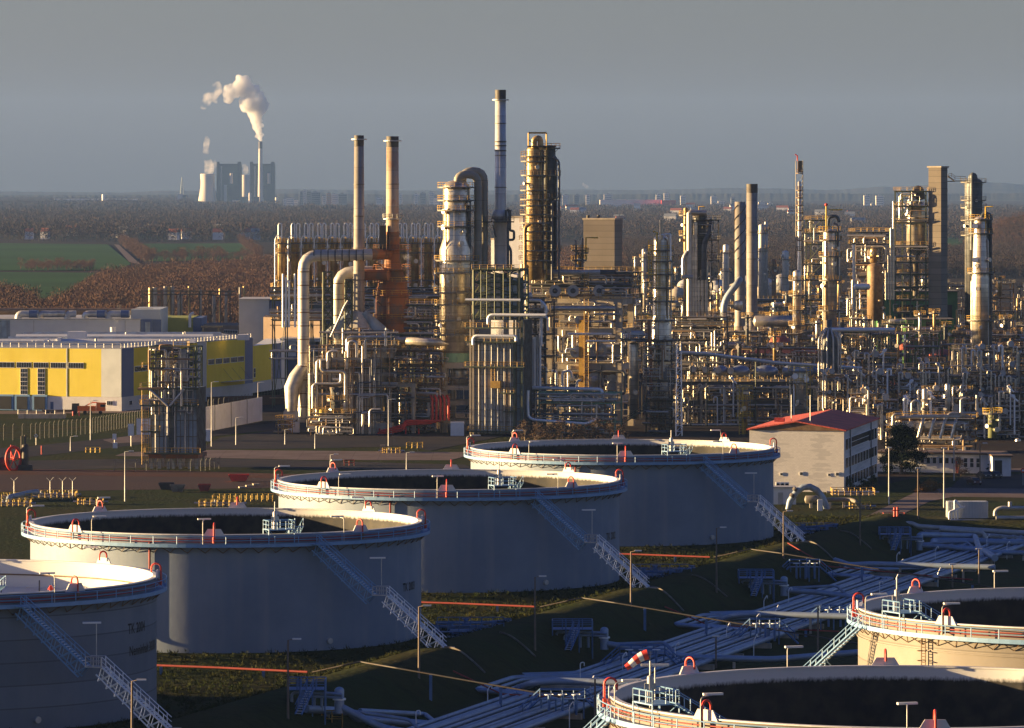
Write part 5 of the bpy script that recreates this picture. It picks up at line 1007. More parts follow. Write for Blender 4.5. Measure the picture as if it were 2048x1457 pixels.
for k, px in enumerate((1772, 1777, 1782, 1787)): one('riser_pipe', MB().path([PT((px, 600), 1490), PT((px, 545-k*54+(20 if k else 0), 0), 1490)] , .38, 8), M['clad_fine'], 'tall bright riser pipe left of the framed vessel, %s from the left' % ['first', 'second', 'third', 'fourth'][k], 'pipe', 'riser pipes left of the framed vessel')
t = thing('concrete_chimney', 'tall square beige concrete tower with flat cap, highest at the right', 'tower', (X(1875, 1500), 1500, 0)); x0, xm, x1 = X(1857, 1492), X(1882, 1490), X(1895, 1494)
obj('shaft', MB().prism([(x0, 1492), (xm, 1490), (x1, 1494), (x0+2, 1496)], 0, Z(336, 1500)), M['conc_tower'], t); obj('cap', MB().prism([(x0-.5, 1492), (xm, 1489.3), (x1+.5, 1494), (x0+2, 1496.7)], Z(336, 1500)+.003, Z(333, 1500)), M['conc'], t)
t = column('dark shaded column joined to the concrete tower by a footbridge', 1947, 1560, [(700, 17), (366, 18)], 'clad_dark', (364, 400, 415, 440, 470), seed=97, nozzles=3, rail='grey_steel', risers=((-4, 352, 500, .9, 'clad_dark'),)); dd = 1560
obj('head_bend', MB().path([PT((1940, 372, -2), dd), PT((1940, 352, -2), dd), PT((1948, 350, -2), dd), PT((1951, 370, -2), dd)], .8, 12, bend=1.5), M['clad_dark'], t)
fbx = thing('footbridge', 'thin footbridge from the concrete tower across to the dark column', 'bridge', (X(1912, 1530), 1530, Z(363, 1530)))
obj('walkway', MB().slab([PT((1895, 364), 1530), PT((1910, 364), 1530), PT((1910, 364, 1.4), 1530), PT((1895, 364, 1.4), 1530)], .3), M['dark_steel'], fbx); obj('walkway', MB().slab([PT((1910, 363.5), 1530), PT((1932, 363.5), 1530), PT((1932, 363.5, 1.4), 1530), PT((1910, 363.5, 1.4), 1530)], .3), M['dark_steel'], fbx)
obj('handrail', MB().rail([PT((1896, 357), 1530), PT((1903, 355), 1530), PT((1910, 361), 1530), PT((1932, 362), 1530)], 1.3, .07, 2), M['dark_steel'], fbx); obj('stair', MB().bar(PT((1896, 353), 1530), PT((1908, 362), 1530), .25), M['dark_steel'], fbx)
t = column('tall bright column at the right with two round manways and yellow arm', 1962, 1250, [(742, 19), (556, 19), (552, 18), (440, 14)], 'clad_fine', (438, 466, 545, 640), seed=98, nozzles=6, rail='ochre', risers=((18, 430, 560, .5, 'clad_dark'), (13, 480, 720, .2, 'pipe'), (-19, 560, 720, .2, 'pipe'))); dd = 1250
for py in (452, 520): obj('manway', MB().tube(PT((1950, py, -1.2), dd), PT((1948, py, -3), dd), .75, 16), M['galv'], t)
pipe([(1962, 440, -1), (1964, 428, -1), (1976, 430, -1), (1980, 445, -1), (1980, 700, -1)], dd, .45, 'clad_dark', t); obj('yellow_arm', MB().path([PT((1970, 462, -1.5), dd), PT((1970, 414, -1.5), dd), PT((1985, 414, -1.5), dd)], .2, 6), M['yellow'], t)
# steel structures of the right background
def rack(label, p0, p1, ytop, d, n, depth=8, lv=3, m='dark_steel', rail='brown_steel', pipes=24, seed=1, pr=(.1,.3), z0=0, brace=.3): return frame(label, p0, p1, d, depth, [z0+(Z(ytop, d)-z0)*(k+1)/lv for k in range(lv)], n, 1, m, rail, pipes=pipes, seed=seed, pr=pr, z0=z0, brace=brace, pw=.3, name='pipe_rack', cat='pipe rack')
frame('lattice frame between the slender column and the bright column', 1612, 1646, 1480, 8, [Z(y, 1480) for y in (640, 600, 560, 528, 488, 466, 440)], 1, 1, 'green_steel', pipes=22, seed=101, brace=1, rail='ochre')
frame('tall dark structure with an exchanger roof left of the framed vessel', 1700, 1768, 1520, 12, [Z(y, 1520) for y in (640, 590, 553, 526, 488, 464)], 4, 1, 'dark_steel', pipes=90, seed=102, rail='ochre', brace=.5, pr=(.12,.4))
column('golden vessel half hidden inside the dark structure', 1747, 1518, [(526, 7), (500, 7)], 'clad_old', (), seed=103, ladder=False, name='vertical_vessel', cat='vessel')
column('large rust brown vessel at the foot of the dark structure', 1750, 1514, [(640, 16), (535, 16)], 'pipe_brown', (), seed=104, ladder=False, name='vertical_vessel', cat='vessel', nozzles=3)
column('slim bright vertical pipe stack left of the rust red vessel', 1708, 1500, [(620, 3.2), (486, 3)], 'galv', (), seed=105, ladder=False, name='vent_stack', cat='vent', nozzles=0, dome=False)
drum('bright horizontal drum beside the slim bright vent stack', 1724, 574, 1495, 1.0, 4.4, 'x', 'galv')
drum('large shiny horizontal cylinder left of the golden vessel', 1555, 643, 1400, 1.65, 13, 'x', 'clad_fine')
t = thing('compressor_house', 'long green clad compressor house with dark openings', 'building', (X(1860, 1560), 1560, 0)); dm('green_clad', (.06,.2,.05), .5, 0, (.04,.13,.04), .3, .6, wave=6)
obj('wall', MB().box(X(1755, 1560), X(1915, 1560), 1560, 1575, 0, Z(584, 1560)), M['green_clad'], t); 
for a, b in ((1795, 1826), (1846, 1880), (1886, 1904)): obj('opening', MB().box(X(a, 1559.8), X(b, 1559.8), 1559.7, 1559.99, Z(636, 1560), Z(610, 1560)), M['black'], t)
obj('roof', MB().box(X(1753, 1560), X(1917, 1560), 1559, 1576, Z(584, 1560)+.003, Z(582, 1560)), M['grey_steel'], t)
t = thing('compressor_house', 'smaller bright green shed in front of the long compressor house', 'building', (X(1860, 1440), 1440, 0)); obj('wall', MB().box(X(1812, 1440), X(1908, 1440), 1440, 1452, 0, Z(640, 1440)), mat('green_bright', (.12,.3,.06), .5, 0, (.07,.2,.05), .3, .6, wave=5), t); obj('opening', MB().box(X(1852, 1439.9), X(1870, 1439.9), 1439.8, 1439.99, Z(662, 1440), Z(644, 1440)), M['black'], t); obj('roof', MB().box(X(1811, 1440), X(1909, 1440), 1439.5, 1452.5, Z(640, 1440)+.003, Z(638, 1440)), M['grey_steel'], t)
# rows of pipe racks, far to near
r = random.Random(99); k = 0
ROWS = [(2050, 596, 1260, 1800, 'ochre', 7), (1850, 606, 1360, 1640, 'ochre', 5), (1750, 610, 1700, 2100, 'brown_steel', 7), (1640, 572, 1700, 2100, 'grey_steel', 6), (1600, 634, 1250, 1640, 'ochre', 7), (1520, 655, 1400, 2100, 'ochre', 9), (1440, 655, 1430, 2100, 'grey_steel', 10), (1370, 672, 1380, 2100, 'brown_steel', 10), (1310, 694, 1440, 2100, 'brown_steel', 9)]
where = {2050: 'farthest row', 1850: 'far row', 1750: 'back row', 1640: 'row behind the sheds', 1600: 'lit back row', 1520: 'middle back row', 1440: 'middle row', 1370: 'front middle row', 1310: 'row above the cowls'}
for (d, yt, a, b, rl, n) in ROWS:
    w_ = (b-a)/n
    for j in range(n):
        p0 = a+w_*j+r.uniform(0, 6); p1 = a+w_*(j+1)-r.uniform(2, 14); k += 1; y_ = yt+r.uniform(-9, 16); mm_ = r.choice(('dark_steel', 'grey_steel', 'green_steel', 'brown_steel'))
        rack(near('%s pipe rack in the %s' % (mm_[:mm_.index('_')], where[d]), (p0+p1)/2), p0, p1, y_, d, max(2, int((p1-p0)/22)), r.uniform(6, 12), r.choice((2, 3)), mm_, rl, 26, 200+k, (.1, .32 if d < 1700 else .45))
        if r.random() < .75:
            px = r.uniform(p0, p1); hh = r.uniform(10, 40); rad_ = r.uniform(2, 5)
            column(near('%s vessel rising from the %s' % (('golden', 'bright', 'dark')[k % 3], where[d]), px), px, d-3, [(y_+26, rad_), (y_-hh, rad_)], ('clad_old', 'clad_fine', 'clad_dark')[k % 3], (y_-hh+3,) if rad_ > 3 else (), seed=300+k, n=14, nozzles=2, ladder=False, name='vertical_vessel', cat='vessel')
        if r.random() < .7: drum(near('drum lying on the %s' % where[d], (p0+p1)/2), (p0+p1)/2, y_-5, d+2, r.uniform(.5, .9), r.uniform(3, 5), 'x', r.choice(('clad_old', 'pipe', 'mast')))
# brown red tank tops in a row
for k in range(5):
    px = 1416+k*47; d = 1330; t = thing('tank_car_roof', 'rust red bellied cooler hood with mossy top, %s in its row from the left' % ['first', 'second', 'third', 'fourth', 'fifth'][k], 'cooler', (X(px+20, d), d, Z(712, d)), 'rust red cooler hoods in a row')
    x0, x1, z0, z1 = X(px, d), X(px+44, d), Z(707, d), Z(695, d); obj('hood', MB().add([(x0, d, z0), (x1, d, z0), (x1-1, d+4, z1), (x0+1, d+4, z1), (x0, d+8, z0), (x1, d+8, z0)], [(0,1,2,3), (3,2,5,4), (0,3,4), (1,5,2)]), mat('hood_red%d' % k, (.2,.05,.035), .7, 0, (.09,.03,.025), .4, .7), t); obj('moss', MB().box(x0+1, x1-1, d+3.6, d+6, z1-.2, z1+.35), M['green_steel'], t)
one('gantry_beam', MB().box(X(1395, 1325), X(1820, 1325), 1325, 1326, Z(714, 1325), Z(711, 1325)), M['green_steel'], 'long green crane beam running under the rust red hoods', 'beam')
for px, py, w_, lab in ((1886, 700, 30, 'bright red domed roof in the right hand plant, catching the sun'), (1812, 688, 18, 'small dull red domed roof left of the bright one'), (1800, 760, 26, 'dull red domed roof lower in the plant'), (1560, 672, 22, 'dull red domed roof at the foot of the golden vessel')):
    d = 1300 if py > 700 else 1340; q = d/F; one('domed_roof', MB().lathe(X(px, d), d, [(w_*q, Z(py+12, d)), (w_*.8*q, Z(py+5, d)), (w_*.45*q, Z(py, d)), (.1, Z(py-2, d))], 20), mat('dome_red', (.42,.1,.05), .6, 0, (.2,.06,.04), .4, .6), lab, 'roof')
# air cooler ducts in a row
d = 1235
frame('concrete and steel rack under the row of round cooler ducts', 1362, 1660, d-6, 16, [Z(845, d), Z(800, d), Z(762, d)], 8, 1, mat('dull_conc', (.14,.13,.11), .85, 0, (.1,.09,.08), .3, .6), rail='ochre', pipes=95, seed=111, brace=.1, pw=.9, name='cooler_rack')
for k in range(11): px = 1386+k*25; exch('small round cooler duct end in the row above the rack, %s' % ['first', 'second', 'third', 'fourth', 'fifth', 'sixth', 'seventh', 'eighth', 'ninth', 'tenth', 'last'][k], px, 738+k*1.4, d-3, .7, 10, 'row of round cooler duct ends', 'pipe_dark') if k < 4 else None
for k, (px, rr_) in enumerate(((1440, 16), (1480, 20), (1532, 25), (1582, 18), (1612, 20), (1646, 22))):
    q = d/F; one('fan_cowl', MB().lathe(X(px, d+2), d+2, [(rr_*.55*q, Z(752, d)), (rr_*.98*q, Z(748, d)), (rr_*q, Z(742, d)), (rr_*.8*q, Z(735, d)), (rr_*.3*q, Z(732, d)), (.1, Z(731.6, d))], 28), mat('cowl', (.3,.34,.4), .35, .6, (.2,.22,.26), .5, .5), 'dull blue round fan cowl on the cooler rack, %s' % ['first from the left', 'second from the left', 'third from the left', 'fourth from the left', 'fifth from the left', 'last'][k], 'fan cowl', 'fan cowls on the cooler rack')
t = thing('pipe_bridge', 'long pale pipe bridge sloping down to the right above the fan cowls', 'pipe bridge', (X(1550, d-8), d-8, Z(740, d)))
pipe([(1352, 702, -8), (1410, 705, -8), (1560, 724, -8), (1720, 734, -8)], d, .3, 'galv', t, 8, .5); pipe([(1352, 705, -8), (1410, 708, -8), (1560, 727, -8), (1720, 738, -8)], d, .2, 'panel_blue', t, 8, .5)
for px, py in ((1380, 705), (1412, 706), (1508, 718), (1585, 727), (1680, 734)): obj('post', MB().bar(PT((px, py, -8), d), PT((px, 850, -8), d), .13), M['green_steel'], t)
t = column('bright golden vertical vessel with yellow cage head in front of the racks', 1601, 1190, [(838, 15), (764, 15), (745, 15)], 'clad', (742, 765), seed=121, rail='yellow', nozzles=8, name='vertical_vessel', cat='vessel', risers=((-20, 755, 838, .3, 'clad_fine'), (-14, 755, 838, .2, 'galv')))
for px, py in ((1590, 752), (1612, 758)): obj('manway', MB().tube(PT((px, py, -1), 1190), PT((px-1, py, -3), 1190), .75, 14), M['galv'], t)
ladder_px(1617, 735, 838, 1187, 'yellow', t)
t = column('slim column with ochre caged ladders left of the red roofed building', 1489, 1185, [(880, 7), (775, 7)], 'clad_old', (780, 800, 835), seed=122, rail='yellow', nozzles=6, name='vertical_vessel', cat='vessel'); ladder_px(1482, 775, 870, 1182, 'yellow', t); ladder_px(1497, 790, 850, 1182, 'ochre', t)
# nearer rows on the right
for (d, yt, a, b, n, m, lab) in [(1230, 775, 1350, 1500, 4, 'dark_steel', 'shadowed low rack'), (1200, 748, 1640, 2090, 9, 'grey_steel', 'tall front rack'), (1160, 790, 1700, 2090, 8, 'dark_steel', 'nearest dark rack'), (1255, 725, 1680, 2090, 8, 'green_steel', 'green upper rack'), (1220, 700, 1905, 2090, 4, 'grey_steel', 'grey end rack')]:
    w_ = (b-a)/n
    for j in range(n):
        k += 1; p0 = a+w_*j+2; p1 = a+w_*(j+1)-r.uniform(2, 12); y_ = yt+r.uniform(-10, 14)
        rack(near(lab, (p0+p1)/2), p0, p1, y_, d, 2 if w_ < 45 else 3, 9, 3, m if r.random() < .6 else 'brown_steel', r.choice(('ochre', 'grey_steel', 'brown_steel')), 34, 400+k, (.1, .3))
        for q in range(2):
            if r.random() < .7: exch(near('%s exchanger end, %s' % (('upper', 'lower')[q], lab), (p0+p1)/2), (p0+p1)/2+r.uniform(-6,6), y_+[-8, 32][q]+r.uniform(-2, 6), d-1, r.uniform(.4, .75), 4, None, r.choice(('mast', 'clad', 'pipe_brown')))
        for q in range(3): px = r.uniform(p0, p1); yb = y_+r.uniform(0, 30); one('goose_neck_pipe', MB().path([PT((px, yb+60, -1.5-q*.4), d), PT((px, yb-18, -1.5-q*.4), d), PT((px+r.choice((-7, 7)), yb-18, -1.5-q*.4), d), PT((px+r.choice((-7, 7)), yb-6, -1.5-q*.4), d)], r.uniform(.16, .34), 8, bend=.7), M[r.choice(('galv', 'pipe', 'clad_fine'))], near('%s bent pipe over the %s' % (('first', 'second', 'third')[q], lab), px), 'pipe', 'bright bent pipes over the right hand racks')
for k, (px, y0, y1, w_, lab) in enumerate([(1850, 780, 850, 3, 'yellow ended bright'), (1895, 770, 850, 2.6, 'slim bright'), (2036, 880, 900, 3, 'short bright')]): column('%s vertical vessel above the low white building' % lab, px, 1150, [(y1, w_*2), (y0, w_*2)], 'clad_fine', (), seed=500+k, ladder=False, name='vertical_vessel', cat='vessel')
column('dull green vertical vessel with yellow railing right of the slanted pipes', 1985, 1120, [(876, 9), (828, 9)], 'dull_green', (826,), rail='yellow', seed=510, ladder=False, name='vertical_vessel', cat='vessel')
# exchanger bank with slanted bright pipes
d = 1100
frame('lit exchanger bank with slanted bright pipes behind the pine tree', 1778, 1940, d, 9, [Z(888, d), Z(862, d), Z(838, d)], 7, 1, 'brown_steel', rail='ochre', pipes=90, seed=131, brace=.1, pr=(.1,.26))
for k in range(9): exch('small bright exchanger standing in the lit bank, %s' % ['first from the left', 'second', 'third', 'fourth', 'fifth', 'sixth', 'seventh', 'eighth', 'rightmost'][k], 1787+k*17, 850+(k % 2)*3, d-1, .62, 4, 'exchangers of the lit bank', 'clad')
for k in range(4): x_ = 1834+k*22; t = one('slanted_pipe', MB().path([PT((x_, 876, -3), d), PT((x_+9, 842, -3), d), PT((x_+12, 838, -1), d)], .42, 10, bend=.6), M['clad_fine'], 'bright slanted pipe of the lit bank, %s from the left' % ['first', 'second', 'third', 'fourth'][k], 'pipe', 'slanted bright pipes of the lit bank')
t = thing('header_pipe', 'bright header pipe with loops along the top of the lit bank', 'pipe', (X(1860, d), d, Z(835, d)))
for pts in ([(1784,850),(1784,828),(1800,828)], [(1820,832),(1930,830)], [(1822,822),(1822,804),(1832,800),(1838,806),(1838,822)], [(1796,834),(1950,833)], [(1892,838),(1896,826),(1950,826)], [(1905,890),(1905,854),(1932,854),(1932,880)], [(1912,896),(1912,858)], [(1920,830),(1920,798),(1930,796)], [(1952,820),(1952,790)]): pipe([(p[0], p[1], -2) for p in pts], d, .3, 'clad_fine', t)
# steam wisps in the plant
blobs('steam_wisp', [(812,560,6),(815,535,5),(812,512,6),(808,490,5),(868,575,6),(866,555,4)], 1260, vol('steam2', (.95,.96,1), .09, .1, .25), 'faint white steam drifting between the slim reactors', .8, 11, 2.5, rough=4)
# blurred far plant beyond, small pale columns
r = random.Random(5)
for k in range(46):
    px = r.uniform(1262, 1640); d = r.uniform(2500, 3300); h = r.uniform(20, 60)*(.6 if k % 3 else 1); w_ = r.uniform(1.6, 4.5); base = HZ+60*F/d
    m = r.choice(('stack_white', 'mast', 'clad_fine', 'conc', 'rust', 'red')) if k % 9 == 0 else r.choice(('mast', 'clad_fine', 'conc', 'clad_old'))
    column('small pale column in the hazy far plant between the dark column and the bright right column', px, d, [(base, w_*.9), (base-h*1.25, w_*.8)], m, (base-h*.7, base-h*1.2) if k % 2 else (), seed=600+k, n=12, ladder=False, nozzles=1, group='small columns of the far plant', rr=.9)
for (px, yt, w_, m) in ((1452, 492, 7, 'stack_white'), (1524, 452, 8, 'mast'), (1571, 505, 8, 'stack_white'), (1548, 520, 5, 'rust'), (1532, 445, 4, 'mast'), (1392, 500, 5, 'mast'), (1288, 500, 5, 'mast'), (1330, 490, 3, 'rust')):
    column('taller pale column of the hazy far plant, between dark column and bright right column', px, 2400, [(622, w_), (yt, w_*.85)], m, (yt+14, yt+50), seed=int(px), n=14, group='taller columns of the far plant', ladder=False)
for k in range(12): px = 1262+k*33+r.uniform(-6, 6); d = 2450+30*k; rack(near('low rack of the hazy far plant', px), px, px+28, 590+r.uniform(-22, 8), d, 3, 12, 2, r.choice(('grey_steel', 'dark_steel', 'brown_steel')), 'ochre', 12, 700+k, (.2,.6)).update_tag()
for k in range(14): px = 1270+r.uniform(0, 340); d = r.uniform(2350, 2800); one('storage_sphere', MB().sphere((X(px, d), d, 7), r.uniform(3.5, 6), 10), M[r.choice(('mast', 'conc', 'stack_white'))], 'small pale round tank in the hazy far plant', 'tank', 'round tanks of the far plant')
# ------------------------------------------------------------------ left side: halls, heater tower, yard
dm('yellow_clad', (.68,.55,.002), .6, 0, (.62,.5,.002), .2, .5, wave=1.5, streak=(.5,.33,.0), streak_amt=.2)
dm('tan_wall', (.24,.18,.13), .85, 0, (.17,.13,.1), .2, .7)
dm('fence_grey', (.11,.11,.1), .7, .2, (.12,.12,.11), .8, .5)
dm('grey_clad', (.42,.46,.48), .5, .1, (.33,.36,.38), .2, .5, wave=1.5); dm('blue_clad', (.09,.13,.25), .5, .1, (.07,.1,.2), .2, .5, wave=1.5); dm('olive_clad', (.3,.32,.06), .55, 0, (.24,.26,.05), .2, .5, wave=1.5)
dm('pale_clad', (.62,.64,.64), .5, .1, (.5,.52,.52), .15, .5, wave=1.2); dm('roof_grey', (.3,.32,.34), .7, 0, (.2,.21,.23), .1, .7)
class Wall:                                        # a straight wall between two plan points; u in metres along it
    def __init__(s, a, b): s.a = Vector((a[0], a[1], 0)); s.b = Vector((b[0], b[1], 0)); s.L = (s.b-s.a).length; s.t = (s.b-s.a)/s.L; s.n = Vector((s.t.y, -s.t.x, 0))
    def p(s, u, z, o=0): q = s.a+s.t*u+s.n*o; return (q.x, q.y, z)
    def panel(s, u0, u1, z0, z1, o=.1, t=.09): return MB().slab([s.p(u0, z0, o-t), s.p(u1, z0, o-t), s.p(u1, z1, o-t), s.p(u0, z1, o-t)], t)
A = (X(-30, 1316), 1316); B = (X(243, 1306), 1306); Cc = (X(505, 1403), 1403); DD = (X(-30, 1316)+30, 1450)
hall = thing('warehouse', 'big warehouse with bright yellow front, grey corner and yellow side wall', 'warehouse', (B[0], B[1], 0)); ZH = 17
obj('wall', MB().prism([A, B, Cc, (X(440, 1445), 1445), (A[0], 1445)], 0, ZH-.02), M['pale_clad'], hall); Wf = Wall(A, B); Ws = Wall(B, Cc); fu = lambda px: (X(px, 1311)-A[0])/abs(B[0]-A[0])*Wf.L
obj('yellow_cladding', Wf.panel(0, fu(205), 3.9, ZH), M['yellow_clad'], hall); obj('grey_cladding', Wf.panel(fu(205)+.01, Wf.L, 3.9, ZH), M['grey_clad'], hall); obj('plinth', Wf.panel(0, Wf.L+.05, 0, 3.88, .06), M['white_wall'], hall)
obj('pilaster', Wf.panel(fu(133.5), fu(136), 3.9, ZH+.1, .18), M['grey_clad'], hall)
def window(W_, u0, u1, z0, z1, par, nx=1, nz=1, o=.12):
    fr = obj('window', W_.panel(u0, u1, z0, z1, o+.08, .1), M['white'], par); mb = MB(); n = 0
    gw = (u1-u0-.12*(nx+1))/nx; gh = (z1-z0-.12*(nz+1))/nz
    for i in range(nx):
        for j in range(nz): a = u0+.12+i*(gw+.12); c = z0+.12+j*(gh+.12); mb.slab([W_.p(a, c, o+.082), W_.p(a+gw, c, o+.082), W_.p(a+gw, c+gh, o+.082), W_.p(a, c+gh, o+.082)], .02)
    obj('pane', mb, M['glass'], fr)
for a, b in ((-20, 27), (31, 62), (66, 97), (101, 132), (137, 169)): window(Wf, fu(a), fu(b), 11.6, 13.2, hall, 6, 1)
for a, b in ((39, 54), (74.5, 90)): window(Wf, fu(a), fu(b), 4.3, 11.5, hall, 3, 6)
for a, b in ((-2, 22), (33, 55), (69, 91)): 
    dk = obj('dock_shelter', Wf.panel(fu(a)-.6, fu(b)+.6, 0, 4.3, .6, .5), M['blue_paint'], hall); obj('dock_opening', Wf.panel(fu(a), fu(b), .3, 3.8, .72, .1), M['black'], dk)
window(Wf, fu(216), fu(229), 1.6, 2.9, hall, 3, 1); obj('door', Wf.panel(fu(101), fu(107), 0, 2.4, .14), M['blue_clad'], hall)
su = lambda f: f*Ws.L
obj('side_plinth', Ws.panel(0, Ws.L, 0, 3.88, .06), M['grey_clad'], hall)
for k, (a, b, m) in enumerate(((0, .085, 'blue_clad'), (.085, .56, 'yellow_clad'), (.56, .63, 'grey_clad'), (.63, .935, 'yellow_clad'), (.935, 1, 'blue_clad'))): obj(m.replace('_clad', '_cladding'), Ws.panel(su(a)+.005, su(b)-.005, 3.9, ZH), M[m], hall)
for a, b in ((.09, .2), (.24, .36), (.4, .52), (.64, .69), (.7, .75), (.76, .81), (.82, .87), (.875, .925)): window(Ws, su(a), su(b), 10.4, 12, hall, 4, 1)
for f in (.05, .12, .2, .28, .36, .45): window(Ws, su(f), su(f)+2.2, 1.4, 2.8, hall, 2, 1)
cn = obj('canopy', MB().slab([Ws.p(su(.74), 5.2, .1), Ws.p(su(.93), 5.2, .1), Ws.p(su(.93), 5.4, 3.4), Ws.p(su(.74), 5.4, 3.4)], .2), M['mast'], hall)
for f in (.76, .83, .9): obj('tie_rod', MB().bar(Ws.p(su(f), 9, .1), Ws.p(su(f), 5.5, 3.2), .05), M['dark_steel'], cn)
obj('roof', MB().prism([(A[0], A[1]+.3), (B[0], B[1]+.4), (Cc[0]-.3, Cc[1]), (X(440, 1445), 1444.6), (A[0], 1444.6)], ZH, ZH+.25), M['roof_grey'], hall)
mb = MB(); rp = [(A[0], A[1]+.5, ZH+.25), (B[0]-.2, B[1]+.6, ZH+.25), (Cc[0]-.5, Cc[1], ZH+.25)]; obj('roof_railing', MB().rail(rp, 1.2, .06, 2.5), M['mast'], hall)
for k in range(5): y = 1330+k*22; obj('roof_skylight', MB().add([(A[0], y, ZH+.25), (X(430-k*4, y)-8+k*3, y, ZH+.25), (X(430-k*4, y)-8+k*3, y+3, ZH+1.3), (A[0], y+3, ZH+1.3), (X(430-k*4, y)-8+k*3, y+6, ZH+.25), (A[0], y+6, ZH+.25)], [(0,1,2,3), (3,2,4,5), (0,3,5), (1,4,2)]), M['pale_clad'] if k % 2 else M['panel_blue'], hall)
for k, (px, py, w_, h) in enumerate(((153, 684, 5.2, 2.6), (486, 683, 3.2, 1.6), (92, 690, 1.2, 1.2), (118, 688, 1, 1.4))): d = 43*F/(py-HZ)+2; obj('roof_unit', MB().box(X(px, d)-w_/2, X(px, d)+w_/2, d, d+4, ZH+.25, ZH+.25+h), M['white_wall'], hall)
r = random.Random(4)
for k in range(12): px = r.uniform(5, 400); d = r.uniform(1330, 1425); obj('roof_vent', MB().cyl(X(px, d), d, ZH+.2, ZH+.9+r.random(), .35, 10), M['mast'], hall)
# annex right of it
A2 = (X(505, 1425), 1425); B2 = (X(562, 1455), 1455); W2_ = Wall(A2, B2); an = thing('warehouse', 'low yellow and blue annex at the right end of the big warehouse', 'warehouse', (A2[0], A2[1], 0))
obj('wall', MB().prism([A2, B2, (B2[0]+1, 1500), (A2[0], 1500)], 0, 13.9), M['pale_clad'], an); obj('yellow_cladding', W2_.panel(0, W2_.L*.68, 3.3, 14), M['yellow_clad'], an); obj('blue_cladding', W2_.panel(W2_.L*.68+.01, W2_.L, 3.3, 14), M['blue_clad'], an); obj('plinth', W2_.panel(0, W2_.L, 0, 3.28), M['grey_clad'], an); window(W2_, .6, 2.6, 4.5, 7.4, an, 2, 2)
t = thing('warehouse', 'white and dark blue hall between the annex and the big flue duct', 'warehouse', (X(590, 1480), 1480, 0)); obj('wall', MB().box(X(562, 1480), X(628, 1480), 1480, 1500, 0, 13.6), M['blue_clad'], t); obj('white_cladding', MB().box(X(562, 1480)+.1, X(592, 1480), 1479.8, 1479.99, 9, 13.6), M['pale_clad'], t); obj('roof_edge', MB().box(X(560, 1480), X(640, 1480), 1479, 1501, 13.61, 14.6), M['mast'], t); obj('pipe', MB().tube((X(560, 1478), 1478, 8.2), (X(640, 1478), 1478, 8.2), .3, 8), M['mast'], t)
# white hall behind, its wings and ducts
d = 1560; t = thing('factory_hall', 'long pale hall with fat air ducts along its roof, behind the yellow warehouse', 'hall', (X(120, d), d, 0))
obj('wall', MB().box(X(-60, d), X(280, d), d, d+50, 0, Z(640, d)), M['pale_clad'], t); obj('dark_cladding', MB().box(X(-60, d), X(20, d), d-.15, d-.003, 0, Z(641, d)), M['panel_blue'], t); obj('roof_edge', MB().box(X(-60, d), X(281, d), d-.4, d+50, Z(640, d)+.003, Z(638, d)), M['mast'], t)
obj('blue_wing', MB().box(X(280.5, d), X(303, d), d+1, d+30, 0, Z(640, d)), M['blue_clad'], t); obj('glass_strip', MB().box(X(290, d), X(300, d), d+.8, d+.99, 0, Z(645, d)), M['panel_blue'], t)
for px in (67, 250): obj('joint', MB().box(X(px, d), X(px+1.2, d), d-.25, d-.16, 8, Z(641, d)), M['mast'], t)
for k, (a, b) in enumerate(((34, 75), (78, 128), (132, 150), (168, 212), (215, 258))): obj('air_duct', MB().path([PT((a, 644, 4), d), PT((a, 629, 4), d), PT((b, 629, 4), d)], 1.15, 14, bend=2.2), M['mast'] if k % 2 == 0 else M['clad_fine'], t)
for k, a in enumerate((56, 192, 240)): obj('blue_duct_sleeve', MB().tube(PT((a, 629, 3.9), d), PT((a+16, 629, 3.9), d), 1.3, 14), M['blue_clad'], t)
obj('long_duct', MB().tube(PT((-60, 625, 14), d), PT((300, 626, 14), d), 1.1, 12), M['pipe_brown'], t)
one('roof_exhaust', MB().cyl(X(226, 1540), 1540, 0, Z(655, 1540), .9, 12), M['white_wall'], 'white exhaust pipe before the pale hall, giving off a wisp of steam', 'exhaust pipe')
blobs('steam_wisp', [(229,650,5),(233,642,4),(231,632,4),(236,622,4),(238,612,4)], 1540, vol('steam3', (.95,.96,1), .12, .1, .3), 'thin curl of steam above the white exhaust pipe', .6, 12, 1.8, rough=3)
t = thing('factory_hall', 'tall grey clad block between the pale hall and the olive hall', 'hall', (X(308, d), d, 0)); obj('wall', MB().box(X(262, d+4), X(320, d+4), d+4, d+40, 0, Z(620, d)), M['grey_clad'], t); obj('blue_side', MB().box(X(303.2, d), X(321, d), d+3.8, d+3.99, 0, Z(640, d)), M['blue_clad'], t)
t = thing('factory_hall', 'olive green hall with a blue right end', 'hall', (X(350, 1600), 1600, 0)); obj('wall', MB().box(X(320, 1600), X(386, 1600), 1600, 1630, 0, Z(636, 1600)), M['olive_clad'], t); obj('blue_end', MB().box(X(386.1, 1600), X(403, 1600), 1600, 1630, 0, Z(636, 1600)-.1), M['blue_clad'], t); obj('roof_vent', MB().path([PT((380, 655, -1), 1600), PT((380, 630, -1), 1600), PT((388, 626, -1), 1600)], .5, 10, bend=1), M['white_wall'], t)
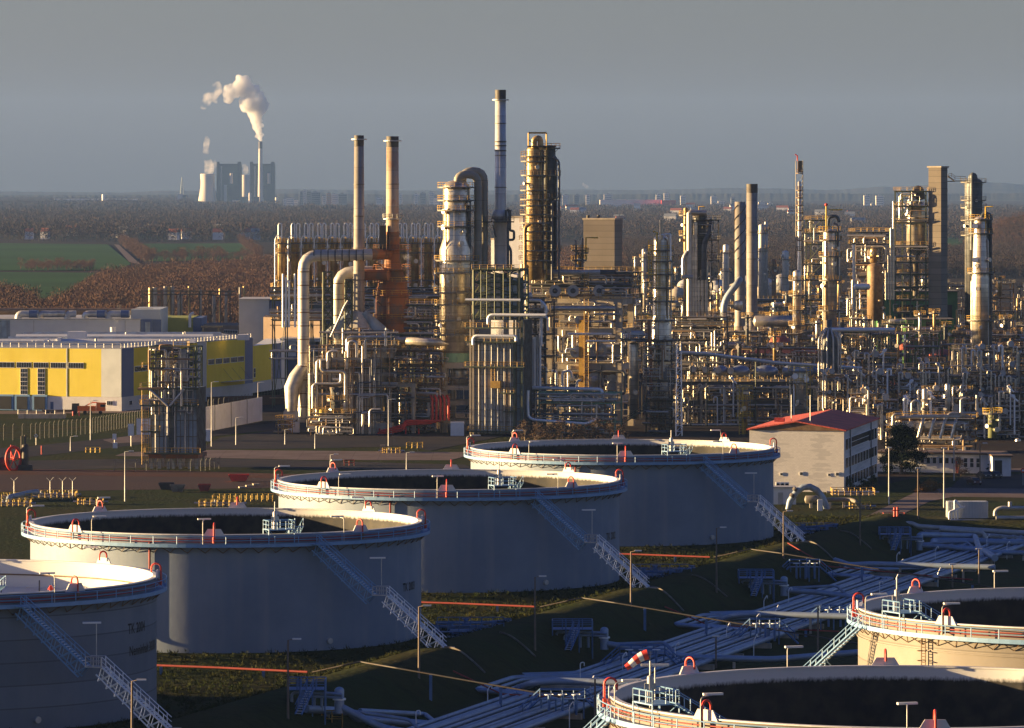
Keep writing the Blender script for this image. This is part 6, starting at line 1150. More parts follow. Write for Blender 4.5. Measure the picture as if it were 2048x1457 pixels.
# grey halls right
t = thing('concrete_hall', 'grey concrete hall with a lit tan right wing, left of the slim reactors', 'hall', (X(510, 1540), 1540, 0)); d = 1540
obj('wall', MB().box(X(478, d), X(538, d), d, d+26, 0, Z(600, d)), M['grey_clad'], t); obj('roof_edge', MB().box(X(477, d), X(560, d), d-.5, d+27, Z(600, d)+.003, Z(598, d)), M['mast'], t)
obj('dark_wing', MB().box(X(538.3, d), X(560, d), d+.5, d+26, 0, Z(602, d)), M['blue_clad'], t); obj('tan_wing', MB().prism([(X(524, 1500), 1508), (X(640, 1490), 1488), (X(645, 1510), 1520), (X(527, 1520), 1530)], 0, Z(636, 1500)), M['tan_wall'], t)
t = thing('concrete_hall', 'low tan hall with a window row behind the dark pipe gantry', 'hall', (X(470, 1580), 1580, 0)); d = 1580; obj('wall', MB().prism([(X(402, d), d+14), (X(525, d), d-6), (X(530, d), d+30), (X(405, d), d+40)], 0, Z(652, d)), M['tan_wall'], t)
for k in range(2): Wt = Wall((X(402, d), d+14), (X(525, d), d-6)); window(Wt, Wt.L*(.36+k*.3), Wt.L*(.6+k*.3), Z(668, d), Z(661, d), t, 8, 1)
one('pipe_gantry', MB().box(X(402, 1560), X(445, 1560), 1558, 1564, Z(655, 1560), Z(652, 1560)).box(X(405, 1560), X(408, 1560), 1558, 1558.6, 0, Z(655, 1560)).box(X(436, 1560), X(439, 1560), 1558, 1558.6, 0, Z(655, 1560)), M['dark_steel'], 'dark open shed roof in front of the low tan hall', 'shed')
for k, (a, b, yt, yb) in enumerate(((285, 422, 582, 642), (422, 468, 583, 640))):
    d = 1640; t = thing('gantry', ('large' if not k else 'small')+' dark open portal gantry against the brown wood', 'gantry', (X(a, d), d, 0)); x0, x1 = X(a, d), X(b, d)
    for p in (range(a, b+1, 19)): obj('post', MB().box(X(p, d)-.2, X(p, d)+.2, d, d+.4, 0, Z(yt+(2 if p % 2 else 0), d)), M['dark_steel'], t)
    for y in (yt, yt+7): obj('beam', MB().box(x0-.5, x1+.5, d-.1, d+.5, Z(y, d)-.3, Z(y, d)+.1), M['dark_steel'], t)
    mb = MB()
    for j, p in enumerate(range(a, b-18, 19)): mb.bar((X(p, d), d, Z(yb, d)), (X(p+19, d), d, Z(yt+6, d)), .12)
    obj('brace', mb, M['dark_steel'], t)
for k, px in enumerate((301, 310, 331, 338, 345, 360, 378, 401, 428, 440, 452, 480, 488)): d = 1660; one('tall_pipe', MB().cyl(X(px, d), d, 0, Z((576, 575, 573, 574, 573, 588, 573, 580, 590, 578, 586, 575, 573)[k], d), (.75, .8, .7, .7, .7, .9, .35, .5, .6, .4, .5, .4, .4)[k], 10), M['stack_grey'] if k % 3 else M['clad_old'], near('slim vent pipe behind the dark gantries, %s' % ['leftmost', 'second', 'at the left gantry', 'at its middle left', 'at its middle', 'shorter one', 'very thin one', 'at its right end', 'in the small gantry', 'at its centre', 'at its right', 'beyond it', 'rightmost'][k], 560) if 0 else 'slim vent pipe behind the dark gantries, %s' % ['leftmost of all', 'second from left', 'third from left', 'fourth from left', 'middle of the big gantry', 'shorter and thicker', 'very thin', 'at the big gantry right end', 'left in the small gantry', 'centre of the small gantry', 'right in the small gantry', 'beyond the small gantry', 'rightmost of all'][k], 'pipe', 'vent pipes behind the gantries')
# heater tower standing alone
d = 1036; ht = thing('heater_tower', 'free standing heater tower on stub legs, grey panels below and rusty gear above', 'furnace', (X(347, d), d, 0))
casing(302, 395, 776, 906, d, 9, 'panel_blue', ht, .85, 3.2)
for px in (302, 318, 336, 346, 360, 379, 393): obj('leg', MB().box(X(px-3, d), X(px+3, d), d+.2, d+.9, 0, Z(908, d)), M['conc'], ht); obj('leg', MB().box(X(px-3, d), X(px+3, d), d+7.5, d+8.2, 0, Z(908, d)), M['conc'], ht)
obj('base_beam', MB().box(X(296, d), X(398, d), d-.8, d+9.6, Z(917, d), Z(908, d)), M['rust'], ht)
for py, a, b, m in ((906, 290, 402, 'ochre'), (862, 284, 320, 'ochre'), (810, 282, 398, 'ochre'), (776, 282, 400, 'brown_steel'), (735, 285, 330, 'ochre')): gallery(a, b, py, d-.3, ht, m)
for px in (312, 332, 351, 372): pipe([(px, 905, -.7), (px, 780, -.7)], d, .14, 'mast', ht)
obj('soot_panel', MB().box(X(338, d), X(352, d), d-.3, d-.23, Z(905, d), Z(790, d)), M['clad_dark'], ht)
for px in (288, 293): ladder_px(px, 780, 930, d-1, 'ochre', ht)
fr = lattice('green lattice cage on the heater tower', 298, 392, 694, 776, d+1, 7, 5, 'green_steel', .2, 'lattice_cage')
for k, (a, b, y0, y1, m) in enumerate(((318, 350, 697, 712, 'dark_steel'), (320, 347, 722, 736, 'stack_grey'), (312, 352, 738, 752, 'clad_old'), (318, 345, 755, 775, 'brown_steel'), (355, 372, 700, 770, 'panel'))): obj('equipment_box', MB().box(X(a, d), X(b, d), d+.5, d+5, Z(y1, d), Z(y0, d)), M[m], ht)
mb = MB()
for k in range(5): obj('burner', MB().cyl(X(317+k*7, d), d-.4, Z(778, d), Z(762, d), .22, 8, dome=.2), M['pipe'], ht)
for k, pts in enumerate([[(300,778),(338,812)],[(372,778),(342,812)],[(277,778),(330,776)],[(366,812),(366,742)],[(306,742),(306,775)],[(322,700),(322,690),(348,690),(348,716)],[(296,800),(330,800)],[(338,812),(338,870)],[(300,740),(300,700)],[(352,742),(364,742)]]): pipe([(p[0], p[1], -1.5) for p in pts], d, .28 if k < 4 else .22, ('pipe', 'mast', 'pipe_brown')[k % 3], ht)
r = random.Random(31)
for k in range(50): rpipe(r, X(300, d), X(392, d), d-1.4, d, Z(830, d), Z(696, d), ht, (.07, .2))
obj('top_rail_deck', MB().box(X(345, d), X(372, d), d+1, d+4, Z(694, d), Z(693, d)), M['ochre'], ht); obj('top_handrail', MB().rail([(X(345, d), d+1, Z(693, d)), (X(372, d), d+1, Z(693, d)), (X(372, d), d+4, Z(693, d))], 1.1, .05, 1), M['ochre'], ht); obj('side_spar', MB().bar((X(278, d), d-1, Z(778, d)), (X(310, d), d-1, Z(777, d)), .18), M['mast'], ht)
ht.rotation_euler = (0, 0, R(-7)); fr.rotation_euler = (0, 0, R(-7))
# white wall panels
W3 = Wall((X(395, 1185), 1185), (X(524, 1252), 1252)); t = thing('panel_wall', 'long white panelled wall right of the heater tower', 'wall', (X(395, 1185), 1185, 0))
for k in range(4): obj('wall_panel', W3.panel(W3.L*k/4+.08, W3.L*(k+1)/4-.08, .1, 6.3, .1, .15), M['white_wall'], t); obj('post', W3.panel(W3.L*k/4-.1, W3.L*k/4+.1, 0, 6.5, .2, .25), M['dark_steel'], t)
t = thing('panel_wall', 'short white wall piece left of the heater tower', 'wall', (X(275, 1180), 1180, 0)); obj('wall_panel', MB().box(X(273, 1180), X(303, 1180), 1180, 1180.2, 0, Z(838, 1180)), M['white_wall'], t); obj('coping', MB().box(X(272.5, 1180), X(303.5, 1180), 1179.9, 1180.3, Z(838, 1180)+.003, Z(837, 1180)), M['mast'], t)
t = thing('site_container', 'small white site container with window at the left end of the long white wall', 'container', (X(405, 1150), 1150, 0)); obj('wall', MB().box(X(396, 1150), X(420, 1150), 1150, 1153, 0, 2.8), M['white_wall'], t); obj('window', MB().box(X(403, 1150), X(412, 1150), 1149.9, 1149.99, 1.2, 2.2), M['glass'], t)
one('hedge', MB().obox((X(505, 1345), 1345, 0), 28, 3, 2.6, .6), M['twig_red'], 'clipped reddish hedge before the annex', 'hedge')
# truck by the yellow hall
tx, ty = X(178, 1290), 1290.; tr = thing('recovery_truck', 'orange truck with low loader bed parked before the yellow warehouse', 'truck', (tx, ty, 0))
obj('cab', MB().obox((tx+3.2, ty, .9), 2.4, 2.4, 2.2, 0, .92), M['orange'], tr); obj('body', MB().obox((tx-.6, ty, .9), 4.8, 2.4, 1.3, 0), M['orange'], tr); obj('dark_cabin', MB().obox((tx-3.6, ty, .8), 2, 2.3, 2.1, 0, .9), M['dark_steel'], tr); obj('bed', MB().obox((tx-8.5, ty, .7), 8, 2.4, .5, 0), M['brown_steel'], tr)
obj('crane_arm', MB().path([(tx-1, ty, 2.2), (tx+1, ty, 3.2), (tx+4.6, ty, 2.9)], .16, 6), M['orange'], tr); obj('windscreen', MB().obox((tx+3.8, ty, 2.0), 1.3, 2.42, .7, 0), M['glass'], tr)
for x_ in (-11, -9.6, -3.6, -1, .4, 3.2): obj('wheel', MB().tube((tx+x_, ty-1.3, .5), (tx+x_, ty-.9, .5), .5, 14), M['black'], tr)
for k, px in enumerate((146, 158)): one('bollard', MB().cyl(X(px, 1281), 1281, 0, 1.1, .2, 8, dome=.1), M['hose_red'], 'short red bollard before the parked truck, %s one' % ('left', 'right')[k], 'bollard')
t = thing('loading_ramp', 'low concrete loading ramp wall with railing before the yellow warehouse', 'ramp', (X(80, 1265), 1265, 0)); obj('wall', MB().box(X(36, 1265), X(130, 1265), 1265, 1268, 0, 1.2), M['conc'], t); obj('handrail', MB().rail([(X(36, 1265), 1265, 1.2), (X(128, 1265), 1265, 1.2)], 1.1, .06, 2.4), M['mast'], t)
# fences
def fence(label, pts, h, n, m='fence_grey', wires=3):
    P = [Vector((X(a, gd(b)), gd(b), 0)) for a, b in pts]; t = thing('fence', label, 'fence', tuple(P[0])); Ls = [(b-a).length for a, b in zip(P[:-1], P[1:])]; tot = sum(Ls)
    for k in range(n+1):
        s_ = tot*k/n; i = 0
        while i < len(Ls)-1 and s_ > Ls[i]: s_ -= Ls[i]; i += 1
        q = P[i]+(P[i+1]-P[i])*min(1, s_/Ls[i]); obj('post', MB().path([q, q+Vector((0,0,h)), q+Vector((.3,-.3,h+.4))], .055, 4), M[m], t)
    for k in range(wires): z = h*(k+.6)/wires; obj('wire', MB().path([(p.x, p.y, z) for p in P], .025, 4), M['dark_steel'], t)
fence('long wire fence with pale angled posts left of the heater tower', [(-30, 882), (60, 880), (180, 868), (285, 850)], 3.6, 38); fence('wire fence with pale posts behind the long white wall', [(395, 832), (470, 822), (580, 800)], 3.6, 24)
fence('small grey mesh fence round the feet of the heater tower', [(228, 943), (310, 944), (400, 943), (438, 938)], 2.2, 12)
# railings in the meadow
def railing(label, p0, py, p1, h=1.2, m='yellow', z=None, dep=1.5, mod=0, py1=None):
    d = gd(py); d1 = gd(py1 or py); g = 0 if z is None else z; t = thing('pipe_crossing', label, 'railing', (X(p0, d), d, g)); pts = [(X(p0, d), d, g), (X(p1, d1), d1, g), (X(p1, d1), d1+dep, g), (X(p0, d), d+dep, g)]
    for a, b in zip(pts, pts[1:]+pts[:1]): obj('handrail', MB().rail([a, b], h, .055, 1.1), M[m], t)
    for k in range(mod): px = p0+(p1-p0)*(k+.5)/mod; obj('valve', MB().cyl(X(px, d), d+dep*.5, g, g+.9+.3*(k % 2), .2, 8).tube((X(px, d)-.35, d+dep*.5, g+.9), (X(px, d)+.35, d+dep*.5, g+.9), .07, 6), M[('ochre', 'mast', 'pipe_brown')[k % 3]], t)
    if mod: obj('deck', MB().box(X(p0, d), X(p1, d1), d+.1, d+dep-.1, g+.02, g+.12), M['grey_steel'], t); obj('pipe', MB().tube((X(p0, d)-1, d+dep*.4, g+.5), (X(p1, d)+1, d+dep*.4, g+.5), .2, 8), M['pipe'], t)
    return t
railing('yellow railed crossing in the grass left of the heater tower', 171, 906, 199); railing('long yellow railed valve station at the left edge', -20, 1000, 62, dep=4, mod=9); railing('yellow railed valve station right of the long one at the left edge', 66, 996, 150, dep=5, mod=9); railing('front yellow railed row of valves at the left edge', -20, 1013, 60, dep=3, mod=5); railing('low yellow railing beyond the valve station', 155, 1010, 205, dep=3, mod=3)
railing('long yellow railing on the grass behind the second tank', 398, 1013, 482, dep=3, mod=4); railing('yellow railing bending towards the third tank', 425, 1003, 545, dep=5); railing('yellow railed pit with valves on the pale road', 765, 907, 800, dep=3, mod=4); railing('second yellow railed pit by the pale road', 813, 897, 845, dep=4); one('pump_box', MB().box(X(760, 1102), X(770, 1102), 1102, 1104, 0, 1.6), M['grey_steel'], 'small grey cabinet beside the yellow railed pit', 'cabinet'); railing('low red brown railing on the dark grass strip', 688, 932, 708, m='red_pipe', dep=2)
t = thing('pipe_bend', 'fat pale pipe bend diving into the ground by the left valve station', 'pipe', (X(20, 935), 935, 0)); obj('pipe', MB().path([(X(16, 925), 925, -.3), (X(18, 927), 927, .8), (X(60, 935), 935, 1.2), (X(75, 937), 937, 1.2)], .55, 12, bend=.8), M['panel_blue'], t)
# skips
def skip(label, px, py, L, m, a=0, group='waste skips in the dirt yard'):
    d = gd(py); x = X(px, d); t = thing('waste_skip', label, 'skip', (x, d, 0), group); W = 1.9; H = 1.5; mb = MB()
    b = [(-L*.32, -W/2, .15), (L*.32, -W/2, .15), (L*.32, W/2, .15), (-L*.32, W/2, .15), (-L/2, -W/2, H), (L/2, -W/2, H), (L/2, W/2, H), (-L/2, W/2, H)]; bi = [(p[0]*.93, p[1]*.9, p[2]+(.05 if p[2] > 1 else .1)) for p in b]
    mb.add([(x+p[0], d+p[1], p[2]) for p in b+bi], [(0,3,2,1), (0,1,5,4), (1,2,6,5), (2,3,7,6), (3,0,4,7), (8,9,10,11), (8,12,13,9), (9,13,14,10), (10,14,15,11), (11,15,12,8), (4,5,13,12), (5,6,14,13), (6,7,15,14), (7,4,12,15)]); obj('body', mb, M[m], t)
    for k in range(3): xx = x+(-.22+.22*k)*L; obj('rib', MB().box(xx-.06, xx+.06, d-W/2-.1, d-W/2-.003, .3, H), M[m], t)
    for s_ in (-1, 1): obj('lug', MB().tube((x+s_*L*.42, d-W/2-.15, 1.1), (x+s_*L*.42, d-W/2, 1.1), .12, 8), M['dark_steel'], t)
dm('skip_black', (.04,.045,.045), .6, .2, (.07,.05,.04), .8, .5); dm('skip_red', (.3,.05,.035), .6, .1, (.15,.05,.03), .8, .6)
skip('tall black skip in the dirt yard', 333, 981, 3.2, 'skip_black'); skip('lower grey skip beside the black one', 355, 985, 3.1, 'grey_steel'); skip('small rust red skip nearest the third tank lamp', 409, 984, 2.6, 'skip_red'); skip('wide red skip with white labels, farthest right in the yard', 478, 964, 4.4, 'red')
for k in range(3): one('pallet_stack', MB().obox((X(484+k*14, gd(977-k*3)), gd(977-k*3), .05), 1.3, 1, .3, .3), M['conc'], 'low pallet stack on the dirt behind the third tank, %s' % ('left', 'middle', 'right')[k], 'pallets')
# old machine with red wheel
d = 1030.; mx = X(28, d); t = thing('historic_pump', 'old black machine with a big red spoked flywheel on display at the left edge', 'machine', (mx, d, 0))
pts = [(mx+2.3*.62*math.cos(a*math.pi/12), d-1+2.3*.5*math.cos(a*math.pi/12), 2.6+2.5*math.sin(a*math.pi/12)) for a in range(25)]; wh = obj('flywheel', MB().path(pts, .34, 8, caps=False), M['red'], t); c = Vector((mx, d-1, 2.6))
for k in range(0, 24, 4): obj('spoke', MB().bar(c, pts[k], .12), M['red'], wh)
obj('hub', MB().tube(c+Vector((-.4,.4,0)), c+Vector((.4,-.4,0)), .4, 10), M['red'], wh)
obj('cylinder_column', MB().cyl(mx+2.4, d, .2, 5.4, .75, 12, dome=.3).cyl(mx+2.4, d, 5.4, 7.6, .2, 8).cyl(mx+1.6, d, 4, 7.4, .16, 8).box(mx+1, mx+4, d-1, d+1, 0, 1.2), M['dark_steel'], t); obj('compressor_body', MB().drum((mx-4.5, d, 1.6), (mx-1.4, d, 1.6), 1.3, 14).box(mx-4.6, mx-1, d-1, d+1, 0, .8), M['dark_steel'], t)
# poles, signs, masts of the yard
def pole(label, px, y0, y1, d=None, head=1, r_=.09, m='mast', arm=1.2, z=None, group='lamp posts of the site', w_=None):
    if d is None: x, d, g = G(px, y1)
    else: x, g = X(px, d), gz(X(px, d), d)
    top = Z(y0, d); t = thing('street_lamp', label, 'lamp post', (x, d, g-.3), group)
    if abs(arm) > 1.6: obj('pole', MB().tube((x, d, g-.3), (x, d, top), r_*1.3, 8, r_), M[m], t); obj('lamp_head', MB().obox((x, d, top), abs(arm)*1.2, .4, .18, 0), M['lamp_head'], t)
    else: obj('pole', MB().path([(x, d, g-.3), (x, d, top), (x+arm*.8, d-.1, top+.15)], [r_*1.5, r_, r_*.7], 8), M[m], t); obj('lamp_head', MB().obox((x+arm, d-.1, top+.08), 1.0, .35, .16, 0), M['lamp_head'], t)
def G(px, py):                                      # where the sight line of a picture point meets the ground
    for k in range(350, 2200):
        z = HC-(py-HZ)*k/F; x = X(px, k)
        if z <= gz(x, k): return x, float(k), gz(x, k)
    return X(px, 2000), 2000., 0
for px, y0, y1, lab in ((181, 803, 881, 'lamp post at the fence bend before the yellow warehouse'), (250, 904, 1004, 'tall lamp post in the dirt yard left of the skips'), (423, 765, 894, 'tall lamp post standing before the long white wall'), (516, 766, 826, 'lamp post before the yellow annex'), (472, 836, 891, 'short lamp post at the right end of the long white wall'), (141, 874, 903, 'short pole on the grass left of the heater tower'), (705, 793, 862, 'pole before the process furnace'), (777, 800, 893, 'thin pole beside the red fire pipes'), (813, 906, 960, 'dark pole behind the third tank'), (570, 860, 890, 'short pole on the dark lot'), (630, 868, 898, 'short pole right on the dark lot'), (661, 910, 950, 'dark pole on the grass before the pale road')):
    pole(lab, px, y0, y1)
for px, y0, y1, w_, h, m, lab in ((262, 848, 893, 12, 24, 'white', 'white notice board on a post by the heater tower'), (229, 868, 892, 8, 12, 'white', 'small white board over a white box by the heater tower')):
    x, d, g = G(px, y1); t = thing('notice_board', lab, 'sign', (x, d, 0)); obj('post', MB().bar((x, d, 0), (x, d, Z(y0, d)), .07), M['mast'], t); q = d/F; obj('board', MB().box(x-w_/2*q, x+w_/2*q, d-.12, d-.07, Z(y0+h, d), Z(y0, d)), M[m], t)
x, d, g = G(72, 891); t = thing('road_sign', 'diamond shaped yellow and white priority road sign', 'sign', (x, d, 0)); obj('post', MB().bar((x, d, 0), (x, d, Z(868, d)), .05), M['mast'], t); obj('plate', MB().slab([(x-.5, d-.06, Z(872, d)), (x, d-.06, Z(872, d)-.5), (x+.5, d-.06, Z(872, d)), (x, d-.06, Z(872, d)+.5)], .04), M['white'], t); zz = Z(872, d); obj('plate_centre', MB().slab([(x-.28, d-.11, zz), (x, d-.11, zz-.28), (x+.28, d-.11, zz), (x, d-.11, zz+.28)], .02), M['yellow'], t)
for px, y0, y1, lab in ((83, 892, 910, 'thin red marker post on the verge'), (22, 890, 920, 'thin red and white marker post at the left edge')): x, d, g = G(px, y1); one('marker_post', MB().cyl(x, d, 0, Z(y0, d), .13, 8), M['red'], lab, 'post')
x, d, g = G(230, 897); one('utility_box', MB().box(x-.5, x+.5, d, d+.8, 0, 1.3), M['white_wall'], 'small white utility box under the small white board', 'box')
for k, px in enumerate((28, 100, 125, 145)): x, d, g = G(px, 1000); one('antenna_post', MB().bar((x, d, 0), (x, d, 3.6), .05).bar((x, d, 3.6), (x-.7, d, 4.2), .04).bar((x, d, 3.6), (x+.7, d, 4.3), .04), M['mast'], 'thin forked post over the left valve station, %s' % ('leftmost', 'second', 'third', 'rightmost')[k], 'post')
# ------------------------------------------------------------------ right side: red roofed building and what stands round it
c0 = (X(1688, 955), 955.); dr = Vector((math.cos(R(-14)), math.sin(R(-14)), 0)); pr_ = Vector((-dr.y, dr.x, 0)); Lw = 19.2; Dp = 52.; H = 12.2
cl = (c0[0]-dr.x*Lw, c0[1]-dr.y*Lw); cr_ = (X(1755, 1006), 1006.); cb = (cr_[0]-dr.x*Lw, cr_[1]-dr.y*Lw)
def shingle(name):                                  # white rendered wall with ragged bands of greyer tiles
    m = mat(name, (.72,.69,.63), .8, 0, (.62,.6,.55), .3, .4, brick=(.55,.3,.008,True,.5)); n = m.node_tree.nodes; L = m.node_tree.links; b = n['Principled BSDF']
    old = b.inputs['Base Color'].links[0].from_socket; tc = n.new('ShaderNodeTexCoord'); mp = n.new('ShaderNodeMapping'); mp.inputs['Scale'].default_value = (.22, .05, 1.4); L.new(tc.outputs['Object'], mp.inputs[0])
    nz = n.new('ShaderNodeTexNoise'); nz.inputs['Scale'].default_value = 1; nz.inputs['Detail'].default_value = 3; L.new(mp.outputs[0], nz.inputs[0]); sp = n.new('ShaderNodeSeparateXYZ'); L.new(tc.outputs['Object'], sp.inputs[0])
    w_ = n.new('ShaderNodeMath'); w_.operation = 'PINGPONG'; w_.inputs[1].default_value = 4.6; L.new(sp.outputs['X'], w_.inputs[0]); a = n.new('ShaderNodeMath'); a.operation = 'MULTIPLY_ADD'; a.inputs[1].default_value = 14; L.new(nz.outputs[0], a.inputs[0]); L.new(w_.outputs[0], a.inputs[2])
    st = n.new('ShaderNodeMapRange'); st.inputs['From Min'].default_value = 10.4; st.inputs['From Max'].default_value = 10.7; st.inputs['To Max'].default_value = .45; L.new(a.outputs[0], st.inputs[0])
    k = n.new('ShaderNodeMix'); k.data_type = 'RGBA'; L.new(old, k.inputs['A']); k.inputs['B'].default_value = (.42,.41,.39,1); L.new(st.outputs[0], k.inputs['Factor']); L.new(k.outputs['Result'], b.inputs['Base Color']); return m
M['shingle'] = shingle('shingle'); dm('roof_tile', (.62,.1,.06), .75, 0, (.3,.06,.04), .3, .6, bump=.3, bscale=3)
bd = thing('office_building', 'white three storey building with shallow red gabled roof', 'building', (c0[0], c0[1], 0))
obj('wall', MB().prism([cl, c0, cr_, cb], -1, H), M['shingle'], bd); Wg = Wall(c0, cr_); Wfr = Wall(cl, c0)
mb = MB(); e = .5; rz = H+1.7
P = lambda u, v, z: (c0[0]-dr.x*(Lw-u)+(cr_[0]-c0[0])*v, c0[1]-dr.y*(Lw-u)+(cr_[1]-c0[1])*v, z)
mb.add([P(-e,-.012,H), P(Lw/2,-.012,rz), P(Lw+e,-.012,H), P(-e,1.01,H), P(Lw/2,1.01,rz), P(Lw+e,1.01,H), P(-e,-.012,H+.25), P(Lw/2,-.012,rz+.25), P(Lw+e,-.012,H+.25), P(-e,1.01,H+.25), P(Lw/2,1.01,rz+.25), P(Lw+e,1.01,H+.25)], [(0,3,4,1), (1,4,5,2), (6,7,10,9), (7,8,11,10), (0,1,7,6), (1,2,8,7), (5,4,10,11), (4,3,9,10), (0,6,9,3), (2,5,11,8)])
rf = obj('roof', mb, M['roof_tile'], bd); obj('gable', MB().add([P(0,-.004,H), P(Lw/2,-.004,rz), P(Lw,-.004,H), P(0,.01,H), P(Lw/2,.01,rz), P(Lw,.01,H)], [(0,2,1), (3,4,5), (0,1,4,3), (1,2,5,4), (0,3,5,2)]), M['brown_steel'], rf)
obj('roof_hatch', MB().obox(P(Lw*.3, .05, H+1.6), 2, 1.5, .8, R(-8)), M['roof_tile'], rf); 
for q in (.42, .62): a_ = P(Lw*q, .06, H+1.5); obj('antenna', MB().bar(a_, (a_[0], a_[1], a_[2]+5.5), .06), M['mast'], rf)
for u in (.16, .78): obj('downpipe', MB().bar(Wg.p(Wg.L*u, 0, .15), Wg.p(Wg.L*u, H, .15), .12), M['dark_steel'], bd)
for z, h_ in ((8.2, 2.4), (4.6, 2.2), (.9, 2.2)):
    n = 11
    for k in range(n):
        a = Wg.L*(.03+.94*k/n); b_ = a+Wg.L*.94/n-.8
        if z > 8 and 2 <= k <= 7: continue
        window(Wg, a, b_, z, z+h_, bd, 2, 1, .04)
window(Wg, Wg.L*.2, Wg.L*.72, 8.4, 10.6, bd, 14, 2, .04); 
for k, u in enumerate((.06, .22, .52, .62, .9)): 
    if k in (1, 3): continue
    window(Wfr, Wfr.L*u-.4+.6, Wfr.L*u+.4+.6, 3.2, 4.0, bd, 1, 1, .04)
window(Wfr, 6.2, 6.9, 3.1, 3.8, bd, 1, 1, .04); window(Wfr, Wfr.L-3.3, Wfr.L-2.6, 3.1, 3.8, bd, 1, 1, .04)
t = thing('air_conditioner', 'row of three fan units on a stand against the white building by the farthest tank', 'air conditioner', (X(1565, 945), 945, 0)); d = 944
for k in range(3): obj('fan_unit', MB().box(X(1552+k*9, d), X(1560+k*9, d), d, d+1, Z(976, d), Z(965, d)), M['white_wall'], t); obj('fan', MB().tube((X(1556+k*9, d), d-.06, Z(970.5, d)), (X(1556+k*9, d), d-.02, Z(970.5, d)), .33, 12), M['black'], t)
obj('stand', MB().box(X(1548, d), X(1582, d), d, d+1.2, Z(979, d), Z(976.5, d)).bar((X(1550, d), d, 0), (X(1550, d), d, Z(978, d)), .1).bar((X(1580, d), d, 0), (X(1580, d), d, Z(978, d)), .1), M['grey_steel'], t)
# low white building
d0 = 1022.; a_, b_ = (X(1752, d0), d0+4), (X(1990, d0-2), d0-4); Wl = Wall(a_, b_); t = thing('low_building', 'long low white building with brown flat roof and a row of windows', 'building', (a_[0], a_[1], 0)); nv = -Wl.n*9
obj('wall', MB().prism([a_, b_, (b_[0]+nv.x, b_[1]+nv.y), (a_[0]+nv.x, a_[1]+nv.y)], -.3, 4), M['white_wall'], t); ob = lambda u, o: (Wl.p(u, 0, o)[0], Wl.p(u, 0, o)[1])
obj('roof', MB().prism([ob(-.5, .7), ob(Wl.L+.5, .7), ob(Wl.L+.5, -9.6), ob(-.5, -9.6)], 4.003, 4.35), M['brown_steel'], t)
for k in range(13): u = 8.6+k*1.35; window(Wl, u, u+.95, (1.2 if 8 <= k <= 10 else 1.9), 3.3, t, 1, 1 if k < 8 else 2, .03) if k not in (11, 12) else None
obj('door', Wl.panel(17.7, 18.6, 0, 2.6, .1), M['red'], t)
t2 = thing('low_building', 'small white porch wing with a dark doorway at the right end of the low building', 'building', (X(2000, 1008), 1008, 0)); obj('wall', MB().box(X(1985, 1008), X(2022, 1008), 1008, 1016, -.3, 4.2), M['white_wall'], t2); obj('doorway', MB().box(X(1989, 1008), X(2004, 1008), 1007.9, 1007.99, .2, 3.4), M['glass'], t2); obj('roof', MB().box(X(1983, 1008), X(2026, 1008), 1007.2, 1017, 4.203, 4.5), M['brown_steel'], t2)
# pine tree
def leaftree(label, px, py, H_, W_, n, lm, name='pine_tree', seed=1, conif=True, tw=.9, cat='tree', trunk='pole', d=None, bare=False):
    if d is None: x, d, g = G(px, py)
    else: x, g = X(px, d), 0
    r = random.Random(seed); t = thing(name, label, cat, (x, d, g)); tr_ = MB().tube((x, d, g-.2), (x+.2, d, g+H_*.85), W_*.035+.05, 8, .05); cv = MB()
    lobes = []
    for k in range(44 if conif else 14):
        h = r.uniform(.12, 1)*H_; wr = W_*.5*(1.05-(h/H_)**1.5) if conif else W_*.42*math.sin(math.pi*min(.97, .25+.7*h/H_))
        a = r.uniform(0, 6.28); q = wr*r.uniform(.35, 1); c_ = Vector((x+q*math.cos(a), d+q*math.sin(a), g+h)); lobes.append((c_, W_*r.uniform(.1, .17))); tr_.tube((x+.1, d, g+h*.75), tuple(c_), .07, 5, .02)
    for _ in range(n):
        c_, q = r.choice(lobes); v = Vector((r.gauss(0,1), r.gauss(0,1), r.gauss(0,.55)))*q*.6; p = c_+v; o_ = Vector((r.gauss(0,1), r.gauss(0,1), r.gauss(0,.7))).normalized()*tw*r.uniform(.4,1); s_ = Vector((r.gauss(0,1), r.gauss(0,1), r.gauss(0,1))).normalized()*tw*(.32 if not bare else .05)
        cv.add([tuple(p-s_), tuple(p+s_), tuple(p+o_)], [(0,1,2)])
    obj('trunk', tr_, M[trunk], t); obj('crown', cv, M[lm], t); return t
dm('pine', (.009,.016,.008), .95, 0, (.006,.01,.006), .6, .6); dm('dry_leaf', (.22,.11,.035), .9, 0, (.1,.06,.02), .5, .6); dm('twigs', (.12,.085,.06), .95, 0, (.06,.045,.035), .5, .6); dm('green_leaf', (.03,.045,.015), .9, 0, (.02,.03,.01), .5, .6)
leaftree('large dark pine between the white building and the low white building', 1803, 948, 10, 10.4, 15000, 'pine', seed=3, tw=.55)
leaftree('bare reddish bush before the low white building', 1918, 955, 4.2, 4.5, 900, 'twigs', 'bare_bush', 5, False, .9, 'bush', bare=True)
leaftree('brown leafed bush in front of the pine', 1862, 984, 2.2, 5.5, 1500, 'dry_leaf', 'leafy_bush', 6, False, .35, 'bush'); leaftree('brown leafed bush right beside the first brown bush', 1842, 986, 1.5, 3.5, 700, 'dry_leaf', 'leafy_bush', 7, False, .35, 'bush')
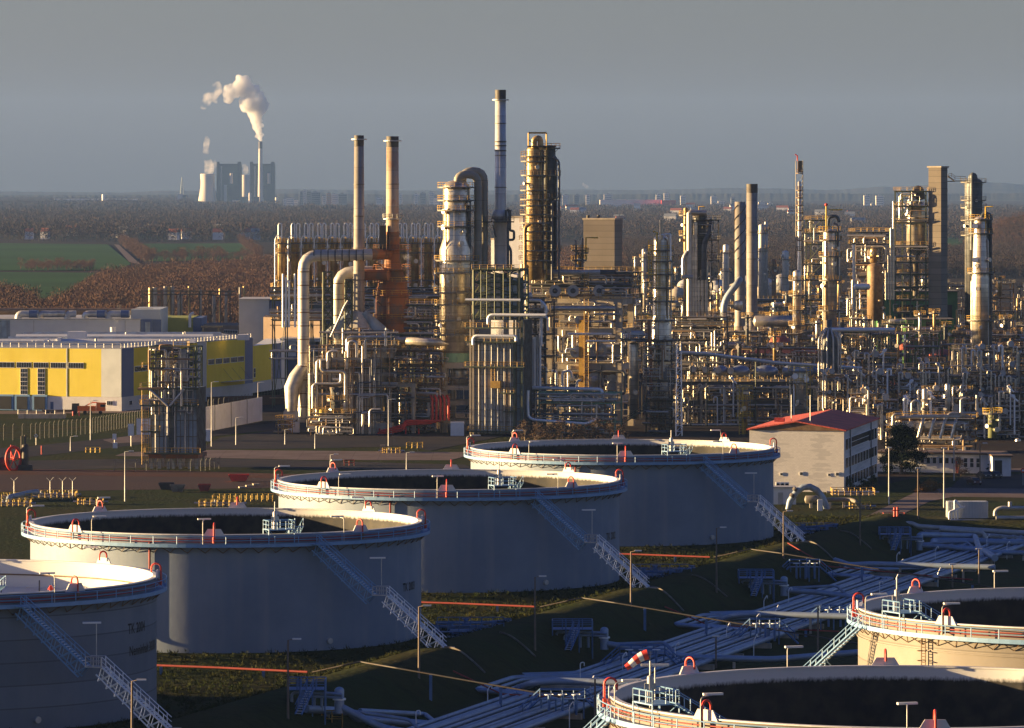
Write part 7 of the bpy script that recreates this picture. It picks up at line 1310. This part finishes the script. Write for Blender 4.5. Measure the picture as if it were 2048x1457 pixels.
for k, (px, py, h_, w_) in enumerate(((1702, 984, 2.6, 3.6), (1728, 978, 2.4, 3.2), (1745, 972, 2.0, 2.6), (2004, 950, 2.4, 3), (1984, 950, 2.8, 2.6))): leaftree('dark green bush %s' % ('at the corner of the white building', 'along the white building wall, middle', 'along the white building wall, far end', 'beside the porch wing, right', 'beside the porch wing, left')[k], px, py, h_, w_, 700, 'green_leaf', 'leafy_bush', 8+k, False, .35, 'bush')
for k in range(9):
    px = 1050+k*24; leaftree(['bare bush at the right foot of the furnace tower', 'bare bush below the green rack, first', 'bare bush below the green rack, second', 'bare bush below the green rack, third', 'bare bush below the green rack, fourth', 'bare bush below the green rack, fifth', 'bare bush left of the dark column, first', 'bare bush left of the dark column, second', 'bare bush at the foot of the dark column'][k], px, 0, 5.2-(k % 3)*.8, 5.5, 520, 'twigs', 'bare_bush', 20+k, False, 1.5, 'bush', d=1150-k % 2*6, bare=True)
# cars
def car(label, px, py, m, a):
    x, d, g = G(px, py); t = thing('parked_car', label, 'car', (0, 0, 0)); 
    prof = [(-2.15,.35),(-2.2,.85),(-1.5,.98),(-.85,1.42),(.75,1.46),(1.5,1.0),(2.1,.92),(2.2,.4)]; n = len(prof); vs = [(p[0], s_*(.88 if p[1] < 1.1 else .7), p[1]) for s_ in (-1, 1) for p in prof]
    obj('body', MB().add(vs, [tuple(range(n)), tuple(range(2*n-1, n-1, -1))]+[(i, n+i, n+(i+1) % n, (i+1) % n) for i in range(n)]), M[m], t)
    for s_ in (-1, 1): obj('window', MB().slab([(-1.2,s_*.86,1.0),(1.2,s_*.86,1.0),(.7,s_*.74,1.38),(-.8,s_*.74,1.38)], .03*s_), M['glass'], t)
    obj('windscreen', MB().slab([(1.5,-.7,1.03),(1.5,.7,1.03),(.82,.6,1.44),(.82,-.6,1.44)], .03), M['glass'], t); obj('rear_window', MB().slab([(-1.48,.7,1.02),(-1.48,-.7,1.02),(-.9,-.6,1.42),(-.9,.6,1.42)], .03), M['glass'], t)
    for u in (-1.35, 1.35):
        for s_ in (-1, 1): obj('wheel', MB().tube((u, s_*.72, .32), (u, s_*.92, .32), .32, 14), M['black'], t)
    for s_ in (-.6, .6): obj('headlight', MB().box(2.12, 2.2, s_-.16, s_+.16, .62, .78), M['lamp_head'], t); obj('tail_light', MB().box(-2.22, -2.15, s_-.14, s_+.14, .7, .85), M['red'], t)
    t.location = (x, d, g+.05); t.rotation_euler = (0, 0, a)
dm('car_red', (.08,.02,.02), .25, .3); dm('car_dark', (.02,.025,.035), .25, .3)
car('dark red car parked nearest on the car park', 1948, 971, 'car_red', R(-75)); car('dark blue car parked behind the dark red one', 1968, 958, 'car_dark', R(-70)); car('black car parked right beside the dark blue one', 1988, 957, 'car_dark', R(-68))
# arch pipe, shed, pipes on the grass
d = 905.; t = thing('arch_pipe', 'big grey pipe arching over the path, with two dark bands', 'pipe', (X(1610, d), d, 0)); q = d/F
pts = [(X(1572, d), d, Z(1032, d)), (X(1580, d), d, Z(1003, d)), (X(1592, d), d, Z(985, d)), (X(1606, d), d, Z(975, d)), (X(1620, d), d, Z(974, d)), (X(1634, d), d, Z(981, d)), (X(1645, d), d, Z(995, d)), (X(1653, d), d, Z(1014, d)), (X(1656, d), d, Z(1034, d))]
obj('pipe', MB().path(pts, [.35]+[.62]*7+[.7], 14), M['panel_blue'], t)
for (a, b) in ((1584, 1587), (1590, 1593)): obj('band', MB().path([(X(a, d), d, Z(HZ+600+2.0*(1592-a)*1.0-4, d)), (X(b, d), d, Z(HZ+600+2.0*(1592-b)*1.0-4, d))], .66, 14), M['dark_steel'], t)
t = thing('white_shed', 'small white shed behind the foot of the arch pipe', 'shed', (X(1570, 915), 915, 0)); obj('wall', MB().box(X(1540, 918), X(1592, 918), 918, 922, 0, 3.2), M['white_wall'], t); obj('door', MB().box(X(1556, 918), X(1566, 918), 917.9, 917.99, .1, 2.3), M['mast'], t); obj('roof', MB().box(X(1539, 918), X(1593, 918), 917.6, 922.4, 3.203, 3.4), M['mast'], t)
railing('wide ochre railed platform beyond the arch pipe', 1665, 1004, 1750, z=1.2, dep=6, m='ochre', mod=5); railing('yellow railed valve pit right of the arch pipe', 1700, 1019, 1742, dep=3, mod=3)
t = thing('pig_launcher', 'cream coloured launcher barrel with pipes right of the arch pipe', 'pipe', (X(1650, 905), 908, 0)); obj('barrel', MB().drum((X(1612, 908), 908, 1.6), (X(1645, 908), 908, 1.6), .75, 14), M['tank'], t); obj('pipe', MB().path([(X(1645, 908), 908, 1.6), (X(1700, 908), 908, 1.6), (X(1712, 905), 905, 1.4), (X(1722, 905), 905, .2)], .4, 10, bend=1), M['tank'], t)
for px in (1622, 1638, 1660, 1688): obj('support', MB().box(X(px, 908)-.25, X(px, 908)+.25, 907.6, 908.4, 0, 1.1), M['conc'], t)
one('hydrant_box', MB().obox((X(1640, 900), 900, 0), .9, .7, 2.1), M['white'], 'white and red standpipe box under the arch pipe', 'box')
for k, px in enumerate((1789, 1795)): x, d, g = G(px, 1034); t = thing('hydrant', 'red hydrant post beside the path, %s one of the pair' % ('left', 'right')[k], 'hydrant', (x, d, g)); obj('body', MB().cyl(x, d, g, g+1.5, .22, 12, dome=.2), M['red'], t); obj('outlet', MB().tube((x-.4, d-.1, g+1.1), (x+.4, d-.1, g+1.1), .1, 8), M['red'], t)
railing('rust brown railing along the bend of the path', 1768, 1041, 1810, m='red_pipe', dep=3)
d = gd(1038); t = thing('equipment_container', 'pale blue white ribbed container with pipes at its left end', 'container', (X(1930, d), d, 0)); casing(1897, 1974, 1004, 1036, d, 3, 'pale_clad', t, .5, 3.4, 'wall', 'pale_clad')
for k, px in enumerate((1897, 1902, 1908, 1914)): pipe([(px, 1042, -1.2), (px, 998 if k == 2 else 1022-k*2, -1.2), (px+14, 1020-k*2, -1.2)], d, .16, 'galv', t)
t = thing('pipe_run', 'pale pipes on low supports at the right edge, beside the ribbed container', 'pipe', (X(2010, d), d, 0))
for k, pts in enumerate(([(1900,1042),(2100,1046)], [(1990,1032),(1990,1022),(2000,1016),(2100,1017)], [(1992,1036),(2100,1036)], [(2020,1017),(2020,1004)])): pipe(pts, d-3, .36 if k else .3, 'mast', t)
t = thing('pipe_run', 'two long lit pipes bending down at their left end, above the pipe trench', 'pipe', (X(1900, 850), 850, 0))
for k, pts in enumerate(([(1801,1062),(1801,1050),(1818,1050),(1824,1060),(2100,1082)], [(1808,1062),(1808,1046),(1822,1046),(1834,1052),(2100,1068)], [(1875,1056),(1960,1062),(1966,1072),(1960,1098)])): pipe([(p[0], p[1], -k*2) for p in pts], 856, .45, 'mast', t)
for px in range(1820, 2060, 30): obj('support', MB().box(X(px, 855)-.2, X(px, 855)+.2, 854.4, 855, -1.5, Z(1075, 855)+.3), M['grey_steel'], t)
for px, y0, y1, arm, lab in ((1778, 897, 1010, 0, 'white mast on the lawn, leftmost of two before the white building'), (1888, 898, 1016, 0, 'white mast on the lawn, right one by the ribbed container'), (1836, 938, 1038, 0, 'dark wooden looking mast by the path junction'), (1720, 985, 1092, 1, 'dark mast on the bund slope below the ochre platform'), (1567, 1024, 1118, 1, 'dark mast beside the stair foot of the farthest tank'), (1262, 1104, 1214, 1, 'lamp mast beside the stair foot of the third tank'), (1433, 1057, 1188, 1, 'dark lamp mast before the farthest tank'), (1070, 1155, 1302, 1, 'dark lamp mast before the third tank'), (838, 1214, 1360, 1, 'lamp mast beside the stair foot of the second tank'), (576, 1281, 1440, 1, 'dark lamp mast before the second tank'), (264, 1363, 1500, 1, 'lamp mast beside the stair foot of the nearest tank'), (1432, 1275, 1337, 0, 'thin mast with round lamp in the pipe trench'), (1636, 1213, 1330, 0, 'bare dark mast in the trench left of the lit right tank'), (1905, 1131, 1176, 0, 'short dark mast beside the far end of the pipe run'), (1958, 1100, 1168, 0, 'dark mast at the right of the pipe run'), (1190, 1360, 1460, 0, 'bare dark mast by the near right tank'), (1695, 907, 950, 0, 'thin mast behind the red roof'), (1908, 878, 962, 1, 'lamp mast beside the low white building'), (1960, 888, 968, 1, 'lamp mast at the car park')):
    pole(lab, px, y0, y1, arm=arm, m='mast' if 'white' in lab else 'pole', r_=.1)
x, d, g = G(2046, 972); t = thing('road_sign', 'round red and white road sign at the right edge', 'sign', (x, d, 0)); obj('post', MB().bar((x, d, 0), (x, d, 3), .05), M['mast'], t); obj('plate', MB().tube((x, d-.12, 3.1), (x, d-.08, 3.1), .5, 16), M['red'], t); obj('plate_centre', MB().tube((x, d-.15, 3.1), (x, d-.125, 3.1), .22, 12), M['white'], t)
# ------------------------------------------------------------------ tank farm: pipe trench, bund fittings
dm('trench_pipe', (.27,.36,.47), .42, .35, (.26,.3,.37), .3, .6, streak=(.2,.2,.2), streak_amt=.3); dm('blue_steel', (.1,.2,.38), .5, .1, (.07,.13,.25), .6, .6)
iu = lambda u, v: (T0[0]+.295*u+.9555*v, T0[1]+.9555*u-.295*v)
ORD = ['outermost, nearest the tank wall side', 'second from the bund', 'third from the bund', 'fourth from the bund', 'fifth from the bund', 'sixth, near the middle', 'seventh, past the middle', 'eighth, towards the right tanks', 'ninth, towards the right tanks', 'tenth, nearly last', 'last, nearest the right tanks']
for i in range(11):
    v = 50.5+i*1.25; r_ = (.27, .22, .33, .24, .19, .29, .22, .28, .19, .24, .34)[i]; pts = []
    z = -3.1+.75+r_
    u = -215+i*.7
    pts.append((*iu(u, v), z))
    for uc in (-113, -19, 75, 169):
        if i < 6:
            sh = 9.0; pts += [(*iu(uc-12-i*.9, v), z), (*iu(uc-9-i*.4-2.6, v-sh+i*.4), z), (*iu(uc+6-i*1.2, v-sh+i*.4), z), (*iu(uc+12-i*1.2, v), z)]
    pts.append((*iu(262, v), z))
    t = thing('trench_pipe', 'long insulated pipe of the diagonal bundle, %s' % ORD[i], 'pipe', pts[0], 'diagonal bundle of insulated pipes'); obj('pipe', MB().path(pts, r_, 10, bend=1.2), M['trench_pipe'], t)
for k in range(30): u = -205+k*15.5; a = iu(u, 49.5); b = iu(u, 64); one('pipe_sleeper', MB().slab([(a[0], a[1], -3.2), (b[0], b[1], -3.2), (b[0]+.12, b[1]+.39, -3.2), (a[0]+.12, a[1]+.39, -3.2)], .8), M['conc'], 'concrete sleeper under the diagonal pipe bundle', 'pipe support', 'sleepers under the diagonal pipe bundle')
def gpipe(label, pts, r_, m, h=.8, sup=True, bend=None, name='ground_pipe', cat='pipe', px=True, d_fix=None):
    P = []
    for p in pts:
        if px: x, d, g = G(p[0], p[1])
        else: x, d = p[0], p[1]; g = gz(x, d)
        P.append((x, d, g+(p[2] if len(p) > 2 else h)))
    t = thing(name, label, cat, P[0]); obj('pipe', MB().path(P, r_, 8 if r_ < .25 else 12, bend=r_*3 if bend is None else bend), M[m], t)
    if sup:
        for a, b in zip(P[:-1], P[1:]):
            L = math.dist(a, b)
            for k in range(int(L/9)): f = (k+.5)/max(1, int(L/9)); x, y, z = [a[j]+(b[j]-a[j])*f for j in range(3)]; obj('support', MB().box(x-.18, x+.18, y-.18, y+.18, gz(x, y)-.2, z-r_), M['blue_steel' if r_ < .2 else 'conc'], t)
    return t
wh_ = ['second', 'third', 'farthest']
for i, (cx, cy) in enumerate(LT[1:]):
    lab = wh_[i]
    gpipe('red fire main on the grass before the %s tank' % lab, [(cx-13, cy-41, 1.1), (cx+2, cy-46.5, 1.1), (cx+13, cy-51, 1.0)], .14, 'red_pipe', px=False)
    gpipe('brown fire main crossing the bund right of the %s tank' % lab, [(cx+13.6, cy-51.4, .9), (cx+17.5, cy-53, .5), (cx+19.5, cy-52, .5), (cx+24, cy-57, .8), (cx+58, cy-69, .5)], .1, 'dark_steel', px=False)
    t = thing('tank_manifold', 'blue pipes and valves in the bund right of the %s tank' % lab, 'pipes', (cx+32, cy+8, 0)); r = random.Random(i)
    for k in range(9):
        u0 = r.uniform(26.6, 31); y_ = cy+r.uniform(-4, 17); z = r.uniform(.2, 1.2); obj('pipe', MB().path([(cx+u0, y_, z), (cx+u0+r.uniform(4, 9), y_-r.uniform(0, 2), z), (cx+38, y_-3, z+.6)], r.uniform(.14, .3), 8, bend=.5), M['blue_steel' if k % 2 else 'trench_pipe'], t)
    for k in range(6):
        u0 = cx+28+k*1.9; y_ = cy+2+(k % 3)*5; obj('valve', MB().cyl(u0, y_, .1, 1.9, .28, 8).tube((u0-.5, y_, 1.9), (u0+.5, y_, 1.9), .12, 6).box(u0-.5, u0+.5, y_-.3, y_+.3, .8, 1.4), M['blue_steel'], t)
    for k in range(2): y_ = cy+1+k*9; obj('walkway', MB().box(cx+28, cx+37, y_, y_+1, 1.1, 1.2), M['blue_steel'], t); obj('handrail', MB().rail([(cx+28, y_, 1.2), (cx+37, y_, 1.2)], 1.1, .06, 1.6), M['blue_steel'], t)
for k, (a, b) in enumerate((((888,1297),(970,1349)), ((1000,1267),(1071,1318)), ((1295,1175),(1367,1225)), ((1384,1153),(1454,1199)), ((1609,1084),(1682,1135)), ((1678,1063),(1743,1102)))):
    A_, B_ = G(*a), G(*b); t = thing('drain_gutter', ['pale gutter down the bund slope from the second tank stair foot', 'pale gutter on the bund slope below the third tank', 'pale gutter from the third tank stair foot', 'pale gutter on the slope below the farthest tank', 'pale gutter from the farthest tank stair foot', 'short pale gutter at the top right of the bund'][k], 'gutter', A_)
    mb = MB(); n = 8; pts = []
    for j in range(n+1): x = A_[0]+(B_[0]-A_[0])*j/n; y = A_[1]+(B_[1]-A_[1])*j/n; pts.append((x, y, gz(x, y)+.12))
    obj('channel', mb.path(pts, .13, 5), M['grey_steel'], t)
skn = ['below the second tank', 'below the third tank', 'below the farthest tank']
for i, (p0, p1, py) in enumerate(((575, 650, 1428), (1105, 1185, 1300), (1478, 1548, 1192), (1760, 1822, 1100))):
    nm = ['at the bottom edge left of the pipe bundle', 'on the bund slope below the third tank', 'on the bund slope below the farthest tank', 'at the top of the bund slope, right end'][i]
    x0, d, g = G((p0+p1)/2, py); q = d/F; hw = (p1-p0)/2*q; t = thing('valve_platform', 'blue steel valve platform with stair '+nm, 'platform', (x0, d, g)); zt = g+2.6
    for s_ in (-1, -.33, .33, 1):
        for dy in (0, 3): obj('post', MB().bar((x0+s_*hw, d+dy, gz(x0+s_*hw, d+dy)-.2), (x0+s_*hw, d+dy, zt+1.1), .08), M['blue_steel'], t)
    dk = obj('deck', MB().box(x0-hw, x0+hw, d, d+3, zt-.1, zt), M['blue_steel'], t); obj('handrail', MB().rail([(x0-hw, d, zt), (x0+hw, d, zt), (x0+hw, d+3, zt), (x0-hw, d+3, zt)], 1.1, .06, 1.2, closed=True), M['blue_steel'], dk)
    flight((x0+hw*.2, d-.6, zt), (x0+hw*.2-1.2, d-3.2, g+.1), M['blue_steel'], t, 10, .4, truss=False)
    for k in range(5): xx = x0-hw*.8+k*hw*.4; obj('pipe', MB().path([(xx, d+1.5, g), (xx, d+1.5, zt-.5-(k % 2)*.4), (x0+hw+2, d+1.2-k*.3, zt-.6-(k % 2)*.4)], .17, 8, bend=.5), M['trench_pipe'], t)
    xs2 = x0+hw+1.6; sv_ = obj('strainer', MB().cyl(xs2, d+1, g-.2, g+2.4, .55, 14, dome=.4), M['trench_pipe'], t); obj('flange', MB().cyl(xs2, d+1, g+1.3, g+1.5, .75, 14), M['galv'], sv_)
    z = -3.1+1.4
    gpipe('thick pale pipe leading right from the valve platform '+['at the bottom edge', 'below the third tank', 'below the farthest tank', 'at the top of the slope'][i], [(xs2, d+1, max(g, z)-gz(xs2, d+1)+.6), (xs2+5, d, z-gz(xs2+5, d)+.4), (xs2+9, d-1, 1.3), (xs2+12, d-6, 1.3), (xs2+22, d-8.5, 1.3), (xs2+52 if i < 3 else xs2+30, d-12, 3.2)], .42, 'trench_pipe', px=False)
    gpipe('thin pale pipe over the thick one, '+['at the bottom edge', 'below the third tank', 'below the farthest tank', 'at the top of the slope'][i], [(xs2, d+2, 2.2), (xs2+8, d+1, z-gz(xs2+8, d+1)+1.3), (xs2+10, d-1, 1.0)], .2, 'trench_pipe', px=False)
for k, (p0, p1, py, lab) in enumerate(((1500, 1560, 1290, 'blue grating walk over the pipe bundle by the round lamp mast'), (1240, 1330, 1345, 'blue grating walk over the pipe bundle left of the windsock'), (1580, 1640, 1165, 'blue grating walk over the far half of the pipe bundle'), (1080, 1170, 1440, 'blue grating walk at the bottom of the pipe bundle'), (1640, 1720, 1262, 'blue grating walk left of the lit right tank'))):
    x0, d, g = G((p0+p1)/2, py); hw = (p1-p0)/2*d/F; t = thing('crossing_walkway', lab, 'walkway', (x0, d, g)); z = g+2.4
    dk = obj('deck', MB().box(x0-hw, x0+hw, d, d+1.2, z-.1, z), M['blue_steel'], t); obj('handrail', MB().rail([(x0-hw, d, z), (x0+hw, d, z), (x0+hw, d+1.2, z), (x0-hw, d+1.2, z)], 1.1, .06, 1.5, closed=True), M['blue_steel'], dk)
    for s_ in (-.95, -.3, .3, .95): obj('post', MB().box(x0+s_*hw-.1, x0+s_*hw+.1, d+.5, d+.7, g, z-.1), M['blue_steel'], t)
    for s_ in (-1, 1): flight((x0+s_*hw, d+.6, z), (x0+s_*(hw+2.6), d+.6, g+.1), M['blue_steel'], t, 10, .4, truss=False)
    for j in range(3): xx = x0-hw*.6+j*hw*.6; vv = obj('valve', MB().cyl(xx, d-1.2, g+.6, g+3, .16, 8), M['blue_steel'], t); obj('hand_wheel', MB().lathe(xx, d-1.2, [(.5, g+3), (.58, g+3.05), (.5, g+3.1)], 12), M['galv'], vv)
for k, (a, b, py, lab) in enumerate(((1068, 1330, 1404, 'thick pale pipe lying across the lower pipe bundle'), (1470, 1730, 1264, 'thick pale pipe lying across the middle pipe bundle'), (1700, 1990, 1160, 'thick pale pipe lying across the far pipe bundle'))):
    A_ = G(a, py); B_ = G(b, py+8); gpipe(lab, [(A_[0]-2, A_[1]+6, 1.0), (A_[0], A_[1], 2.3), (A_[0]+3, A_[1]-1, 2.6), (B_[0], B_[1], 2.6)], .45, 'trench_pipe', px=False)
    gpipe(lab.replace('thick pale pipe lying', 'red brown fire main running'), [(A_[0]-10, A_[1]+2, .8), (A_[0]-4, A_[1]-3, 1.2), (B_[0]-4, B_[1]-4, .9)], .11, 'red_pipe', px=False)
gpipe('long pale pipe at the very bottom, left of the pipe bundle', [(612, 1434, .7), (700, 1441, .7), (712, 1452, .7), (860, 1462, .7)], .45, 'trench_pipe'); gpipe('second pale pipe at the very bottom', [(720, 1438, .9), (850, 1446, .9), (868, 1460, .9)], .3, 'trench_pipe')
gpipe('thick looping pipe at the far right of the trench', [(1990, 1135, 1.5), (1962, 1118, 1.5), (1870, 1112, 1.5), (1866, 1100, 1.5), (2080, 1104, 1.5)], .6, 'trench_pipe'); gpipe('second thick pipe over the far right of the trench', [(1840, 1094, 2), (1950, 1096, 2), (1964, 1128, 1)], .5, 'trench_pipe')
railing('yellow brown railing frame at the bottom edge, left of the pipe bundle', 603, 1430, 684, h=2, z=-1.5, dep=2, m='ochre')
for k in range(26):
    r = random.Random(k+50); u = -150+k*15; v = r.uniform(50, 66); x, y = iu(u, v); one('vent_pipe', MB().path([(x, y, -3), (x, y, -3+r.uniform(1.8, 3.2)), (x+.5, y, -3+3.2), (x+.5, y, -.3)], .07, 6, bend=.3), M['galv'], 'thin pale vent standing up from the diagonal pipe bundle', 'vent', 'thin vents along the diagonal pipe bundle')
